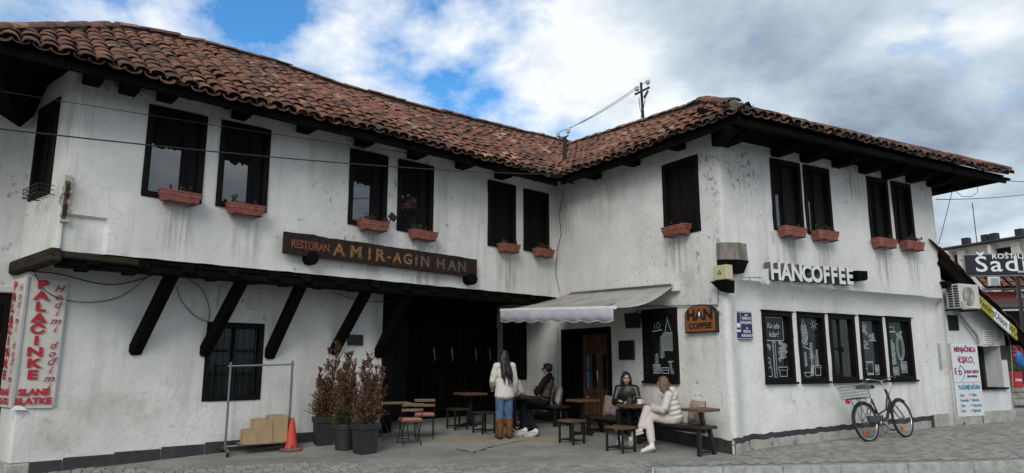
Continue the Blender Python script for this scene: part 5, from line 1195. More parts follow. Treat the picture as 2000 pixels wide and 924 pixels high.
# ------------------------------------------------------------------ low exchange-office house on the right
h0 = FR.p(5.72, .22, 0); h1 = G(1981, 822); FH = Fr(h0, h1 - h0); HW = (h1 - h0).length
HO = .0
house = empty('exchange_office', FH.p(HW / 2, 0, zg(h0.x, h0.y)), 'low white exchange office with sloping dark roof at the right end', 'building')
def htop(u): return max(.5, lerp([(-.3, FH.px(1835, 520)[1]), (FH.px(1900, 575)[0], FH.px(1900, 575)[1]), (HW + .3, FH.px(1984, 648)[1])], u))
ZT = htop(-.2)
hw = (FH.px(1912, 710)[0], FH.px(1957, 710)[0], FH.px(1935, 757)[1], FH.px(1935, 676)[1])
us_ = sorted(set([-.1 + (HW + .1) * i / 24 for i in range(25)] + [hw[0], hw[1]])); m_ = MB(FH.M)
for a_, b_ in zip(us_, us_[1:]):
    segs_ = [(-.3, htop, False)]
    mid = (a_ + b_) / 2; spans = [((-.3, -.3), (hw[2], hw[2])), ((hw[3], hw[3]), (htop(a_), htop(b_)))] if hw[0] < mid < hw[1] else [((-.3, -.3), (htop(a_), htop(b_)))]
    for lo_, hi_ in spans:
        k = 8
        for j in range(k):
            q = lambda u, l_, h_, f_: (u, -.012 * nz(u, l_ + (h_ - l_) * f_, 12.), l_ + (h_ - l_) * f_)
            m_.add([q(a_, lo_[0], hi_[0], j / k), q(b_, lo_[1], hi_[1], j / k), q(b_, lo_[1], hi_[1], (j + 1) / k), q(a_, lo_[0], hi_[0], (j + 1) / k)], [(0, 1, 2, 3)])
q = [(hw[0], 0, hw[2]), (hw[1], 0, hw[2]), (hw[1], 0, hw[3]), (hw[0], 0, hw[3])]; m_.add(q + [(x, .42, z) for x, y, z in q], [(0, 4, 5, 1), (1, 5, 6, 2), (2, 6, 7, 3), (3, 7, 4, 0)])
m_.add([(HW, 0, -.3), (HW, 6, -.3), (HW, 6, htop(HW)), (HW, 0, htop(HW))], [(0, 1, 2, 3)]);
m_.build('wall', M_PLASTER_H, house, 60)
w_ = empty('window', FH.p(hw[0], .3, hw[2]) - wloc(house), parent=house)
m_ = MB(FH.M); m_.box(((hw[0] + hw[1]) / 2, .36, (hw[2] + hw[3]) / 2), (hw[1] - hw[0], .008, hw[3] - hw[2])); m_.build('pane', M_GLASS_D, w_)
m_ = MB(FH.M); fm = hw[0] + (hw[1] - hw[0]) * .62; m_.box((fm, .30, (hw[2] + hw[3]) / 2), (.10, .10, hw[3] - hw[2]), None, 0, .006); m_.box(((hw[0] + fm) / 2, .30, hw[2] + .09), (fm - hw[0], .1, .12), None, 0, .006); m_.build('frame', M_FRAME, w_)
m_ = MB(FH.M); m_.box(((hw[0] + hw[1]) / 2, .14, hw[2] - .02), (hw[1] - hw[0] + .06, .42, .04), None, 0, .005); m_.build('sill', M_FRAME, w_)
m_ = MB(FH.M); m_.box((hw[0] + (fm - hw[0]) * .45, .345, hw[2] + .55), ((fm - hw[0]) * .85, .006, .75)); m_.build('red_poster', simple('red_poster', (.28, .02, .03), .5, .15, 6, 0), w_)
for s_, z_ in (('PLATITE', .80), ('RAČUNE', .68), ('OVDJE', .52), ('BRZO', .30)): o = text('lettering', s_, .085, FH.tm(hw[0] + (fm - hw[0]) * .45, .340, hw[2] + z_), M_WHITEP, None, .001, .0015, sx=.8); o.data.transform(Matrix.Translation(-wloc(w_))); o.parent = w_
# plinth in two flaking stretches
for a_, b_ in ((-.05, HW * .56), (HW * .575, HW + .02)):
    m_ = MB(FH.M); k = 22; vs = []; fs = []
    for i in range(k + 1):
        u = a_ + (b_ - a_) * i / k; p = FH.p(u, 0, 0); z = zg(p.x, p.y); vs += [(u, -.04 - .008 * noise.noise((u * 6, 1, 0)), z - .2), (u, -.035, z + .23 + .02 * noise.noise((u * 7, 4, 0))), (u, .05, z + .24)]
        if i: c_ = 3 * i; fs += [(c_ - 3, c_, c_ + 1, c_ - 2), (c_ - 2, c_ + 1, c_ + 2, c_ - 1)]
    m_.add(vs, fs); m_.build('plinth', M_FLAKE, house, 50)
# sloping roof: sheathing, rake beam, ragged tiles
print('FH', FH.d, HW)
ra, rb = FH.px(1836, 490, .27), FH.px(2010, 662, .27)
def rk(f_): return ra[0] + (rb[0] - ra[0]) * f_, ra[1] + (rb[1] - ra[1]) * f_
rfh = empty('roof', FH.p(ra[0], -.27, ra[1]) - wloc(house), parent=house)
m_ = MB(FH.M); m_.add([(ra[0], -.27, ra[1] - .05), (rb[0], -.27, rb[1] - .05), (rb[0], 5, rb[1] - .05), (ra[0], 5, ra[1] - .05), (ra[0], -.27, ra[1] - .13), (rb[0], -.27, rb[1] - .13), (rb[0], 5, rb[1] - .13), (ra[0], 5, ra[1] - .13)], [(0, 1, 2, 3), (7, 6, 5, 4), (0, 4, 5, 1), (1, 5, 6, 2), (2, 6, 7, 3), (3, 7, 4, 0)]); m_.build('sheathing', M_SOFFIT, rfh)
m_ = MB(FH.M); m_.bar((ra[0], -.22, ra[1] - .20), (rb[0], -.22, rb[1] - .20), .10, .16, 0, (0, 0, 1), .015); m_.build('rake_beam', M_BLACK, rfh)
m_ = MB(FH.M); p_, q_ = rk(.62), rk(.80); m_.bar((p_[0], -.30, p_[1] - .30), (q_[0], -.30, q_[1] - .30), .06, .16, 0, (0, 0, 1), .02); m_.build('broken_board', M_WEATH, rfh)
sl = math.atan2(rb[1] - ra[1], rb[0] - ra[0]); ln_ = hypot(rb[0] - ra[0], rb[1] - ra[1]); gh = random.Random(9)
for col_ in range(5):
    k = 0; s_ = 0
    while s_ < ln_:
        f_ = s_ / ln_; u, z = rk(f_); M_ = FH.M @ Matrix.Translation((u, -.22 + col_ * .26 + gh.uniform(-.02, .02), z + gh.uniform(-.01, .01))) @ Matrix.Rotation(-sl, 4, 'Y') @ Matrix.Rotation(pi / 2 + gh.uniform(-.07, .07), 4, 'Z') @ Matrix.Rotation(.05, 4, 'X')
        o = bpy.data.objects.new('roof_tile', variants[gh.choice((0, 0, 1, 2, 3, 5, 8, 10))]); COL.objects.link(o); o.parent = rfh
        M_.translation = M_.translation - wloc(rfh); o.matrix_local = M_; s_ += .27
# things on the office wall
e = empty('exchange_poster', FH.p(*(lambda q: (q[0], -.03, q[1]))(FH.px(1890, 815))), 'tall white exchange-office poster with red and blue print', 'poster')
pc = [FH.px(1861, 671, .03), FH.px(1911, 675, .03), FH.px(1918, 811, .03), FH.px(1866, 816, .03)]
pu0, pu1, pz0, pz1 = (pc[0][0] + pc[3][0]) / 2, (pc[1][0] + pc[2][0]) / 2, (pc[2][1] + pc[3][1]) / 2, (pc[0][1] + pc[1][1]) / 2
m_ = MB(FH.M); m_.box(((pu0 + pu1) / 2, -.03, (pz0 + pz1) / 2), (pu1 - pu0, .03, pz1 - pz0), None, 0, .004); m_.build('panel', M_VINYLW, e)
m_ = MB(FH.M); m_.box(((pu0 + pu1) / 2, -.047, pz0 + (pz1 - pz0) * .47), (pu1 - pu0 - .01, .003, .02)); m_.build('fold', simple('poster_fold', (.45, .47, .48), .5, .1, 5, 0), e)
PW, PH = pu1 - pu0, pz1 - pz0
def pt_(s_, fx, fz, size, mat, bold=.003, sx_=1.0, ax='CENTER'): text('lettering', s_, size * PH, FH.tm(pu0 + PW * fx, -.049, pz0 + PH * fz), mat, e, .001, bold, 0, ax, sx=sx_)
pt_('MENJAČNICA', .5, .925, .095, M_CRIM, .006, .86); pt_('€$KO', .48, .78, .125, M_CRIM, .004, 1.05); pt_('2', .80, .735, .05, M_CRIM, .002)
pt_('DUNAV UNION', .66, .615, .062, M_CRIM, .004, .74); pt_('platna institucija', .67, .555, .055, M_NAVYP, .002, .64); pt_('D', .24, .60, .09, M_CRIM, .006); pt_('E', .06, .62, .12, M_CRIM, .006, .8)
m_ = MB(FH.M); cx_, cz_ = pu0 + PW * .26, pz0 + PH * .60; m_.tube([(cx_ - .10, -.048, cz_ + .02), (cx_, -.048, cz_ + .16), (cx_ + .12, -.048, cz_ + .06), (cx_ + .08, -.048, cz_ - .1), (cx_ - .04, -.048, cz_ - .16)], .012, 4, flat=.2); m_.build('logo_arrow', M_BLUEP, e)
pt_('PLAĆANJE RAČUNA', .52, .40, .083, M_BLUEP, .005, .66)
for i, (a_, b_) in enumerate((('Struja', 'Telefon'), ('Komunalije', 'Kablovska'), ('Takse', 'Vozna poreza'), ('Porez', 'Registracija'))):
    pt_(a_, .12, .295 - .072 * i, .058, M_BLUEP, .001, .72, 'LEFT'); pt_(b_, .56, .295 - .072 * i, .058, M_BLUEP, .001, .66, 'LEFT'); pt_('✓', .50, .297 - .072 * i, .06, M_CRIM, .002, .9)
e = empty('yellow_sign', FH.p(*(lambda q: (q[0], -.32, q[1]))(FH.px(1945, 620, .32))), 'long yellow and white transfer sign along the office roof edge', 'sign')
ya, yb = FH.px(1903, 571, .32), FH.px(1981, 641, .32); yh = .26; vsl = math.atan2(yb[1] - ya[1], yb[0] - ya[0])
def strip(f0, f1, y0, y1, mat, nm):
    m_ = MB(FH.M); P_ = [(ya[0] + (yb[0] - ya[0]) * f_, ya[1] + (yb[1] - ya[1]) * f_) for f_ in (f0, f1)]
    m_.prism([(P_[0][0], P_[0][1] - yh), (P_[1][0], P_[1][1] - yh), P_[1], P_[0]], y0, y1); return m_.build(nm, mat, e)
strip(0, .40, -.36, -.32, M_YELLOW, 'panel'); strip(.40, .82, -.36, -.32, M_VINYLW, 'panel'); strip(.82, 1, -.36, -.32, M_YELLOW, 'panel')
mu, mz = (ya[0] + yb[0]) / 2, (ya[1] + yb[1]) / 2 - yh / 2
text('lettering', 'WesternUnion WU', .21, FH.tm(mu, -.363, mz) @ Matrix.Rotation(vsl, 4, 'Z'), M_BLACKP, e, .001, .003, sx=.86)
# air conditioner
c0 = FH.px(1879, 580, .3); e = empty('air_conditioner', FH.p(c0[0], -.2, c0[1] - .3), 'white air-conditioning outdoor unit under the office eave', 'air conditioner')
M_AC = simple('aged_white_enamel', (.52, .52, .48), .5, .15, 6, .03)
au0, au1 = c0[0] - .30, c0[0] + .34; az0, az1 = c0[1] - .25, c0[1] + .25
m_ = MB(FH.M); m_.box(((au0 + au1) / 2, -.30, c0[1]), (au1 - au0, .30, .5), None, 0, .015); m_.build('casing', M_AC, e)
for k in range(9):
    for c_ in (-.37, -.25): m_ = MB(FH.M); m_.box((au0 - .003, c_ + .0, az0 + .05 + k * .05), (.012, .09, .032)); m_.build('louvre', M_BLACKM, e)
m_ = MB(FH.M); m_.lathe([(.19, 0), (.19, .012), (.17, .016)], 24, Matrix.Translation(((au0 + au1) / 2 - .05, -.452, c0[1])) @ Matrix.Rotation(pi / 2, 4, 'X')); m_.build('fan_grille', simple('fan_grille', (.12, .12, .115), .6, .3, 50, .2), e)
for k in range(5): m_ = MB(FH.M); m_.lathe([(.03 + .035 * k, .016), (.036 + .035 * k, .022), (.042 + .035 * k, .016)], 20, Matrix.Translation(((au0 + au1) / 2 - .05, -.452, c0[1])) @ Matrix.Rotation(pi / 2, 4, 'X'), 0, False); m_.build('grille_ring', M_AC, e)
m_ = MB(FH.M)
for u in (au0 + .06, au1 - .06): m_.box((u, -.2, az0 - .02), (.04, .5, .035), None, 0, .004)
m_.build('bracket', M_BLACKM, e)['kind'] = 'stuff'; m_ = MB(FH.M); m_.box((au0 + .06, -.47, az0 + .06), (.13, .05, .17), None, 0, .01); m_.build('service_cover', simple('beige_cover', (.45, .41, .30), .6, .1, 5, 0), e)
pp = [FH.p(*(lambda q: (q[0], -.08, q[1]))(FH.px(x, y, .08))) for x, y in ((1868, 606), (1880, 622), (1895, 640), (1908, 655), (1911, 665), (1911, 672))]
m_ = MB(); m_.tube(smoothp(pp), .028, 7); m_.top('insulated_hose', simple('grey_insulation', (.26, .25, .22), .8, .2, 20, .2), pp[0], 'grey insulated hose from the air conditioner down to the poster', 'hose')
pp = [FH.p(*(lambda q: (q[0], -.05, q[1]))(FH.px(x, y, .05))) for x, y in ((1911, 675), (1925, 678), (1942, 672), (1955, 655), (1966, 650), (1974, 670), (1977, 720), (1980, 800))]
m_ = MB(); m_.tube(smoothp(pp), .008, 5); m_.top('thin_cable', simple('beige_cable', (.35, .31, .2), .7, .2, 20, 0), pp[0], 'thin beige cable looping over the office window', 'cable')
def plate(nm, lab, x0, y0, x1, y1, mat, cat, off=.015, d_=.02):
    a_, b_ = FH.px(x0, y1, off), FH.px(x1, y0, off); m_ = MB(FH.M); m_.box(((a_[0] + b_[0]) / 2, -off, (a_[1] + b_[1]) / 2), (abs(b_[0] - a_[0]), d_, abs(b_[1] - a_[1])), None, 0, .003); return m_.top(nm, mat, FH.p((a_[0] + b_[0]) / 2, 0, a_[1]), lab, cat)
plate('vent_opening', 'dark square vent opening under the air conditioner', 1854, 616, 1870, 645, M_DARKIN, 'vent'); plate('dark_plate', 'small dark plate right of the office window', 1957, 675, 1969, 702, M_BLACKM, 'plate'); plate('grey_patch', 'grey cement patch left of the exchange poster', 1836, 671, 1860, 722, simple('cement_patch', (.36, .36, .34), .9, .2, 6, .3), 'patch', .006, .01)
e = empty('price_notice', FH.p(*(lambda q: (q[0], -.01, q[1]))(FH.px(1932, 672))), 'small white paper notice with fine print above the office window', 'notice')
a_, b_ = FH.px(1921, 672, .015), FH.px(1944, 645, .015); m_ = MB(FH.M); m_.box(((a_[0] + b_[0]) / 2, -.012, (a_[1] + b_[1]) / 2), (b_[0] - a_[0], .01, b_[1] - a_[1])); m_.build('sheet', M_WHITEP, e)
for i in range(6): m_ = MB(FH.M); m_.box(((a_[0] + b_[0]) / 2, -.019, a_[1] + (b_[1] - a_[1]) * (.12 + .14 * i)), ((b_[0] - a_[0]) * (.8 if i % 2 else .6), .003, .014)); m_.build('print_line', simple('grey_print', (.16, .16, .18), .7, .1, 5, 0) if i == 0 else bpy.data.materials['grey_print'], e)
def scr(lst): return [FH.p(*(lambda q: (q[0], -.022, q[1]))(FH.px(x, y, .02))) for x, y in lst]
m_ = MB(); m_.tube(scr(((1846, 740), (1850, 752), (1845, 760), (1852, 748), (1856, 756))), .010, 4, flat=.3); m_.tube(scr(((1852, 770), (1857, 785), (1862, 772), (1858, 792), (1866, 786))), .010, 4, flat=.3); m_.top('graffiti', simple('pale_blue_spray', (.34, .42, .52), .8, .1, 5, 0), FH.p(.1, 0, 1), 'pale blue graffiti scribble left of the poster', 'graffiti')

# ------------------------------------------------------------------ far side of the street
def far(x, dist, ang): p = CAMP + pxdir(x, HZ) * dist; return Fr((p.x, p.y), adir(ang))
FA = far(1850, 70, 158); zA = lambda x, y: FA.px(x, y)
e = empty('apartment_block', FA.p(3, 0, .3), 'distant beige apartment block with balconies above the black grill sign', 'building')
M_BEIGE = simple('beige_render', (.66, .60, .53), .9, .12, 2, .1); M_PINK = simple('pinkish_render', (.62, .50, .45), .9, .12, 2, .1)
a0, a1 = zA(1852, 488), zA(2060, 447)
def fslab(u0, u1, z0, z1, y0, y1, mat, nm, par): m_ = MB(FA.M); m_.box(((u0 + u1) / 2, (y0 + y1) / 2, (z0 + z1) / 2), (u1 - u0, y1 - y0, z1 - z0)); return m_.build(nm, mat, par)
ztp = zA(1930, 474)[1]
fslab(a0[0], a1[0], .2, ztp - .1, 0, 9, M_BEIGE, 'wall', e)
m_ = MB(FA.M); m_.add([(a0[0] - .5, -1.2, ztp - .12), (a1[0] + 1, -1.2, ztp - .12), (a1[0] + 1, 9, ztp + .1), (a0[0] - .5, 9, ztp + .1), (a0[0] - .5, -1.2, ztp - .0), (a1[0] + 1, -1.2, ztp), (a1[0] + 1, 9, ztp + .5), (a0[0] - .5, 9, ztp + .5)], [(3, 2, 1, 0), (4, 5, 6, 7), (0, 1, 5, 4), (1, 2, 6, 5), (2, 3, 7, 6), (3, 0, 4, 7)]); m_.build('roof', simple('dark_flat_roof', (.05, .05, .055), .8, .2, 5, 0), e)
for x in (1876, 1915, 1932, 1983):
    u = zA(x, 480)[0]; fslab(u - .3, u + .3, ztp, ztp + .95, .6, 1.2, M_BLACKM, 'chimney', e)
u = zA(1902, 480)[0]; m_ = MB(FA.M); m_.tube([(u, .5, ztp), (u, .5, ztp + 4.2)], .04, 5); m_.build('aerial', M_BLACKM, e)
for i, (x0, x1, mt) in enumerate(((1862, 1878, M_BEIGE), (1888, 1905, M_PINK), (1908, 1935, M_PINK), (1945, 1985, M_PINK), (1995, 2015, M_BEIGE))):
    u0, u1 = zA(x0, 500)[0], zA(x1, 500)[0]
    for fl_ in range(2):
        zz_ = ztp - 2.3 - 3 * fl_
        w_ = empty('balcony' if i in (0, 3) else 'window', FA.p(u0, 0, zz_) - wloc(e), parent=e)
        if i in (0, 3): fslab(u0, u1, zz_ - .4, zz_ + .5, -1.0, -.9, M_PINK, 'parapet', w_); fslab(u0, u1, zz_ + .5, zz_ + 1.6, -.05, .02, M_DARKIN, 'recess', w_); fslab(u0, u0 + .15, zz_ - .4, zz_ + 1.9, -1.0, 0, M_BEIGE, 'side_wall', w_)
        else: fslab(u0, u1, zz_ - .1, zz_ + 1.5, -.06, .02, M_WHITEP, 'frame', w_); fslab(u0 + .15, u1 - .15, zz_ + .05, zz_ + 1.35, -.1, -.05, simple('pale_blind', (.40, .40, .37), .7, .1, 3, 0), 'pane', w_)
for x in (1882, 1940, 1990): u = zA(x, 500)[0]; fslab(u - .4, u + .4, .2, ztp - .4, -.35, .05, M_BEIGE, 'pilaster', e)
# grill house with tiled roof and the black name board
FS = far(1905, 27, 103); zS = lambda x, y: FS.px(x, y)
e = empty('grill_house', FS.p(1.5, 0, .3), 'pink grill house with red tiled roof behind the low office', 'building')
def sb(x0, y0, x1, y1, ya_, yb_, mat, nm, par=None, bv=0):
    a_, b_ = zS(x0, y1), zS(x1, y0); m_ = MB(FS.M); m_.box(((a_[0] + b_[0]) / 2, (ya_ + yb_) / 2, (a_[1] + b_[1]) / 2), (b_[0] - a_[0], yb_ - ya_, b_[1] - a_[1]), None, 0, bv); return m_.build(nm, mat, par or e)
M_PINKW = simple('pink_wall', (.36, .085, .085), .85, .15, 3, .1)
sb(1915, 566, 2120, 600, 0, 4, M_PINKW, 'wall'); sb(1915, 598, 2120, 790, .4, 4, simple('dark_shopfront', (.02, .02, .022), .6, .3, 3, 0), 'shopfront')
sb(1915, 560, 2120, 567, -.15, .1, M_WHITEP, 'cornice'); sb(1985, 572, 1997, 582, -.05, .05, M_WHITEP, 'wall_lamp')
rr_ = empty('roof', FS.p(0, 0, 0) - wloc(e), parent=e)
tz0, tz1 = zS(1950, 564)[1], zS(1950, 540)[1]; tu0, tu1 = zS(1912, 550)[0], zS(2110, 550)[0]
m_ = MB(FS.M); m_.add([(tu0, -.5, tz0 - .02), (tu1, -.5, tz0 - .02), (tu1, 1.6, tz1 + .9), (tu0, 1.6, tz1 + .9)], [(0, 1, 2, 3)]); m_.build('roof_deck', M_SOFFIT, rr_)
gt = random.Random(12); rp = math.atan2(tz1 + .9 - tz0, 2.1)
for i in range(int((tu1 - tu0) / .30)):
    for j in range(6):
        if i > 13: continue
        M_ = FS.M @ Matrix.Translation((tu0 + .15 + i * .30, -.5 + j * .36 * cos(rp), tz0 + j * .36 * sin(rp) + .02)) @ Matrix.Rotation(rp - .04, 4, 'X')
        o = bpy.data.objects.new('roof_tile', variants[gt.choice((4, 6, 7, 8, 9))]); COL.objects.link(o); o.parent = rr_; M_.translation = M_.translation - wloc(rr_); o.matrix_local = M_
sb(1912, 590, 2120, 606, -1.4, .2, simple('grey_awning_sheet', (.12, .12, .125), .7, .3, 20, .1), 'porch_roof'); sb(1928, 606, 2120, 612, -1.3, -1.2, M_WHITEP, 'porch_edge')
w_ = empty('window', FS.p(0, 0, 0) - wloc(e), parent=e); sb(1914, 545, 1932, 563, -.9, -.75, M_WHITEP, 'frame', w_); sb(1917, 548, 1930, 563, -.93, -.9, simple('pale_glass', (.35, .40, .44), .2, .1, 3, 0), 'pane', w_)
FN = far(1884, 24.5, 98); zN = lambda x, y: FN.px(x, y)
e = empty('grill_sign', FN.p(1.5, 0, 3.5), 'large black signboard with white letters Šadr on the grill house', 'sign')
a_, b_ = zN(1884, 541), zN(2140, 492); m_ = MB(FN.M); m_.box(((a_[0] + b_[0]) / 2, 0, (a_[1] + b_[1]) / 2), (b_[0] - a_[0], .12, b_[1] - a_[1]), None, 0, .01); m_.build('frame', M_STEEL, e)
m_ = MB(FN.M); m_.box(((a_[0] + b_[0]) / 2, -.065, (a_[1] + b_[1]) / 2), (b_[0] - a_[0] - .08, .02, b_[1] - a_[1] - .08)); m_.build('panel', simple('navy_black_panel', (.010, .011, .017), .4, .2, 4, 0), e)
q = zN(1903, 531); text('lettering', 'Šadr', .78, FN.tm(q[0], -.08, q[1]), M_WHITEP, e, .003, .006, 0, 'LEFT', 'BOTTOM_BASELINE', sx=1.22, space=1.12)
q = zN(1935, 506); text('lettering', 'ROŠTILJ KO', .24, FN.tm(q[0], -.08, q[1]), M_WHITEP, e, .003, .004, 0, 'LEFT', 'BOTTOM_BASELINE', sx=1.15, space=1.1); q = zN(1986, 533); text('lettering', 'since', .12, FN.tm(q[0], -.08, q[1]), M_WHITEP, e, .003, .002, 0, 'LEFT', 'BOTTOM_BASELINE')
for x in (1893, 1990): q0, q1 = zN(x, 541), zN(x, 700); m_ = MB(FN.M); m_.box((q0[0], .12, (q0[1] + .3) / 2), (.1, .1, q0[1] - .3)); m_.build('post', M_BLACKM, e)
e = empty('red_grill_sign', FN.p(*(lambda q: (q[0], -1.0, .4))(zN(1985, 705))), 'dark sign with red lettering at the far right edge', 'sign')
FQ = far(1985, 21, 95); zQ = lambda x, y: FQ.px(x, y)
a_, b_ = zQ(1972, 708), zQ(2060, 668); m_ = MB(FQ.M); m_.box(((a_[0] + b_[0]) / 2, 0, (a_[1] + b_[1]) / 2), (b_[0] - a_[0], .1, b_[1] - a_[1]), None, 0, .01); m_.build('panel', simple('dark_red_panel', (.02, .008, .010), .5, .2, 4, 0), e)
for s_, x, y, sz in (('ŠTIL', 1976, 687, .34), ('ROŠTILJ', 1977, 697, .14), ('RA', 1984, 705, .16)): q = zQ(x, y); text('lettering', s_, sz, FQ.tm(q[0], -.055, q[1]), simple('red_letter', (.45, .03, .03), .5, .1, 4, 0), e, .002, .004, 0, 'LEFT', 'BOTTOM_BASELINE')
for x in (1974, 1998): q = zQ(x, 708); m_ = MB(FQ.M); m_.tube([(q[0], .08, .2), (q[0], .08, q[1] + .6)], .03, 6); m_.build('post', M_BLACKM, e)
FV = far(1985, 19.5, 95); zV = lambda x, y: FV.px(x, y)
a_, b_ = zV(1977, 757), zV(1991, 726); m_ = MB(FV.M); e = empty('red_stand', FV.p(a_[0], 0, a_[1]), 'small red advertising stand at the right edge', 'stand'); m_.box(((a_[0] + b_[0]) / 2, 0, (a_[1] + b_[1]) / 2), (b_[0] - a_[0], .25, b_[1] - a_[1]), None, 0, .02); m_.build('body', simple('red_enamel', (.35, .02, .03), .4, .1, 4, 0), e); text('lettering', 'ran', .13, FV.tm((a_[0] + b_[0]) / 2, -.13, (a_[1] + b_[1]) / 2), M_WHITEP, e, .002, .003)
e = empty('stone_steps', FV.p(*(lambda q: (q[0], 0, q[1]))(zV(1985, 790))), 'grey stone steps behind the low office at the right edge', 'steps')
for k in range(3): a_, b_ = zV(1976, 792 - k * 12), zV(2080, 780 - k * 12); m_ = MB(FV.M); m_.box(((a_[0] + b_[0]) / 2, .1 + .3 * k, (a_[1] + b_[1]) / 2), (b_[0] - a_[0], .5, b_[1] - a_[1] - .015), None, 0, .015); m_.build('step', M_KERB, e)
a_ = zV(1982, 726); m_ = MB(FV.M); gp = random.Random(2); e = empty('potted_shrub', FV.p(a_[0], -.1, a_[1]), 'small green shrub above the red stand', 'plant')
for k in range(160):
    p_ = Vector((a_[0] + gp.gauss(0, .09), -.05 + gp.gauss(0, .08), a_[1] + abs(gp.gauss(.12, .1)))); d_ = Vector((gp.uniform(-1, 1), gp.uniform(-1, 1), gp.uniform(-.3, 1))).normalized() * .06; w2 = d_.orthogonal().normalized() * .018; m_.add([p_ - w2, p_ + d_ * .5 - w2 * 1.4, p_ + d_, p_ + w2], [(0, 1, 2, 3)])
m_.build('foliage', simple('shrub_green', (.05, .10, .03), .8, .4, 10, 0), e)['kind'] = 'stuff'
a_ = zV(1978, 700); m_ = MB(FV.M); m_.ell((a_[0], -.3, a_[1]), (.10, .06, .2)); m_.ell((a_[0] + .06, -.3, a_[1] - .1), (.09, .05, .12)); m_.top('blue_bag', simple('blue_plastic', (.02, .13, .38), .4, .3, 12, .5), FV.p(a_[0], -.3, a_[1] - .2), 'blue plastic bag hanging at the office corner', 'bag', None, 180)
# ------------------------------------------------------------------ courtyard furniture
def rotz(a_): return Matrix.Rotation(a_, 4, 'Z')
def legs4(w, d, h, s_, spl=0.0): return [((a_ * (w / 2 - s_), b_ * (d / 2 - s_), 0), (a_ * (w / 2 - s_ - spl), b_ * (d / 2 - s_ - spl), h)) for a_ in (-1, 1) for b_ in (-1, 1)]
def stool(loc, rz, label, w=.40, h=.46, top=M_TABLE, group=None):
    w *= .9; h *= .84
    e = empty('stool', loc, label, 'stool', group); e.rotation_euler.z = rz
    m_ = MB(); m_.box((0, 0, h - .02), (w, w * .86, .04), None, 0, .006); m_.build('seat', top, e, local=True)
    for a_, b_ in legs4(w, w * .86, h - .04, .03): m_ = MB(); m_.bar(a_, b_, .03, .03); m_.build('leg', M_BLACKM, e, local=True)
    for a_ in (-1, 1): m_ = MB(); m_.bar((a_ * (w / 2 - .03), -w * .36, .06), (a_ * (w / 2 - .03), w * .36, .06), .024, .024); m_.build('stretcher', M_BLACKM, e, local=True)
    m_ = MB(); m_.bar((-w * .45, 0, .06), (w * .45, 0, .06), .024, .024); m_.build('stretcher', M_BLACKM, e, local=True)
    return e
angM = atan2(FM.d.y, FM.d.x)
GS = 'low wooden stools with black steel legs'
stool(G(1117, 866), angM + .15, 'wooden stool with black legs in front of the coffee house door', .42, .47, group=GS)
stool(G(1213, 882), angM + .1, 'wooden stool between the two seated women and the camera', .44, .47, group=GS)
stool(G(893, 838), angM, 'dark stool left of the standing woman near the gate', .42, .47, M_DARKT, GS)
stool(G(945, 846), angM + .05, 'dark stool directly left of the standing woman', .42, .47, M_DARKT, GS)
# long bench by the wall with three little table boards growing out of it
def bench(u0, u1, yc, label, tables, w=.36, h=.385, nm='wall_bench', tl=.63):
    m0 = FM.p((u0 + u1) / 2, yc, 0); zb = zg(m0.x, m0.y); e = empty(nm, (m0.x, m0.y, zb), label, 'bench')
    def gz(u): p = FM.p(u, yc, 0); return zg(p.x, p.y)
    for k in (-1, 1):
        m_ = MB(FM.M); m_.box(((u0 + u1) / 2, yc + k * w / 4, zb + h - .025), (u1 - u0, w / 2 - .012, .05), None, 0, .006); m_.build('seat_plank', M_DARKT, e)
    nl = max(2, int((u1 - u0) / 1.1) + 1)
    for i in range(nl):
        u = u0 + .10 + (u1 - u0 - .20) * i / (nl - 1)
        for k in (-1, 1): m_ = MB(FM.M); m_.bar((u + .02, yc + k * w * .46, gz(u)), (u - .02, yc + k * w * .32, zb + h - .05), .05, .06, 0, (1, 0, 0)); m_.build('leg', M_BLACKM, e)
        m_ = MB(FM.M); m_.bar((u, yc - w * .44, gz(u) + .05), (u, yc + w * .44, gz(u) + .05), .04, .04, 0, (0, 0, 1)); m_.build('stretcher', M_BLACKM, e)
    m_ = MB(FM.M); m_.bar((u0 + .1, yc, zb + h - .09), (u1 - .1, yc, zb + h - .09), .05, .06, 0, (0, 0, 1)); m_.build('rail', M_BLACKM, e)
    for (tu, ty, tw, td) in tables:
        m_ = MB(FM.M); m_.box((tu, ty, zb + tl), (tw, td, .045), Matrix.Rotation(.02, 3, 'Y'), 0, .006); m_.build('table_board', M_TABLE, e)
        m_ = MB(FM.M); m_.bar((tu, yc - .02, zb + h - .1), (tu, ty + .0, zb + tl - .03), .06, .05, 0, (1, 0, 0)); m_.build('table_post', M_BLACKM, e)
    return e
def MU(x, y, off): return FM.px(x, y, off)[0]
B_Y = -.42
bu1 = MU(1384, 840, .45); bu0 = MU(1152, 820, .45)
bench(bu0, bu1, B_Y, 'long dark bench along the courtyard wall with small raised table boards', [(MU(1370, 803, .5), B_Y - .10, .36, .50), (MU(1234, 797, .75), B_Y - .22, .44, .52)])
bench(MU(1020, 800, .45), MU(1098, 815, .45) + .05, -.45, 'dark bench in front of the barred passage window', [], nm='wall_bench')
def table(loc, rz, label, w, d, h, top, nm='small_table', cat='table'):
    e = empty(nm, loc, label, cat); e.rotation_euler.z = rz
    m_ = MB(); m_.box((0, 0, h - .02), (w, d, .045), None, 0, .006); m_.build('tabletop', top, e, local=True)
    m_ = MB(); m_.bar((0, 0, .04), (0, 0, h - .04), .06, .06); m_.build('post', M_BLACKM, e, local=True)
    for k in (0, 1): m_ = MB(); m_.box((0, 0, .02), (.5 if k else .06, .06 if k else .5, .035), None, 0, .006); m_.build('foot', M_BLACKM, e, local=True)
    return e
p = FM.p(MU(1140, 790, .7), -.72, 0); p.z = zg(p.x, p.y); table(p, angM, 'small square wooden table before the open door side', .44, .46, .63, M_TABLE)
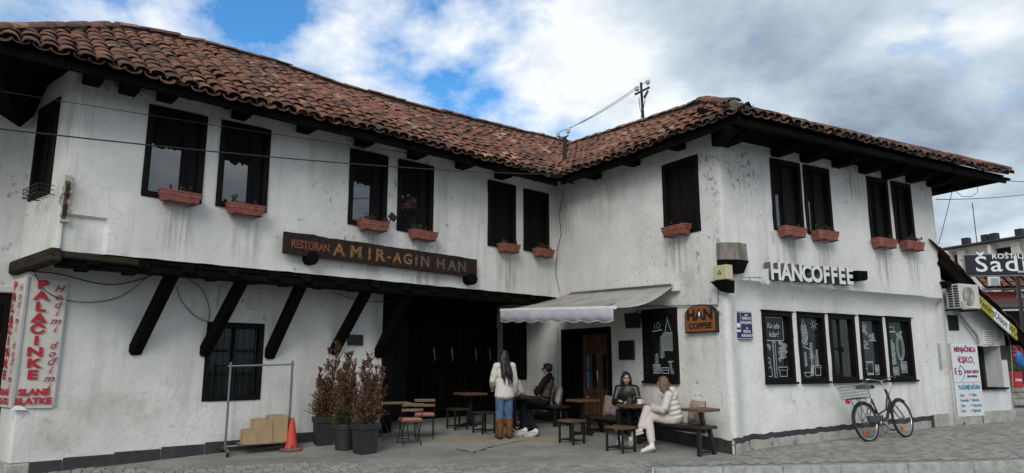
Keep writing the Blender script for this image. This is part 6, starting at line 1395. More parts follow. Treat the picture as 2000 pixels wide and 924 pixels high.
p = G(1015, 853) + Vector((.1, .75, 0)); p.z = zg(p.x, p.y); T2 = p.copy(); table(p, angM, 'dark wooden table between the standing woman and the man in sunglasses', .58, .5, .64, M_DARKT)
p = G(915, 838) + Vector((0, .5, 0)); p.z = zg(p.x, p.y); table(p, angM, 'wooden table deep in the passage by the gate', .56, .48, .64, M_TABLE)

# folding bistro set
def fold_chair(loc, rz, label, seat=None, group='folding bistro chairs beside the dry conifers'):
    e = empty('folding_chair', loc, label, 'chair', group); e.rotation_euler.z = rz; e.scale = (.87, .87, .87)   # faces local -y
    w, h, bh = .40, .45, .80
    for s_ in (-1, 1):
        m_ = MB(); x = s_ * w / 2; m_.tube([(x, -.22, 0), (x, .10, .45), (x, .20, bh)], .010, 6); m_.build('back_leg', M_BLACKM, e, local=True)
        m_ = MB(); x = s_ * (w / 2 - .03); m_.tube([(x, .24, 0), (x, -.17, .44)], .010, 6); m_.build('front_leg', M_BLACKM, e, local=True)
    for y_, z_ in ((-.19, .04), (.20, .045)): m_ = MB(); m_.tube([(-w / 2, y_, z_), (w / 2, y_, z_)], .007, 5); m_.build('stretcher', M_BLACKM, e, local=True)
    for k in range(5): m_ = MB(); m_.box((0, -.17 + .085 * k, h), (w + .02, .06, .015), None, 0, .003); m_.build('seat_slat', M_SLAT, e, local=True)
    for z_ in (.66, .76): m_ = MB(); m_.box((0, .185 + (z_ - .66) * .3, z_), (w + .02, .016, .055), Matrix.Rotation(-.28, 3, 'X'), 0, .004); m_.build('back_slat', M_SLAT, e, local=True)
    if seat:
        m_ = MB(); m_.box((0, 0, h + .03), (w, .40, .045), None, 0, .018); m_.build('seat_cushion', seat, e, 60, local=True)
    return e
M_PINKC = simple('salmon_cushion', (.42, .16, .13), .9, .2, 14, .2); M_BROWNC = simple('brown_cushion', (.11, .045, .03), .9, .2, 14, .2)
fold_chair(G(800, 868), radians(200), 'folding chair with salmon cushion nearest the camera', M_PINKC)
fold_chair(G(828, 855), radians(188), 'folding chair with salmon cushion further back by the gate', M_PINKC)
fold_chair(G(735, 852), radians(60), 'folding chair with brown seat half hidden behind the dry conifers', M_BROWNC)
p = G(768, 858); e = empty('folding_table', p, 'small slatted folding table beside the dry conifers', 'table'); e.rotation_euler.z = .35; e.scale = (.88, .88, .88)
for k in range(6): m_ = MB(); m_.box((0, -.26 + .105 * k, .71), (.66, .09, .02), None, 0, .004); m_.build('slat', M_SLAT, e, local=True)
for s_ in (-1, 1):
    m_ = MB(); m_.tube([(s_ * .26, -.28, 0), (s_ * .26, .24, .70)], .011, 6); m_.build('leg', M_BLACKM, e, local=True); m_ = MB(); m_.tube([(s_ * .23, .28, 0), (s_ * .23, -.24, .70)], .011, 6); m_.build('leg', M_BLACKM, e, local=True)
for y_ in (-.25, .25): m_ = MB(); m_.tube([(-.26, y_, .035), (.26, y_, .035)], .008, 5); m_.build('stretcher', M_BLACKM, e, local=True)

# things on the tables and bench
p = FM.p(MU(1236, 797, .7), -.64, 0); tz = zg(FM.p((bu0 + bu1) / 2, B_Y, 0).x, FM.p((bu0 + bu1) / 2, B_Y, 0).y) + .63 + .024
def on_t(du, dy): q = FM.p(MU(1234, 797, .75) + du, B_Y - .22 + dy, tz); return q
M_CLEAR = NT('drinking_glass', (.35, .37, .38), .05, .8); M_CLEAR.b.inputs['Transmission Weight'].default_value = .9; M_CLEAR = M_CLEAR.m
for i, (du, dy, lab) in enumerate(((-.15, -.02, 'clear water glass nearer the dark-haired woman'), (-.07, -.1, 'clear water glass at the table front edge'))):
    m_ = MB(); q = on_t(du, dy); m_.lathe([(.026, 0), (.033, .11), (.030, .11), (.024, .006)], 14, Matrix.Translation(q)); m_.top('water_glass', M_CLEAR, q, lab, 'glass', 'water glasses', 60)
q = on_t(.06, .02); e = empty('coffee_cup', q, 'white coffee cup on its saucer on the bench table', 'cup'); m_ = MB(); m_.lathe([(.03, .008), (.045, .05), (.048, .085), (.044, .085), (.04, .045), (.028, .015)], 16, Matrix.Translation(q)); m_.build('bowl', M_WHITEP, e, 60); m_ = MB(); m_.lathe([(.03, 0), (.07, .012), (.07, .016), (.03, .006)], 18, Matrix.Translation(q)); m_.build('saucer', M_WHITEP, e, 60); m_ = MB(); m_.tube([q + Vector((.045, 0, .065)), q + Vector((.072, 0, .06)), q + Vector((.07, 0, .035)), q + Vector((.042, 0, .03))], .006, 5); m_.build('handle', M_WHITEP, e, 60)
def pillow(loc, rz, tilt, label, mat, s_=.40, mark=False):
    e = empty('cushion', loc, label, 'cushion', 'cushions on the benches'); m_ = MB(); n = 10; vs = []; fs = []
    R = rotz(rz) @ Matrix.Rotation(tilt, 4, 'X')
    for sd in (-1, 1):
        for j in range(n + 1):
            for i in range(n + 1):
                a_, b_ = i / n * 2 - 1, j / n * 2 - 1; th = .075 * (1 - a_ ** 4) ** .5 * (1 - b_ ** 4) ** .5; pin = 1 - .08 * (1 - abs(a_ * b_)) * max(abs(a_), abs(b_))
                vs.append(R @ Vector((a_ * s_ / 2 * pin, sd * th + .01 * noise.noise((a_ * 2, b_ * 2, sd)), (b_ * pin + 1) * s_ / 2)))
        b0 = (0 if sd == -1 else (n + 1) ** 2); fs += [(b0 + j * (n + 1) + i, b0 + j * (n + 1) + i + 1, b0 + (j + 1) * (n + 1) + i + 1, b0 + (j + 1) * (n + 1) + i) for j in range(n) for i in range(n)]
    m_.add(vs, fs); m_.build('cover', mat, e, 180, local=True)
    if mark: m_ = MB(); m_.lathe([(.075, 0), (.09, .004), (.075, .008)], 20, R @ Matrix.Translation((0, -.082, s_ * .45)) @ Matrix.Rotation(pi / 2, 4, 'X'), 0, False); m_.build('printed_ring', M_RED, e, local=True)
    return e
M_CUSH = simple('floral_cushion_cloth', (.30, .22, .20), .9, .45, 9, .2); M_CUSHW = simple('pale_cushion_cloth', (.46, .42, .38), .9, .15, 9, .2)
bz = tz - .654 + .385
for x, y, lab, mt, rz_, mk in ((1188, 812, 'patterned cushion leaning left of the dark-haired woman', M_CUSH, .2, False), (1352, 815, 'patterned cushion behind the woman in the white jacket', M_CUSH, -.2, False)):
    u = MU(x, y, .35); pillow(FM.p(u, -.30, bz), angM + rz_, -.25, lab, mt, .38, mk)
u = MU(1082, 800, .3); q = FM.p(u, -.25, 0); pillow((q.x, q.y, zg(q.x, q.y) + .385), angM - .3, -.2, 'pale cushion with red ring print beside the man', M_CUSHW, .36, True)
# hand bags between the women
e = empty('tote_bag', FM.p(MU(1262, 822, .45), -.47, bz), 'white tote bag with a black sketch between the two women', 'bag'); c_ = FM.p(MU(1262, 822, .45), -.50, bz + .13); m_ = MB(); m_.box(c_, (.22, .10, .26), rotz(angM).to_3x3(), 0, .03); m_.build('body', M_VINYLW, e, 60)
m_ = MB(FM.M); u = MU(1262, 822, .45); m_.tube([(u - .05 + .0, -.553, bz + .17), (u - .02, -.553, bz + .22), (u + .03, -.553, bz + .2), (u + .04, -.553, bz + .12), (u, -.553, bz + .06), (u - .05, -.553, bz + .1), (u - .02, -.553, bz + .14)], .010, 5, flat=.4); m_.build('sketch', M_BLACKP, e)
e = empty('tan_handbag', FM.p(MU(1246, 818, .45), -.42, bz), 'tan leather handbag on the bench behind the tote', 'bag'); c_ = FM.p(MU(1246, 815, .45) - .02, -.42, bz + .14); m_ = MB(); m_.box(c_, (.30, .14, .27), rotz(angM).to_3x3(), 0, .05); m_.build('body', simple('tan_leather', (.28, .14, .06), .5, .25, 10, .2), e, 60); m_ = MB(); m_.tube([c_ + Vector((-.09, .05, .12)), c_ + Vector((-.06, .04, .24)), c_ + Vector((.05, -.02, .24)), c_ + Vector((.08, -.05, .12))], .010, 6); m_.build('handle', bpy.data.materials['tan_leather'], e)

# clothes rail, boxes, cone, potted conifers
ra_, rb_ = G(433, 889), G(566, 877); pd = (rb_ - ra_); pd.z = 0; RW = pd.length; pd.normalize(); pn_ = Vector((pd.y, -pd.x, 0))
e = empty('clothes_rail', ra_.lerp(rb_, .5), 'empty grey steel clothes rail on castors by the wall', 'clothes rail')
def rp_(f_, o_, z): q = ra_ + pd * (RW * f_) + pn_ * o_; return Vector((q.x, q.y, zg(q.x, q.y) + z))
ztop = 1.42
for f_ in (.04, .97):
    m_ = MB(); m_.tube([rp_(f_, 0, .1), rp_(f_, 0, ztop)], .020, 8); m_.build('upright', M_STEEL, e)
    m_ = MB(); m_.bar(rp_(f_, -.26, .085), rp_(f_, .26, .085), .04, .03); m_.build('foot', M_STEEL, e)
    for o_ in (-.24, .24):
        m_ = MB(); q = rp_(f_, o_, .04); m_.lathe([(.035, -.012), (.04, -.006), (.04, .006), (.035, .012)], 12, Matrix.Translation(q) @ Matrix.Rotation(pi / 2, 4, 'Y')); m_.build('castor', M_BLACKM, e)
m_ = MB(); m_.tube([rp_(.0, 0, ztop - .06), rp_(1.0, 0, ztop - .06)], .016, 8); m_.build('top_bar', M_STEEL, e)
m_ = MB(); m_.tube([rp_(.04, .0, .12), rp_(.97, .0, .12)], .016, 8); m_.build('bottom_bar', M_STEEL, e)
M_CARD = simple('brown_cardboard', (.36, .25, .145), .9, .15, 6, .08); M_TAPE = simple('packing_tape', (.36, .27, .16), .4, .1, 6, 0)
def carton(c_, d_, rz, label, gap=False):
    e = empty('cardboard_box', (c_[0], c_[1], c_[2]), label, 'box', 'cardboard boxes under the clothes rail'); e.rotation_euler.z = rz
    m_ = MB(); m_.box((0, 0, d_[2] / 2), d_, None, 0, .005); m_.build('carton', M_CARD, e, local=True); m_ = MB(); m_.box((0, 0, d_[2] + .004), (.05, d_[1] + .003, .018)); m_.build('tape', M_TAPE, e, local=True)
    for k in (-1, 1): m_ = MB(); m_.box((k * d_[0] * .26, 0, d_[2] + .005), (d_[0] * .47, d_[1] * .98, .006), Matrix.Rotation(k * .05, 3, 'Y')); m_.build('flap', M_CARD, e, local=True)
rz_ = atan2(pd.y, pd.x); zb = .138
def cb(x, y, f_): q = rp_(f_, 0, 0); return q
q1, q2, q3 = rp_(.40, .02, zb), rp_(.60, .02, zb), rp_(.83, .02, zb)
bw = .30
f1_, f2_, f3_ = .36, .58, .82
carton(rp_(.36, .04, zb), (.20, .28, .22), rz_, 'lower cardboard box at the left under the rail'); carton(rp_(.545, .02, zb), (.28, .30, .37), rz_ + .03, 'tall cardboard box in the middle under the rail'); carton(rp_(.775, .0, zb), (.29, .30, .41), rz_ - .02, 'cardboard box at the right beside the traffic cone')
q = rp_(.72, -.05, zb); carton((q.x, q.y + .22, zg(q.x, q.y) + .36), (.2, .2, .12), rz_ + .1, 'small pale carton on top behind the boxes')
m_ = MB(); q = rp_(.62, .0, .137); m_.box(q, (RW * .78, .40, .012), rotz(rz_).to_3x3(), 0, .003); m_.top('shelf_board', M_WEATH, q, 'thin board carrying the cardboard boxes on the rail foot', 'board')
q = G(568, 880); e = empty('traffic_cone', q, 'orange-red traffic cone beside the cardboard boxes', 'traffic cone'); M_CONE = simple('cone_rubber', (.50, .055, .03), .6, .2, 9, .1)
m_ = MB(); m_.lathe([(.115, .035), (.105, .05), (.03, .50), (.026, .515), (.018, .515), (.018, .45)], 20, Matrix.Translation(q)); m_.build('cone', M_CONE, e, 50); m_ = MB(); m_.lathe([(.18, 0), (.185, .02), (.17, .04), (.11, .045)], 20, Matrix.Translation(q)); m_.build('base', simple('dirty_rubber', (.17, .09, .07), .8, .4, 9, .2), e, 50)

def conifer(loc, label, h, w, pot, seed, topz, green=0, lean=(0, 0), dens=1.0):
    g_ = random.Random(seed); e = empty('dry_conifer', loc, label, 'potted plant', 'potted dry conifers by the passage')
    ph = pot[1]; pw = pot[0]
    if pot[2] == 'square':
        m_ = MB(); lv = [(0, pw * .40), (ph * .80, pw * .47), (ph * .80, pw * .52), (ph * .98, pw * .535), (ph, pw * .53), (ph, pw * .48), (ph * .9, pw * .46)]; vs = []; fs = [(3, 2, 1, 0)]
        for z_, a_ in lv:
            r_ = a_ * .12
            for sx_, sy_ in ((-1, -1), (1, -1), (1, 1), (-1, 1)): vs += [(sx_ * a_, sy_ * a_, z_)]
        for i in range(len(lv) - 1):
            for k in range(4): fs.append((4 * i + k, 4 * i + (k + 1) % 4, 4 * i + 4 + (k + 1) % 4, 4 * i + 4 + k))
        m_.add([Vector(v) for v in vs], fs, 0, rotz(pot[3])); o = m_.build('pot', M_POT, e, local=True); b_ = o.modifiers.new('b', 'BEVEL'); b_.width = .012; b_.segments = 2; b_.limit_method = 'ANGLE'
    else:
        m_ = MB(); m_.lathe([(pw * .40, 0), (pw * .47, ph * .78), (pw * .51, ph * .79), (pw * .53, ph * .98), (pw * .52, ph), (pw * .47, ph), (pw * .46, ph * .9)], 28); m_.build('pot', M_POT, e, 40, local=True)
    m_ = MB(); m_.lathe([(pw * .44, ph * .9), (pw * .3, ph * .93), (.01, ph * .94)], 16, None, 0, False); m_.build('soil', M_SOIL, e, local=True)
    st = MB(); fo = MB()
    stems = 7
    for s_ in range(stems):
        a_ = g_.uniform(0, 6.28); r_ = w * g_.uniform(.15, .5) if s_ else 0.0; hh = h * (1 if s_ == 0 else g_.uniform(.45, .92)); tx, ty = r_ * cos(a_) + lean[0] * hh, r_ * sin(a_) + lean[1] * hh
        path = [Vector((r_ * .25 * cos(a_), r_ * .25 * sin(a_), ph * .9)), Vector((tx * .6, ty * .6, ph + hh * .4)), Vector((tx, ty, ph + hh))]
        st.tube(path, [.016, .011, .003], 5)
        nb = int(105 * hh / 1.1 * dens)
        for k in range(nb):
            f_ = g_.uniform(.0, 1.0) ** 1.4; P_ = path[0].lerp(path[1], f_ * 2) if f_ < .5 else path[1].lerp(path[2], f_ * 2 - 1)
            ln_ = w * .5 * (1.04 - f_) ** .6 * g_.uniform(.25, 1.25) * (.62 if s_ else .9) + .04; b_ = g_.uniform(0, 6.28); up = g_.uniform(.35, 1.9) + f_ * .6
            d_ = Vector((cos(b_), sin(b_), up)).normalized(); Q_ = P_ + d_ * ln_; st.tube([P_, P_.lerp(Q_, .5) + Vector((0, 0, -.01)), Q_], [.004, .003, .0015], 3, cap=False)
            for q_ in range(int((20 + ln_ * 75) * dens)):
                t_ = g_.uniform(.15, 1.03); c_ = P_ + d_ * ln_ * t_; fd = (d_ * .8 + Vector((g_.uniform(-1, 1), g_.uniform(-1, 1), g_.uniform(-.5, .9)))).normalized(); L_ = g_.uniform(.018, .048); n_ = fd.cross(Vector((g_.uniform(-1, 1), g_.uniform(-1, 1), g_.uniform(-1, 1)))).normalized() * L_ * .16
                mi = 2 if (green and c_.z < ph + .22 and g_.random() < .55) else (1 if g_.random() < .2 else 0)
                fo.add([c_ - n_ * .5, c_ + fd * L_ * .5 - n_, c_ + fd * L_, c_ + fd * L_ * .5 + n_], [(0, 1, 2, 3)], mi)
    if green:
        for k in range(500):
            a_ = g_.uniform(0, 6.28); r_ = pw * .5 * g_.uniform(.3, 1.15); c_ = Vector((r_ * cos(a_), r_ * sin(a_), ph + g_.uniform(-.06, .10))); L_ = g_.uniform(.02, .04); fd = Vector((cos(a_), sin(a_), g_.uniform(-.4, .8))).normalized(); n_ = fd.orthogonal().normalized() * L_ * .35
            fo.add([c_ - n_ * .4, c_ + fd * L_ * .5 - n_, c_ + fd * L_, c_ + fd * L_ * .5 + n_], [(0, 1, 2, 3)], 2)
    st.build('trunk', simple('conifer_bark', (.10, .06, .04), .9, .3, 20, .2) if 'conifer_bark' not in bpy.data.materials else bpy.data.materials['conifer_bark'], e, local=True)
    fo.build('foliage', [M_DRY1, M_DRY2, M_GRN], e, local=True)['kind'] = 'stuff'
    return e
def leafmat(name, a_, b_):
    t = NT(name, a_, .9, .1); f = t.noise(9, 3, .6); t.col(t.ramp(f, [(.3, a_), (.7, b_)])); return t.m
M_DRY1 = leafmat('dry_brown_needles', (.055, .031, .019), (.135, .072, .042)); M_DRY2 = leafmat('straw_needles', (.20, .115, .065), (.36, .23, .13)); M_GRN = leafmat('ivy_green', (.028, .05, .015), (.07, .11, .035))
qL, qM_, qR = G(626, 872), G(667, 882), G(708, 889)
qL = qL + Vector((0, .18, 0)); qM_ = qM_ + Vector((0, .17, 0)); qR = qR + Vector((0, .17, 0))
conifer(qL, 'tall dry brown conifer in the square pot against the wall', 1.22, .62, (.335, .47, 'square', .5), 5, 0, 0, (.16, -.02))
conifer(qM_, 'dry conifer in the round middle pot with green ivy at its foot', 1.12, .58, (.35, .42, 'round', 0), 6, 0, 1)
conifer(qR, 'reddish dry conifer in the square pot nearest the camera', 1.04, .68, (.335, .47, 'square', .75), 7, 0, 0, (.02, 0), 1.15)

# ------------------------------------------------------------------ bicycle leaning on the street wall
B0 = G(1700, 864); hd = radians(60); lean_ = radians(9); BD = Vector((sin(hd), cos(hd), 0)); BNW = Vector((-BD.y, BD.x, 0))   # BNW: towards the wall
bike = empty('bicycle', B0, 'black step-through city bicycle with rear basket leaning on the street wall', 'bicycle')
slope_ = (zg(B0.x + BD.x, B0.y + BD.y) - B0.z)
UP = (Vector((0, 0, 1)) * cos(lean_) + BNW * sin(lean_)).normalized(); FWD = (BD + Vector((0, 0, slope_))).normalized(); SIDE = FWD.cross(UP).normalized()   # SIDE: away from the wall
def bk_(x, s_, z): return B0 + FWD * x + SIDE * s_ + UP * z
M_TYRE = simple('tyre_rubber', (.018, .018, .018), .85, .3, 30, .2); M_BIKE = simple('dark_bike_paint', (.022, .022, .026), .35, .2, 20, 0)
RW_ = .335
def wheel(cx_, nm, ang=0.0, piv=None):
    ax_f = FWD; ax_s = SIDE
    if ang: ax_f = (FWD * cos(ang) + SIDE * sin(ang)).normalized(); ax_s = ax_f.cross(UP).normalized()
    C_ = piv if piv is not None else bk_(cx_, 0, RW_)
    w_ = empty(nm, C_ - wloc(bike), parent=bike)
    def rng(r_, n, s_=0): return [C_ + ax_f * (r_ * cos(2 * pi * i / n)) + UP * (r_ * sin(2 * pi * i / n)) + ax_s * s_ for i in range(n)]
    m_ = MB(); m_.tube(rng(RW_ - .02, 36), .023, 8, closed=True); m_.build('tyre', M_TYRE, w_, 180)
    m_ = MB(); m_.tube(rng(RW_ - .042, 36), .011, 6, closed=True); m_.build('rim', M_CHROME, w_, 180)
    m_ = MB()
    for i in range(24):
        a_ = 2 * pi * i / 24; s_ = .03 * (1 if i % 2 else -1); m_.tube([C_ + ax_s * s_ + (ax_f * cos(a_ + .5) + UP * sin(a_ + .5)) * .022, C_ + (ax_f * cos(a_) + UP * sin(a_)) * (RW_ - .045)], .0018, 3, cap=False)
    m_.build('spokes', M_STEEL, w_)['kind'] = 'stuff'
    m_ = MB(); m_.tube([C_ - ax_s * .05, C_ + ax_s * .05], .02, 8); m_.build('hub', M_CHROME, w_)
    m_ = MB(); c_ = C_ + (ax_f * cos(4.2) + UP * sin(4.2)) * .2; m_.box(c_, (.05, .02, .09), None, 0, .01); m_.build('reflector', simple('orange_reflector', (.5, .09, .01), .3, .1, 5, 0) if 'orange_reflector' not in bpy.data.materials else bpy.data.materials['orange_reflector'], w_)
    return C_, ax_f, ax_s
WB = 1.02
Cr, _, _ = wheel(0, 'rear_wheel'); ST = radians(-4)
headT, headB = bk_(WB - .26, 0, .86), bk_(WB - .19, 0, .66)
Cf = bk_(WB, 0, RW_) + SIDE * .03; Cf, ff, fs_ = wheel(WB, 'front_wheel', ST, Cf)
BB = bk_(.44, 0, .29); STt = bk_(.30, 0, .72); ST0 = bk_(.26, 0, .88)
fr_ = MB()
fr_.tube([headB, headB.lerp(BB, .5) + UP * -.10, BB + UP * .01], .027, 8); fr_.tube([headT.lerp(headB, .45), headB.lerp(BB, .45) + UP * .02, BB.lerp(STt, .35)], .016, 8); fr_.tube([BB, STt], .017, 8)
for s_ in (-1, 1): fr_.tube([BB + SIDE * s_ * .03, Cr + SIDE * s_ * .055], .010, 6); fr_.tube([STt + SIDE * s_ * .015 - UP * .04, Cr + SIDE * s_ * .055], .009, 6)
fr_.tube([headT, headB], .021, 8); fr_.build('frame', M_BIKE, bike, 60)
fk = MB(); crown = headB - (headT - headB).normalized() * .05
for s_ in (-1, 1): fk.tube([crown + fs_ * s_ * .045, crown.lerp(Cf, .6) + fs_ * s_ * .05, Cf + fs_ * s_ * .05], [.014, .013, .009], 6)
fk.tube([headB, crown], .016, 6); fk.tube([crown - fs_ * .05, crown + fs_ * .05], .014, 6); fk.build('fork', M_STEEL, bike, 60)
def fender(C_, af, a0, a1, nm):
    m_ = MB(); k = 14; vs = []
    for i in range(k + 1):
        a_ = a0 + (a1 - a0) * i / k; d_ = af * cos(a_) + UP * sin(a_); sd_ = af.cross(UP)
        for s_, h_ in ((-.028, -.012), (0, .004), (.028, -.012)): vs.append(C_ + d_ * (RW_ + .022 + h_) + sd_ * s_)
    m_.add(vs, [(3 * i + j, 3 * i + j + 1, 3 * i + j + 4, 3 * i + j + 3) for i in range(k) for j in range(2)]); m_.build(nm, M_BIKE, bike, 180)
fender(Cr, FWD, .35, pi + .15, 'mudguard'); fender(Cf, ff, .9, pi - .3, 'mudguard')
m_ = MB(); m_.tube([STt, ST0], .013, 8); m_.build('seat_post', M_CHROME, bike)
m_ = MB(); vs = []
S_ = bk_(.25, 0, .90)
for i in range(9):
    f_ = i / 8; w_ = .095 * (1 - f_) ** .8 + .022; x = -.14 + .28 * f_
    for j in range(7): a_ = -1 + j / 3; vs.append(S_ + FWD * x + SIDE * (a_ * w_) + UP * (.028 * (1 - a_ * a_) + .02 * (1 - f_) ** 2 - .012))
m_.add(vs, [(i * 7 + j, i * 7 + j + 1, i * 7 + j + 8, i * 7 + j + 7) for i in range(8) for j in range(6)]); o = m_.build('saddle', M_TYRE, bike, 180); o.modifiers.new('t', 'SOLIDIFY').thickness = -.045
stem = headT + (headT - headB).normalized() * .17; hb = stem + ff * .05
m_ = MB(); m_.tube([headT, stem, hb], .013, 8); m_.build('stem', M_CHROME, bike)
m_ = MB(); pts = [hb - fs_ * .30 - ff * .14 + UP * .05, hb - fs_ * .24 - ff * .04 + UP * .06, hb - fs_ * .10 + UP * .02, hb, hb + fs_ * .10 + UP * .02, hb + fs_ * .24 - ff * .04 + UP * .06, hb + fs_ * .30 - ff * .14 + UP * .05]; m_.tube(smoothp(pts, 1), .011, 7); m_.build('handlebar', M_CHROME, bike, 60)
for s_ in (-1, 1): m_ = MB(); m_.tube([hb + fs_ * s_ * .275 - ff * .09 + UP * .057, hb + fs_ * s_ * .315 - ff * .19 + UP * .045], .019, 8); m_.build('grip', M_TYRE, bike, 60); m_ = MB(); m_.tube([hb + fs_ * s_ * .25 - ff * .0 + UP * .05, hb + fs_ * s_ * .29 - ff * .1 + UP * .01], .007, 5); m_.build('brake_lever', M_CHROME, bike)
for s_ in (-1, 1): m_ = MB(); m_.tube(smoothp([hb + fs_ * s_ * .22 + UP * .04, hb + fs_ * s_ * .12 + ff * .16 - UP * .05, hb + ff * .12 - UP * .22, headB + UP * .02]), .004, 4); m_.build('brake_cable', M_CABLE, bike)
m_ = MB()
for s_ in (-1, 1): m_.tube([bk_(-.34, s_ * .06, .74), bk_(.18, s_ * .06, .74)], .007, 5); m_.tube([bk_(-.20, s_ * .06, .74), Cr + SIDE * s_ * .06], .006, 5); m_.tube([bk_(.05, s_ * .06, .74), Cr + SIDE * s_ * .06], .006, 5)
for x in (-.33, -.2, -.07, .06, .17): m_.tube([bk_(x, -.06, .74), bk_(x, .06, .74)], .006, 5)
m_.build('rear_rack', M_BLACKM, bike)
bs = empty('basket', bk_(-.12, 0, .76) - wloc(bike), parent=bike); m_ = MB(); bl, bw0, bw1, bh_ = .42, .26, .33, .20
def bp(x, s_, z_): f_ = z_ / bh_; return bk_(-.12 + x * (1 + .14 * f_), s_ * (bw0 + (bw1 - bw0) * f_) / 2, .755 + z_)
for z_ in (0, .05, .10, .15, .20):
    m_.tube([bp(a_, b_, z_) for a_, b_ in ((-bl / 2, -1), (bl / 2, -1), (bl / 2, 1), (-bl / 2, 1))], 'x' and (.0065 if z_ == .20 else .0035), 4, closed=True)
for i in range(13):
    x = -bl / 2 + bl * i / 12; m_.tube([bp(x, -1, .20), bp(x, -1, 0), bp(x, 1, 0), bp(x, 1, .20)], .0032, 3)
for i in range(8):
    s_ = -1 + 2 * i / 7; m_.tube([bp(-bl / 2, s_, .20), bp(-bl / 2, s_, 0)], .002, 3); m_.tube([bp(bl / 2, s_, .20), bp(bl / 2, s_, 0)], .002, 3)
m_.build('wire_mesh', M_STEEL, bs)['kind'] = 'stuff'
m_ = MB(); m_.box(bk_(-.37, 0, .70), (.05, .10, .06), None, 0, .012); m_.build('rear_lamp', simple('red_lamp', (.5, .015, .02), .25, .1, 5, 0), bike)
ch = MB(); ring = [BB + SIDE * .045 + (FWD * cos(a_) + UP * sin(a_)) * .085 for a_ in [2 * pi * i / 20 for i in range(20)]]; ch.tube(ring, .008, 5, closed=True); ch.tube([BB - SIDE * .07, BB + SIDE * .07], .02, 8); ch.build('chainring', M_CHROME, bike)
for s_, a_ in ((1, -.9), (-1, -.9 + pi)):
    d_ = FWD * cos(a_) + UP * sin(a_); m_ = MB(); m_.tube([BB + SIDE * s_ * .065, BB + SIDE * s_ * .075 + d_ * .165], .010, 6); m_.build('crank', M_CHROME, bike); m_ = MB(); c_ = BB + SIDE * s_ * .12 + d_ * .165; m_.box(c_, (.09, .09, .025), None, 0, .006); m_.build('pedal', M_BLACKM, bike)
m_ = MB(); m_.bar(BB + SIDE * .05 + UP * .085, Cr + SIDE * .05 + UP * .04, .012, .10, 0, tuple(UP)); m_.build('chain_guard', M_BIKE, bike)
# ------------------------------------------------------------------ people
def hx(mat): return mat
M_SKIN = simple('skin', (.42, .25, .18), .55, .08, 8, .05); M_SKINP = simple('fair_skin', (.50, .33, .26), .55, .08, 8, .05)
M_HAIRB = simple('black_hair', (.012, .009, .008), .45, .5, 40, .5, .5, stretch=(6, 6, .6)); M_HAIRD = simple('dark_brown_hair', (.030, .017, .012), .45, .5, 40, .5, .5, stretch=(6, 6, .6)); M_HAIRL = simple('streaked_blond_hair', (.13, .085, .05), .5, .85, 16, .8, .4, stretch=(6, 6, .8)); M_HAIRR = simple('reddish_hair', (.20, .09, .06), .5, .4, 30, .4)
M_SHIRT = simple('white_cotton_shirt', (.60, .56, .52), .9, .08, 7, .25, .2, dist=.02); M_JEAN = simple('blue_denim', (.075, .125, .215), .9, .35, 9, .3, .2, dist=.01); M_BOOT = simple('tan_suede_boot', (.135, .062, .022), .8, .35, 9, .3, .2, dist=.01)
M_PUFF = simple('cream_puffer', (.58, .54, .48), .6, .07, 6, .25, .3, dist=.02); M_CREAM = simple('cream_trousers', (.54, .49, .44), .85, .08, 9, .3, .2, dist=.015); M_LEATHER = simple('black_leather', (.012, .012, .013), .38, .3, 14, .35, .5, dist=.01); M_BLKC = simple('black_cloth', (.010, .010, .012), .9, .3, 10, .25, .2); M_OLIVE = simple('olive_vest', (.085, .083, .055), .85, .25, 10, .3, .2); M_GREYJ = simple('grey_jacket', (.36, .36, .37), .85, .2, 8, .3, .2)
M_SHOE = simple('white_trainer', (.66, .64, .64), .6, .1, 16, .15); M_SOLE = simple('shoe_sole', (.55, .53, .52), .7, .15, 10, .1); M_SHOEP = simple('pale_pink_trainer', (.55, .44, .47), .6, .15, 16, .15)
M_EYE = simple('eye_dark', (.02, .015, .012), .2, .1, 5, 0); M_LIP = simple('lips', (.34, .11, .10), .5, .1, 9, 0)
TEXC = bpy.data.textures.new('cloth_folds', 'CLOUDS'); TEXC.noise_scale = .09; TEXC.noise_depth = 2
def finish(o, vox, it=3, fold=0.0):
    r = o.modifiers.new('skin', 'REMESH'); r.mode = 'VOXEL'; r.voxel_size = vox; r.use_smooth_shade = True
    s_ = o.modifiers.new('smooth', 'SMOOTH'); s_.factor = .5; s_.iterations = it
    if fold: d_ = o.modifiers.new('folds', 'DISPLACE'); d_.texture = TEXC; d_.strength = fold; d_.mid_level = .5; d_.texture_coords = 'LOCAL'
    return o
def basis(x, z): x = x.normalized(); y = z.cross(x).normalized(); z = x.cross(y); return Matrix([[x[i], y[i], z[i]] for i in range(3)])
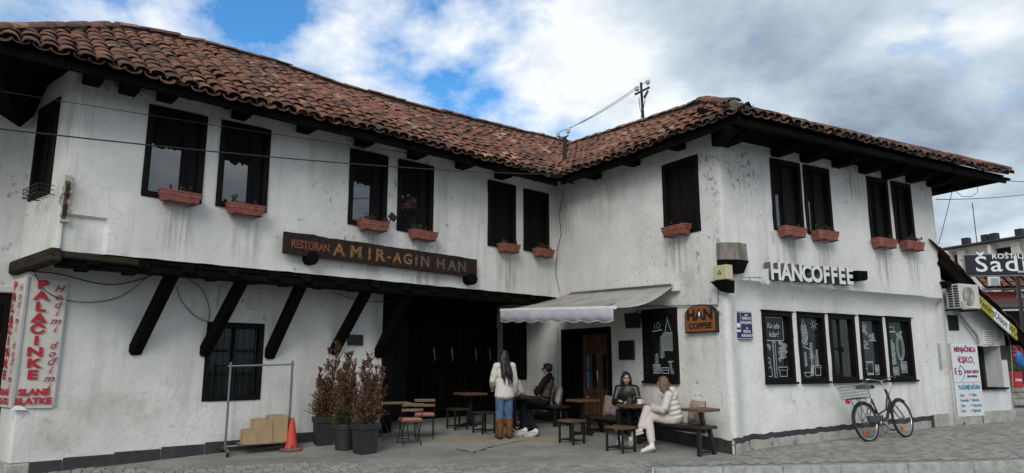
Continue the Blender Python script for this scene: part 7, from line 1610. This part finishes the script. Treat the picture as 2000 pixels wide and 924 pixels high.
def hand(mb, wr, d_, palm, s_=1.0, curl=.5, side=1):
    """palm, four unequal bent fingers and a thumb leaving the side of the palm"""
    d_ = d_.normalized(); pn = (palm - d_ * palm.dot(d_)).normalized(); sd = d_.cross(pn) * side
    mb.cap(wr, wr + d_ * .03 * s_, .024 * s_, .026 * s_, 10)
    for k in range(4): mb.cap(wr + d_ * .02 * s_ + sd * (k - 1.5) * .012 * s_, wr + d_ * .082 * s_ + sd * (k - 1.5) * .019 * s_, .013 * s_, .0115 * s_, 8)
    for k, L_ in enumerate((.066, .076, .070, .054)):
        b_ = wr + d_ * .086 * s_ + sd * (k - 1.5) * .0195 * s_; q = b_ + (d_ * cos(curl * .6) + pn * sin(curl * .6)) * L_ * .45 * s_; r_ = q + (d_ * cos(curl * 1.6) + pn * sin(curl * 1.6)) * L_ * .55 * s_
        mb.cap(b_, q, .0092 * s_, .0088 * s_, 8); mb.cap(q, r_, .0088 * s_, .0075 * s_, 8)
    b_ = wr + d_ * .03 * s_ - sd * .026 * s_; q = b_ + (d_ * .7 - sd * .55 + pn * .3).normalized() * .04 * s_; r_ = q + (d_ * .9 + pn * .45 - sd * .1).normalized() * .03 * s_; mb.cap(b_, q, .0125 * s_, .0105 * s_, 8); mb.cap(q, r_, .0105 * s_, .0085 * s_, 8)
def person(label, J, f_head, cl, skin=M_SKIN, s=1.0, hair=None, face=True, group='people at the coffee house'):
    """J: joints in world space; f_head: where the face looks; cl: clothing spec"""
    base = J.get('base'); e = empty('person', base, label, 'person', group)
    V = {k: Vector(v) for k, v in J.items() if k != 'curl'}
    xs_ = V['shr'] - V['shl']; sp = V['neck'] - V['pel']; Bt = basis(xs_, sp); hips_x = V['hpr'] - V['hpl']; Bp = basis(hips_x, sp)
    f_ = Vector(f_head).normalized(); hup = V.get('hup', Vector((0, 0, 1))); hr_ = f_.cross(hup).normalized(); hup = hr_.cross(f_); Bh = Matrix([[hr_[i], f_[i], hup[i]] for i in range(3)])
    hc = V['head']; chest = V['pel'].lerp(V['neck'], .66); wst = V['pel'].lerp(V['neck'], .32)
    m_ = MB()
    m_.ell(V['pel'], (.155 * s, .115 * s, .13 * s), Bp); m_.ell(wst, (.13 * s, .095 * s, .14 * s), Bt); m_.ell(chest, (.155 * s, .105 * s, .17 * s), Bt); m_.cap(V['shl'], V['shr'], .055 * s, .055 * s)
    m_.cap(V['neck'] - sp.normalized() * .05 * s, hc - hup * .03 * s, .052 * s, .048 * s)
    for a_ in 'lr':
        m_.cap(V['sh' + a_], V['el' + a_], .05 * s, .038 * s); m_.cap(V['el' + a_], V['wr' + a_], .039 * s, .026 * s)
        m_.cap(V['hp' + a_], V['kn' + a_], .078 * s, .052 * s); m_.cap(V['kn' + a_], V['an' + a_], .052 * s, .034 * s); m_.cap(V['an' + a_] - Vector((0, 0, .02 * s)), V['to' + a_], .034 * s, .026 * s)
        hd_ = V.get('hd' + a_, V['wr' + a_] - V['el' + a_]); hand(m_, V['wr' + a_], hd_, V.get('pm' + a_, f_ * .3 - Vector((0, 0, 1))), s * .95, J.get('curl', .6), 1 if a_ == 'l' else -1)
    def hp_(x, y, z): return hc + Bh @ Vector((x * s, y * s, z * s))
    m_.ell(hp_(0, -.008, .03), (.074 * s, .092 * s, .088 * s), Bh); m_.ell(hp_(0, .022, -.035), (.058 * s, .066 * s, .078 * s), Bh); m_.ell(hp_(0, .055, -.083), (.027 * s, .026 * s, .022 * s), Bh)
    m_.cap(hp_(0, .088, .018), hp_(0, .112, -.022), .010 * s, .0145 * s, 8); m_.cap(hp_(-.04, .078, .03), hp_(.04, .078, .03), .013 * s, .013 * s, 8)
    for q in (-1, 1): m_.ell(hp_(q * .075, -.005, -.01), (.012 * s, .022 * s, .034 * s), Bh); m_.ell(hp_(q * .038, .065, -.03), (.024 * s, .02 * s, .022 * s), Bh)
    finish(m_.build('body', skin, e, 180), .0095, 2)
    if face:
        for q in (-1, 1): k = MB(); k.ell(hp_(q * .031, .083, .006), (.0125 * s, .008 * s, .0065 * s), Bh, 10, 6); k.build('eye', M_EYE, e, 180); k = MB(); k.cap(hp_(q * .018, .094, .027), hp_(q * .05, .082, .029), .0045 * s, .003 * s, 6); k.build('eyebrow', hair[0] if hair else M_EYE, e, 180)
        k = MB(); k.cap(hp_(-.02, .089, -.052), hp_(.02, .089, -.052), .0075 * s, .0075 * s, 8); k.build('mouth', M_LIP, e, 180)
    # clothing
    if 'top' in cl:
        mat, inf, puff = cl['top'][:3]; m_ = MB(); hem = cl.get('hem', 0)
        m_.ell(wst, ((.135 + inf) * s, (.10 + inf) * s, .16 * s), Bt); m_.ell(chest, ((.157 + inf) * s, (.107 + inf) * s, (.175 + inf * .5) * s), Bt); m_.cap(V['shl'], V['shr'], (.058 + inf) * s, (.058 + inf) * s)
        if hem:
            for i in range(7): m_.ell(wst.lerp(V['pel'] - sp.normalized() * hem * .75, i / 6), ((.15 + .006 * i + inf) * s, (.112 + .006 * i + inf) * s, .085 * s), Bp)
        else: m_.ell(V['pel'].lerp(wst, .45), ((.15 + inf) * s, (.112 + inf) * s, .10 * s), Bp)
        for a_ in 'lr':
            S_, E_, W_ = V['sh' + a_], V['el' + a_], V['wr' + a_]
            if puff:
                for (p, q, r0, r1, n) in ((S_, E_, .072, .066, 5), (E_, W_, .066, .05, 5)):
                    for i in range(n): c_ = p.lerp(q, (i + .4) / n); r_ = (r0 + (r1 - r0) * i / n + inf * .6) * s; m_.ell(c_, (r_, r_, r_ * .72), (q - p).to_track_quat('Z', 'Y').to_matrix())
            elif cl.get('sleeve', 1): m_.cap(S_, E_, (.056 + inf) * s, (.047 + inf) * s); m_.cap(E_, W_ - (W_ - E_).normalized() * .02, (.047 + inf) * s, (.036 + inf) * s)
        if puff:
            for i in range(6): c_ = V['pel'].lerp(V['neck'], .02 + .17 * i); m_.ell(c_, ((.185 + inf - .006 * abs(i - 2)) * s, (.14 + inf) * s, .062 * s), Bt)
        m_.cap(V['neck'] - sp.normalized() * .03, V['neck'] + sp.normalized() * (.045 if puff else .02), (.065 + inf) * s, (.062 + inf * .6) * s)
        finish(m_.build(cl['top'][3], mat, e, 180), .0125, 2, .012 if not puff else .01)
    if 'vest' in cl:
        m_ = MB(); m_.ell(wst, (.158 * s, .123 * s, .17 * s), Bt); m_.ell(chest, (.178 * s, .128 * s, .18 * s), Bt); m_.ell(V['pel'].lerp(wst, .4), (.165 * s, .128 * s, .11 * s), Bp); finish(m_.build('vest', cl['vest'], e, 180), .0125, 2, .012)
    if 'legs' in cl:
        mat, inf, end = cl['legs']; m_ = MB(); m_.ell(V['pel'], ((.162 + inf * .4) * s, (.122 + inf * .4) * s, .125 * s), Bp)
        for a_ in 'lr':
            H_, K_, A_ = V['hp' + a_], V['kn' + a_], V['an' + a_]; A2 = K_.lerp(A_, end)
            m_.cap(H_, K_, (.084 + inf * .5) * s, (.058 + inf) * s); m_.cap(K_, A2, (.058 + inf) * s, (.042 + inf * 1.2) * s)
            if cl.get('cuff'): m_.cap(A2, A2 + (A2 - K_).normalized() * .01, .044 * s, .042 * s)
        finish(m_.build('trousers', mat, e, 180), .0125, 2, .014)
    if 'shoe' in cl:
        for i, a_ in enumerate('lr'):
            A_, T_ = V['an' + a_], V['to' + a_]; d_ = (T_ - A_); up_ = (V['kn' + a_] - A_).normalized(); d2_ = d_.normalized(); sx_ = d2_.cross(up_).normalized(); u2 = sx_.cross(d2_).normalized(); B = Matrix([[sx_[k], d2_[k], u2[k]] for k in range(3)])
            mt = cl['shoe'][i] if isinstance(cl['shoe'], (list, tuple)) else cl['shoe']; sh_ = empty('shoe', A_ - wloc(e), parent=e); mid = A_.lerp(T_, .5)
            m_ = MB(); m_.ell(A_.lerp(T_, .30) - u2 * .012 * s, (.046 * s, .095 * s, .052 * s), B); m_.ell(A_.lerp(T_, .72) - u2 * .022 * s, (.046 * s, .085 * s, .038 * s), B); m_.cap(A_, A_ + up_ * .045 * s, .048 * s, .046 * s)
            finish(m_.build('upper', mt, sh_, 180), .010, 2)
            m_ = MB(); vs = []; n = 18
            for zz_ in (-.062, -.036):
                for i_ in range(n): t_ = 2 * pi * i_ / n; w_ = .05 + .006 * sin(t_); vs.append(mid + B @ Vector((w_ * cos(t_) * s, (.145 * sin(t_) + .005) * s, (zz_ + (.012 if zz_ < -.05 and sin(t_) > .8 else 0)) * s)))
            m_.add(vs, [tuple(range(n - 1, -1, -1)), tuple(range(n, 2 * n))] + [(i_, (i_ + 1) % n, n + (i_ + 1) % n, n + i_) for i_ in range(n)]); m_.build('sole', M_SOLE, sh_, 50)
    if 'boot' in cl:
        for a_ in 'lr':
            A_, T_, K_ = V['an' + a_], V['to' + a_], V['kn' + a_]; m_ = MB(); tp = A_.lerp(K_, .66)
            for k in range(6): m_.ell(A_.lerp(tp, (k + .3) / 5.4), ((.064 + .004 * k) * s, (.066 + .004 * k) * s, .058 * s))
            m_.cap(A_ - Vector((0, 0, .03)), T_ - Vector((0, 0, .0)), .05 * s, .036 * s); finish(m_.build('boot', cl['boot'], e, 180), .011, 2, .016)
            m_ = MB(); m_.box(A_ - Vector((0, .02, .065)), (.06, .06, .05), None, 0, .008); m_.build('boot_heel', M_EYE, e)
    if hair:
        mat, style = hair; m_ = MB(); m_.ell(hp_(0, -.022, .045), (.088 * s, .098 * s, .088 * s), Bh)
        g_ = random.Random(len(label))
        if style == 'short': m_.ell(hp_(0, -.03, .02), (.084 * s, .085 * s, .085 * s), Bh); m_.ell(hp_(0, .05, .085), (.06 * s, .045 * s, .03 * s), Bh)
        else:
            m_.ell(hp_(0, -.045, -.01), (.09 * s, .075 * s, .12 * s), Bh); Lh = cl.get('hairlen', .4)
            dn = cl.get('hairdir', Vector((0, 0, -1)))
            for k in range(16):
                a_ = -1.75 + 3.5 * k / 15; ry = -.075 * cos(a_) - .01; rx = .088 * sin(a_); fwd_side = abs(a_) > 1.3
                if fwd_side and cl.get('hairback'): continue
                p0 = hp_(rx, ry, .02); p1 = hp_(rx * 1.12, ry * 1.1, -.12); p2 = p1 + Vector(dn) * (Lh - .12) * g_.uniform(.72, 1.0) + Vector((g_.uniform(-.03, .03), g_.uniform(-.03, .03), 0)) + Bh @ Vector((rx * .35, -.085 * s, 0))
                m_.cap(p0, p1, .022 * s, .024 * s, 8); pm = p1.lerp(p2, .5) + Bh @ Vector((0, -.03 * s, 0)); m_.cap(p1, pm, .026 * s, .024 * s, 8); m_.cap(pm, p2, .024 * s, .007 * s, 8)
        finish(m_.build('hair', mat, e, 180), .010, 2, .012)
        if style in ('long', 'bob'):           # loose strands breaking the outline
            k = MB()
            for q in range(26):
                a_ = g_.uniform(-1.7, 1.7); p0 = hp_(.095 * sin(a_), -.09 * cos(a_) - .01, g_.uniform(-.08, .04)); k.tube([p0, p0 + Bh @ Vector((0, -.09 * s, 0)) + Vector(dn) * cl.get('hairlen', .4) * .5 + Vector((g_.uniform(-.02, .02), g_.uniform(-.02, .02), 0)), p0 + Bh @ Vector((0, -.11 * s, 0)) + Vector(dn) * cl.get('hairlen', .4) * g_.uniform(.85, 1.1) + Vector((g_.uniform(-.05, .05), g_.uniform(-.04, .04), 0))], [.006, .005, .002], 4)
            k.build('hair_strands', mat, e, 180)['kind'] = 'stuff'
    return e, hp_, Bh, V
# --- standing woman seen from behind
fw = G(985, 857); sc = .98; dR_ = Vector((.92, .39, 0)).normalized(); dF = Vector((-.39, .92, 0)).normalized()     # her right-hand side is picture right
def P(x, y, z): return fw + (dR_ * x + dF * y + Vector((0, 0, z))) * .925
Jw = dict(base=fw, pel=P(0, .0, .93), neck=P(.0, .0, 1.42), head=P(-.01, .02, 1.555), shl=P(-.165, 0, 1.37), shr=P(.165, 0, 1.37), ell=P(-.235, .03, 1.10), elr=P(.23, .02, 1.10), wrl=P(-.17, .20, .98), wrr=P(.225, .08, .86),
          hpl=P(-.085, 0, .90), hpr=P(.085, 0, .90), knl=P(-.09, .02, .50), knr=P(.095, .02, .50), anl=P(-.095, -.01, .09), anr=P(.105, -.01, .09), tol=P(-.105, .17, .045), tor=P(.12, .17, .045))
e, hp_, Bh, V = person('standing woman from behind in white shirt, blue jeans and tan boots', Jw, dF + Vector((-.1, 0, -.1)), dict(top=(M_SHIRT, .018, 0, 'shirt'), hem=.15, legs=(M_JEAN, .026, .42), boot=M_BOOT, hairlen=.50, hairback=1), M_SKIN, .925, (M_HAIRB, 'long'), False)
# --- helper: point at a pixel on the plane `off` metres in front of the courtyard wall
def JM(x, y, off): u, z = FM.px(x, y, off); return FM.p(u, -off, z)
def gz_(v): return zg(v.x, v.y)
UPV = Vector((0, 0, 1)); LEFTP = -FM.d; OUT = FM.n     # along the wall to the left / away from the wall
# --- woman in black, turned towards her friend on the right
bA = FM.p(MU(1226, 815, .42), -.42, 0); bA.z = gz_(bA)
fA = (FM.d * .62 + OUT * .78).normalized(); rA = fA.cross(UPV).normalized()
def PA(x, y, z): return bA + rA * x + fA * y + UPV * z
SA = .90
s_t = .385 + .09
t1, t2 = G(1222, 868), G(1199, 852)
Ja = dict(base=bA, pel=PA(0, -.02, s_t), neck=PA(0, .02, s_t + .46), head=PA(.0, .05, s_t + .585), shl=PA(-.155, .01, s_t + .41), shr=PA(.155, .01, s_t + .41), ell=PA(-.22, .08, s_t + .16), elr=PA(.21, .10, s_t + .16), wrl=PA(-.08, .26, s_t + .18), wrr=PA(.10, .28, s_t + .20),
          hpl=PA(-.08, .02, s_t - .02), hpr=PA(.08, .02, s_t - .02), knl=PA(-.10, .40, s_t + .02), knr=PA(.09, .40, s_t + .02), anl=PA(-.12, .42, .09), anr=PA(.06, .38, .09), tol=PA(-.14, .60, .045), tor=PA(.08, .55, .045))
for k in ('anl', 'tol', 'anr', 'tor'): Ja[k] = Vector((Ja[k].x, Ja[k].y, gz_(Ja[k]) + (.09 if 'an' in k else .045)))
e, hp_, Bh, V = person('seated young woman in black leather jacket with long dark brown hair', Ja, (fA * .75 + FM.d * .35 + Vector((0, -.28, -.12))), dict(top=(M_LEATHER, .014, 0, 'leather_jacket'), legs=(M_BLKC, .006, .93), shoe=M_SHOE, hairlen=.40), M_SKINP, SA, (M_HAIRD, 'long'))
k = MB(); c_ = V['pel'].lerp(V['neck'], .72) + fA * .125; k.box(c_, (.05, .012, .07), basis(rA, UPV), 0, .004); k.build('printed_shirt', simple('shirt_print', (.07, .03, .03), .8, .6, 60, 0), e)
# --- woman in the cream puffer, legs crossed, turned to the left
bB = FM.p(MU(1318, 830, .42), -.42, 0); bB.z = gz_(bB)
fB = (LEFTP * .72 + OUT * .70).normalized(); rB = fB.cross(UPV).normalized()
def PB(x, y, z): return bB + rB * x + fB * y + UPV * z
ft = G(1274, 884); an1 = ft + UPV * .09; 
Jb = dict(base=bB, pel=PB(0, -.02, s_t + .01), neck=PB(0, .10, s_t + .45), head=PB(.0, .17, s_t + .57), shl=PB(-.165, .08, s_t + .40), shr=PB(.165, .08, s_t + .40), ell=PB(-.24, .16, s_t + .16), elr=PB(.24, .14, s_t + .15), wrl=PB(-.06, .36, s_t + .17), wrr=PB(.08, .38, s_t + .20),
          hpl=PB(-.085, .03, s_t - .01), hpr=PB(.085, .03, s_t - .01), knl=PB(-.03, .42, s_t + .05), knr=PB(-.02, .44, s_t + .15), anl=an1 + UPV * .0, anr=PB(-.20, .55, .30), tol=an1 + (fB * .8 + OUT * .3 + rB * -.2).normalized() * .17 - UPV * .05, tor=PB(-.29, .68, .265))
e, hp_, Bh, V = person('seated woman in cream puffer jacket and cream trousers with crossed legs', Jb, fB * .8 + LEFTP * .5 + Vector((0, .35, -.35)), dict(top=(M_PUFF, .010, 1, 'puffer_jacket'), legs=(M_CREAM, .022, .80), shoe=(M_SHOE, M_SHOEP), hairlen=.22), M_SKINP, .93, (M_HAIRL, 'bob'))
k = MB(); hd_ = V['neck'] - fB * .07; k.ell(hd_ + UPV * .01, (.15, .09, .075), basis(rB, UPV)); k.ell(hd_ - fB * .05 - UPV * .05, (.12, .07, .09), basis(rB, UPV)); finish(k.build('hood', M_PUFF, e, 180), .0125, 2, .012)
# --- man with crossed arms and sunglasses
bC = FM.p(MU(1064, 812, .62), -.62, 0); bC.z = gz_(bC)
fC = (LEFTP * .80 + OUT * .62).normalized(); rC = fC.cross(UPV).normalized()
def PC(x, y, z): return bC + rC * x + fC * y + UPV * z
Jc = dict(base=bC, pel=PC(0, .0, s_t), neck=PC(0, -.10, s_t + .49), head=PC(0, -.06, s_t + .63), shl=PC(-.19, -.08, s_t + .43), shr=PC(.19, -.08, s_t + .43), ell=PC(-.26, .08, s_t + .17), elr=PC(.26, .08, s_t + .17), wrl=PC(.04, .20, s_t + .20), wrr=PC(-.05, .18, s_t + .25),
          hpl=PC(-.09, .03, s_t - .02), hpr=PC(.09, .03, s_t - .02), knl=PC(-.13, .46, s_t + .04), knr=PC(.10, .46, s_t + .04), anl=PC(-.16, .62, .09), anr=PC(.02, .66, .09), tol=PC(-.22, .80, .045), tor=PC(-.02, .85, .045), curl=1.1)
a1, a2 = G(1020, 851), G(1042, 853)
Jc['anr'] = a1 + UPV * .09 - fC * .06; Jc['tor'] = a1 + UPV * .045 + fC * .11; Jc['anl'] = a2 + UPV * .09 - fC * .05; Jc['tol'] = a2 + UPV * .045 + fC * .12
e, hp_, Bh, V = person('seated man in olive vest with sunglasses and crossed arms', Jc, fC * .8 + LEFTP * .5 + Vector((0, 0, .05)), dict(top=(M_BLKC, .016, 0, 'pullover'), vest=M_OLIVE, legs=(M_BLKC, .014, .95), shoe=M_SHOE), M_SKIN, .98, (M_HAIRD, 'short'))
k = MB()
for q in (-1, 1): k.ell(hp_(q * .033, .098, .008), (.029, .010, .021), Bh, 12, 8); k.cap(hp_(q * .062, .085, .014), hp_(q * .078, .0, .012), .004, .004, 6)
k.cap(hp_(-.01, .105, .014), hp_(.01, .105, .014), .004, .004, 6); k.build('sunglasses', M_LEATHER, e, 180)
# --- woman half hidden behind the standing one
bD = G(1000, 853) + Vector((-.02, 1.05, 0)); bD.z = gz_(bD)
fD = Vector((.35, -.93, 0)).normalized(); rD = fD.cross(UPV).normalized()
def PD(x, y, z): return bD + rD * x + fD * y + UPV * z
Jd = dict(base=bD, pel=PD(0, 0, s_t), neck=PD(0, .04, s_t + .44), head=PD(0, .08, s_t + .56), shl=PD(-.155, .03, s_t + .39), shr=PD(.155, .03, s_t + .39), ell=PD(-.22, .10, s_t + .15), elr=PD(.21, .1, s_t + .15), wrl=PD(-.08, .30, s_t + .2), wrr=PD(.06, .30, s_t + .2),
          hpl=PD(-.08, .02, s_t - .02), hpr=PD(.08, .02, s_t - .02), knl=PD(-.10, .42, s_t + .02), knr=PD(.10, .42, s_t + .02), anl=PD(-.1, .44, .09), anr=PD(.1, .44, .09), tol=PD(-.1, .6, .045), tor=PD(.1, .6, .045))
person('seated woman in light grey jacket half hidden behind the standing woman', Jd, fD + Vector((.3, 0, 0)), dict(top=(M_GREYJ, .016, 0, 'jacket'), legs=(M_BLKC, .01, .95), shoe=M_BLKC, hairlen=.25), M_SKIN, .9, (M_HAIRR, 'bob'))
st_ = stool((bD.x, bD.y, bD.z), angM, 'dark stool under the half hidden woman', .42, .47, M_DARKT, GS)
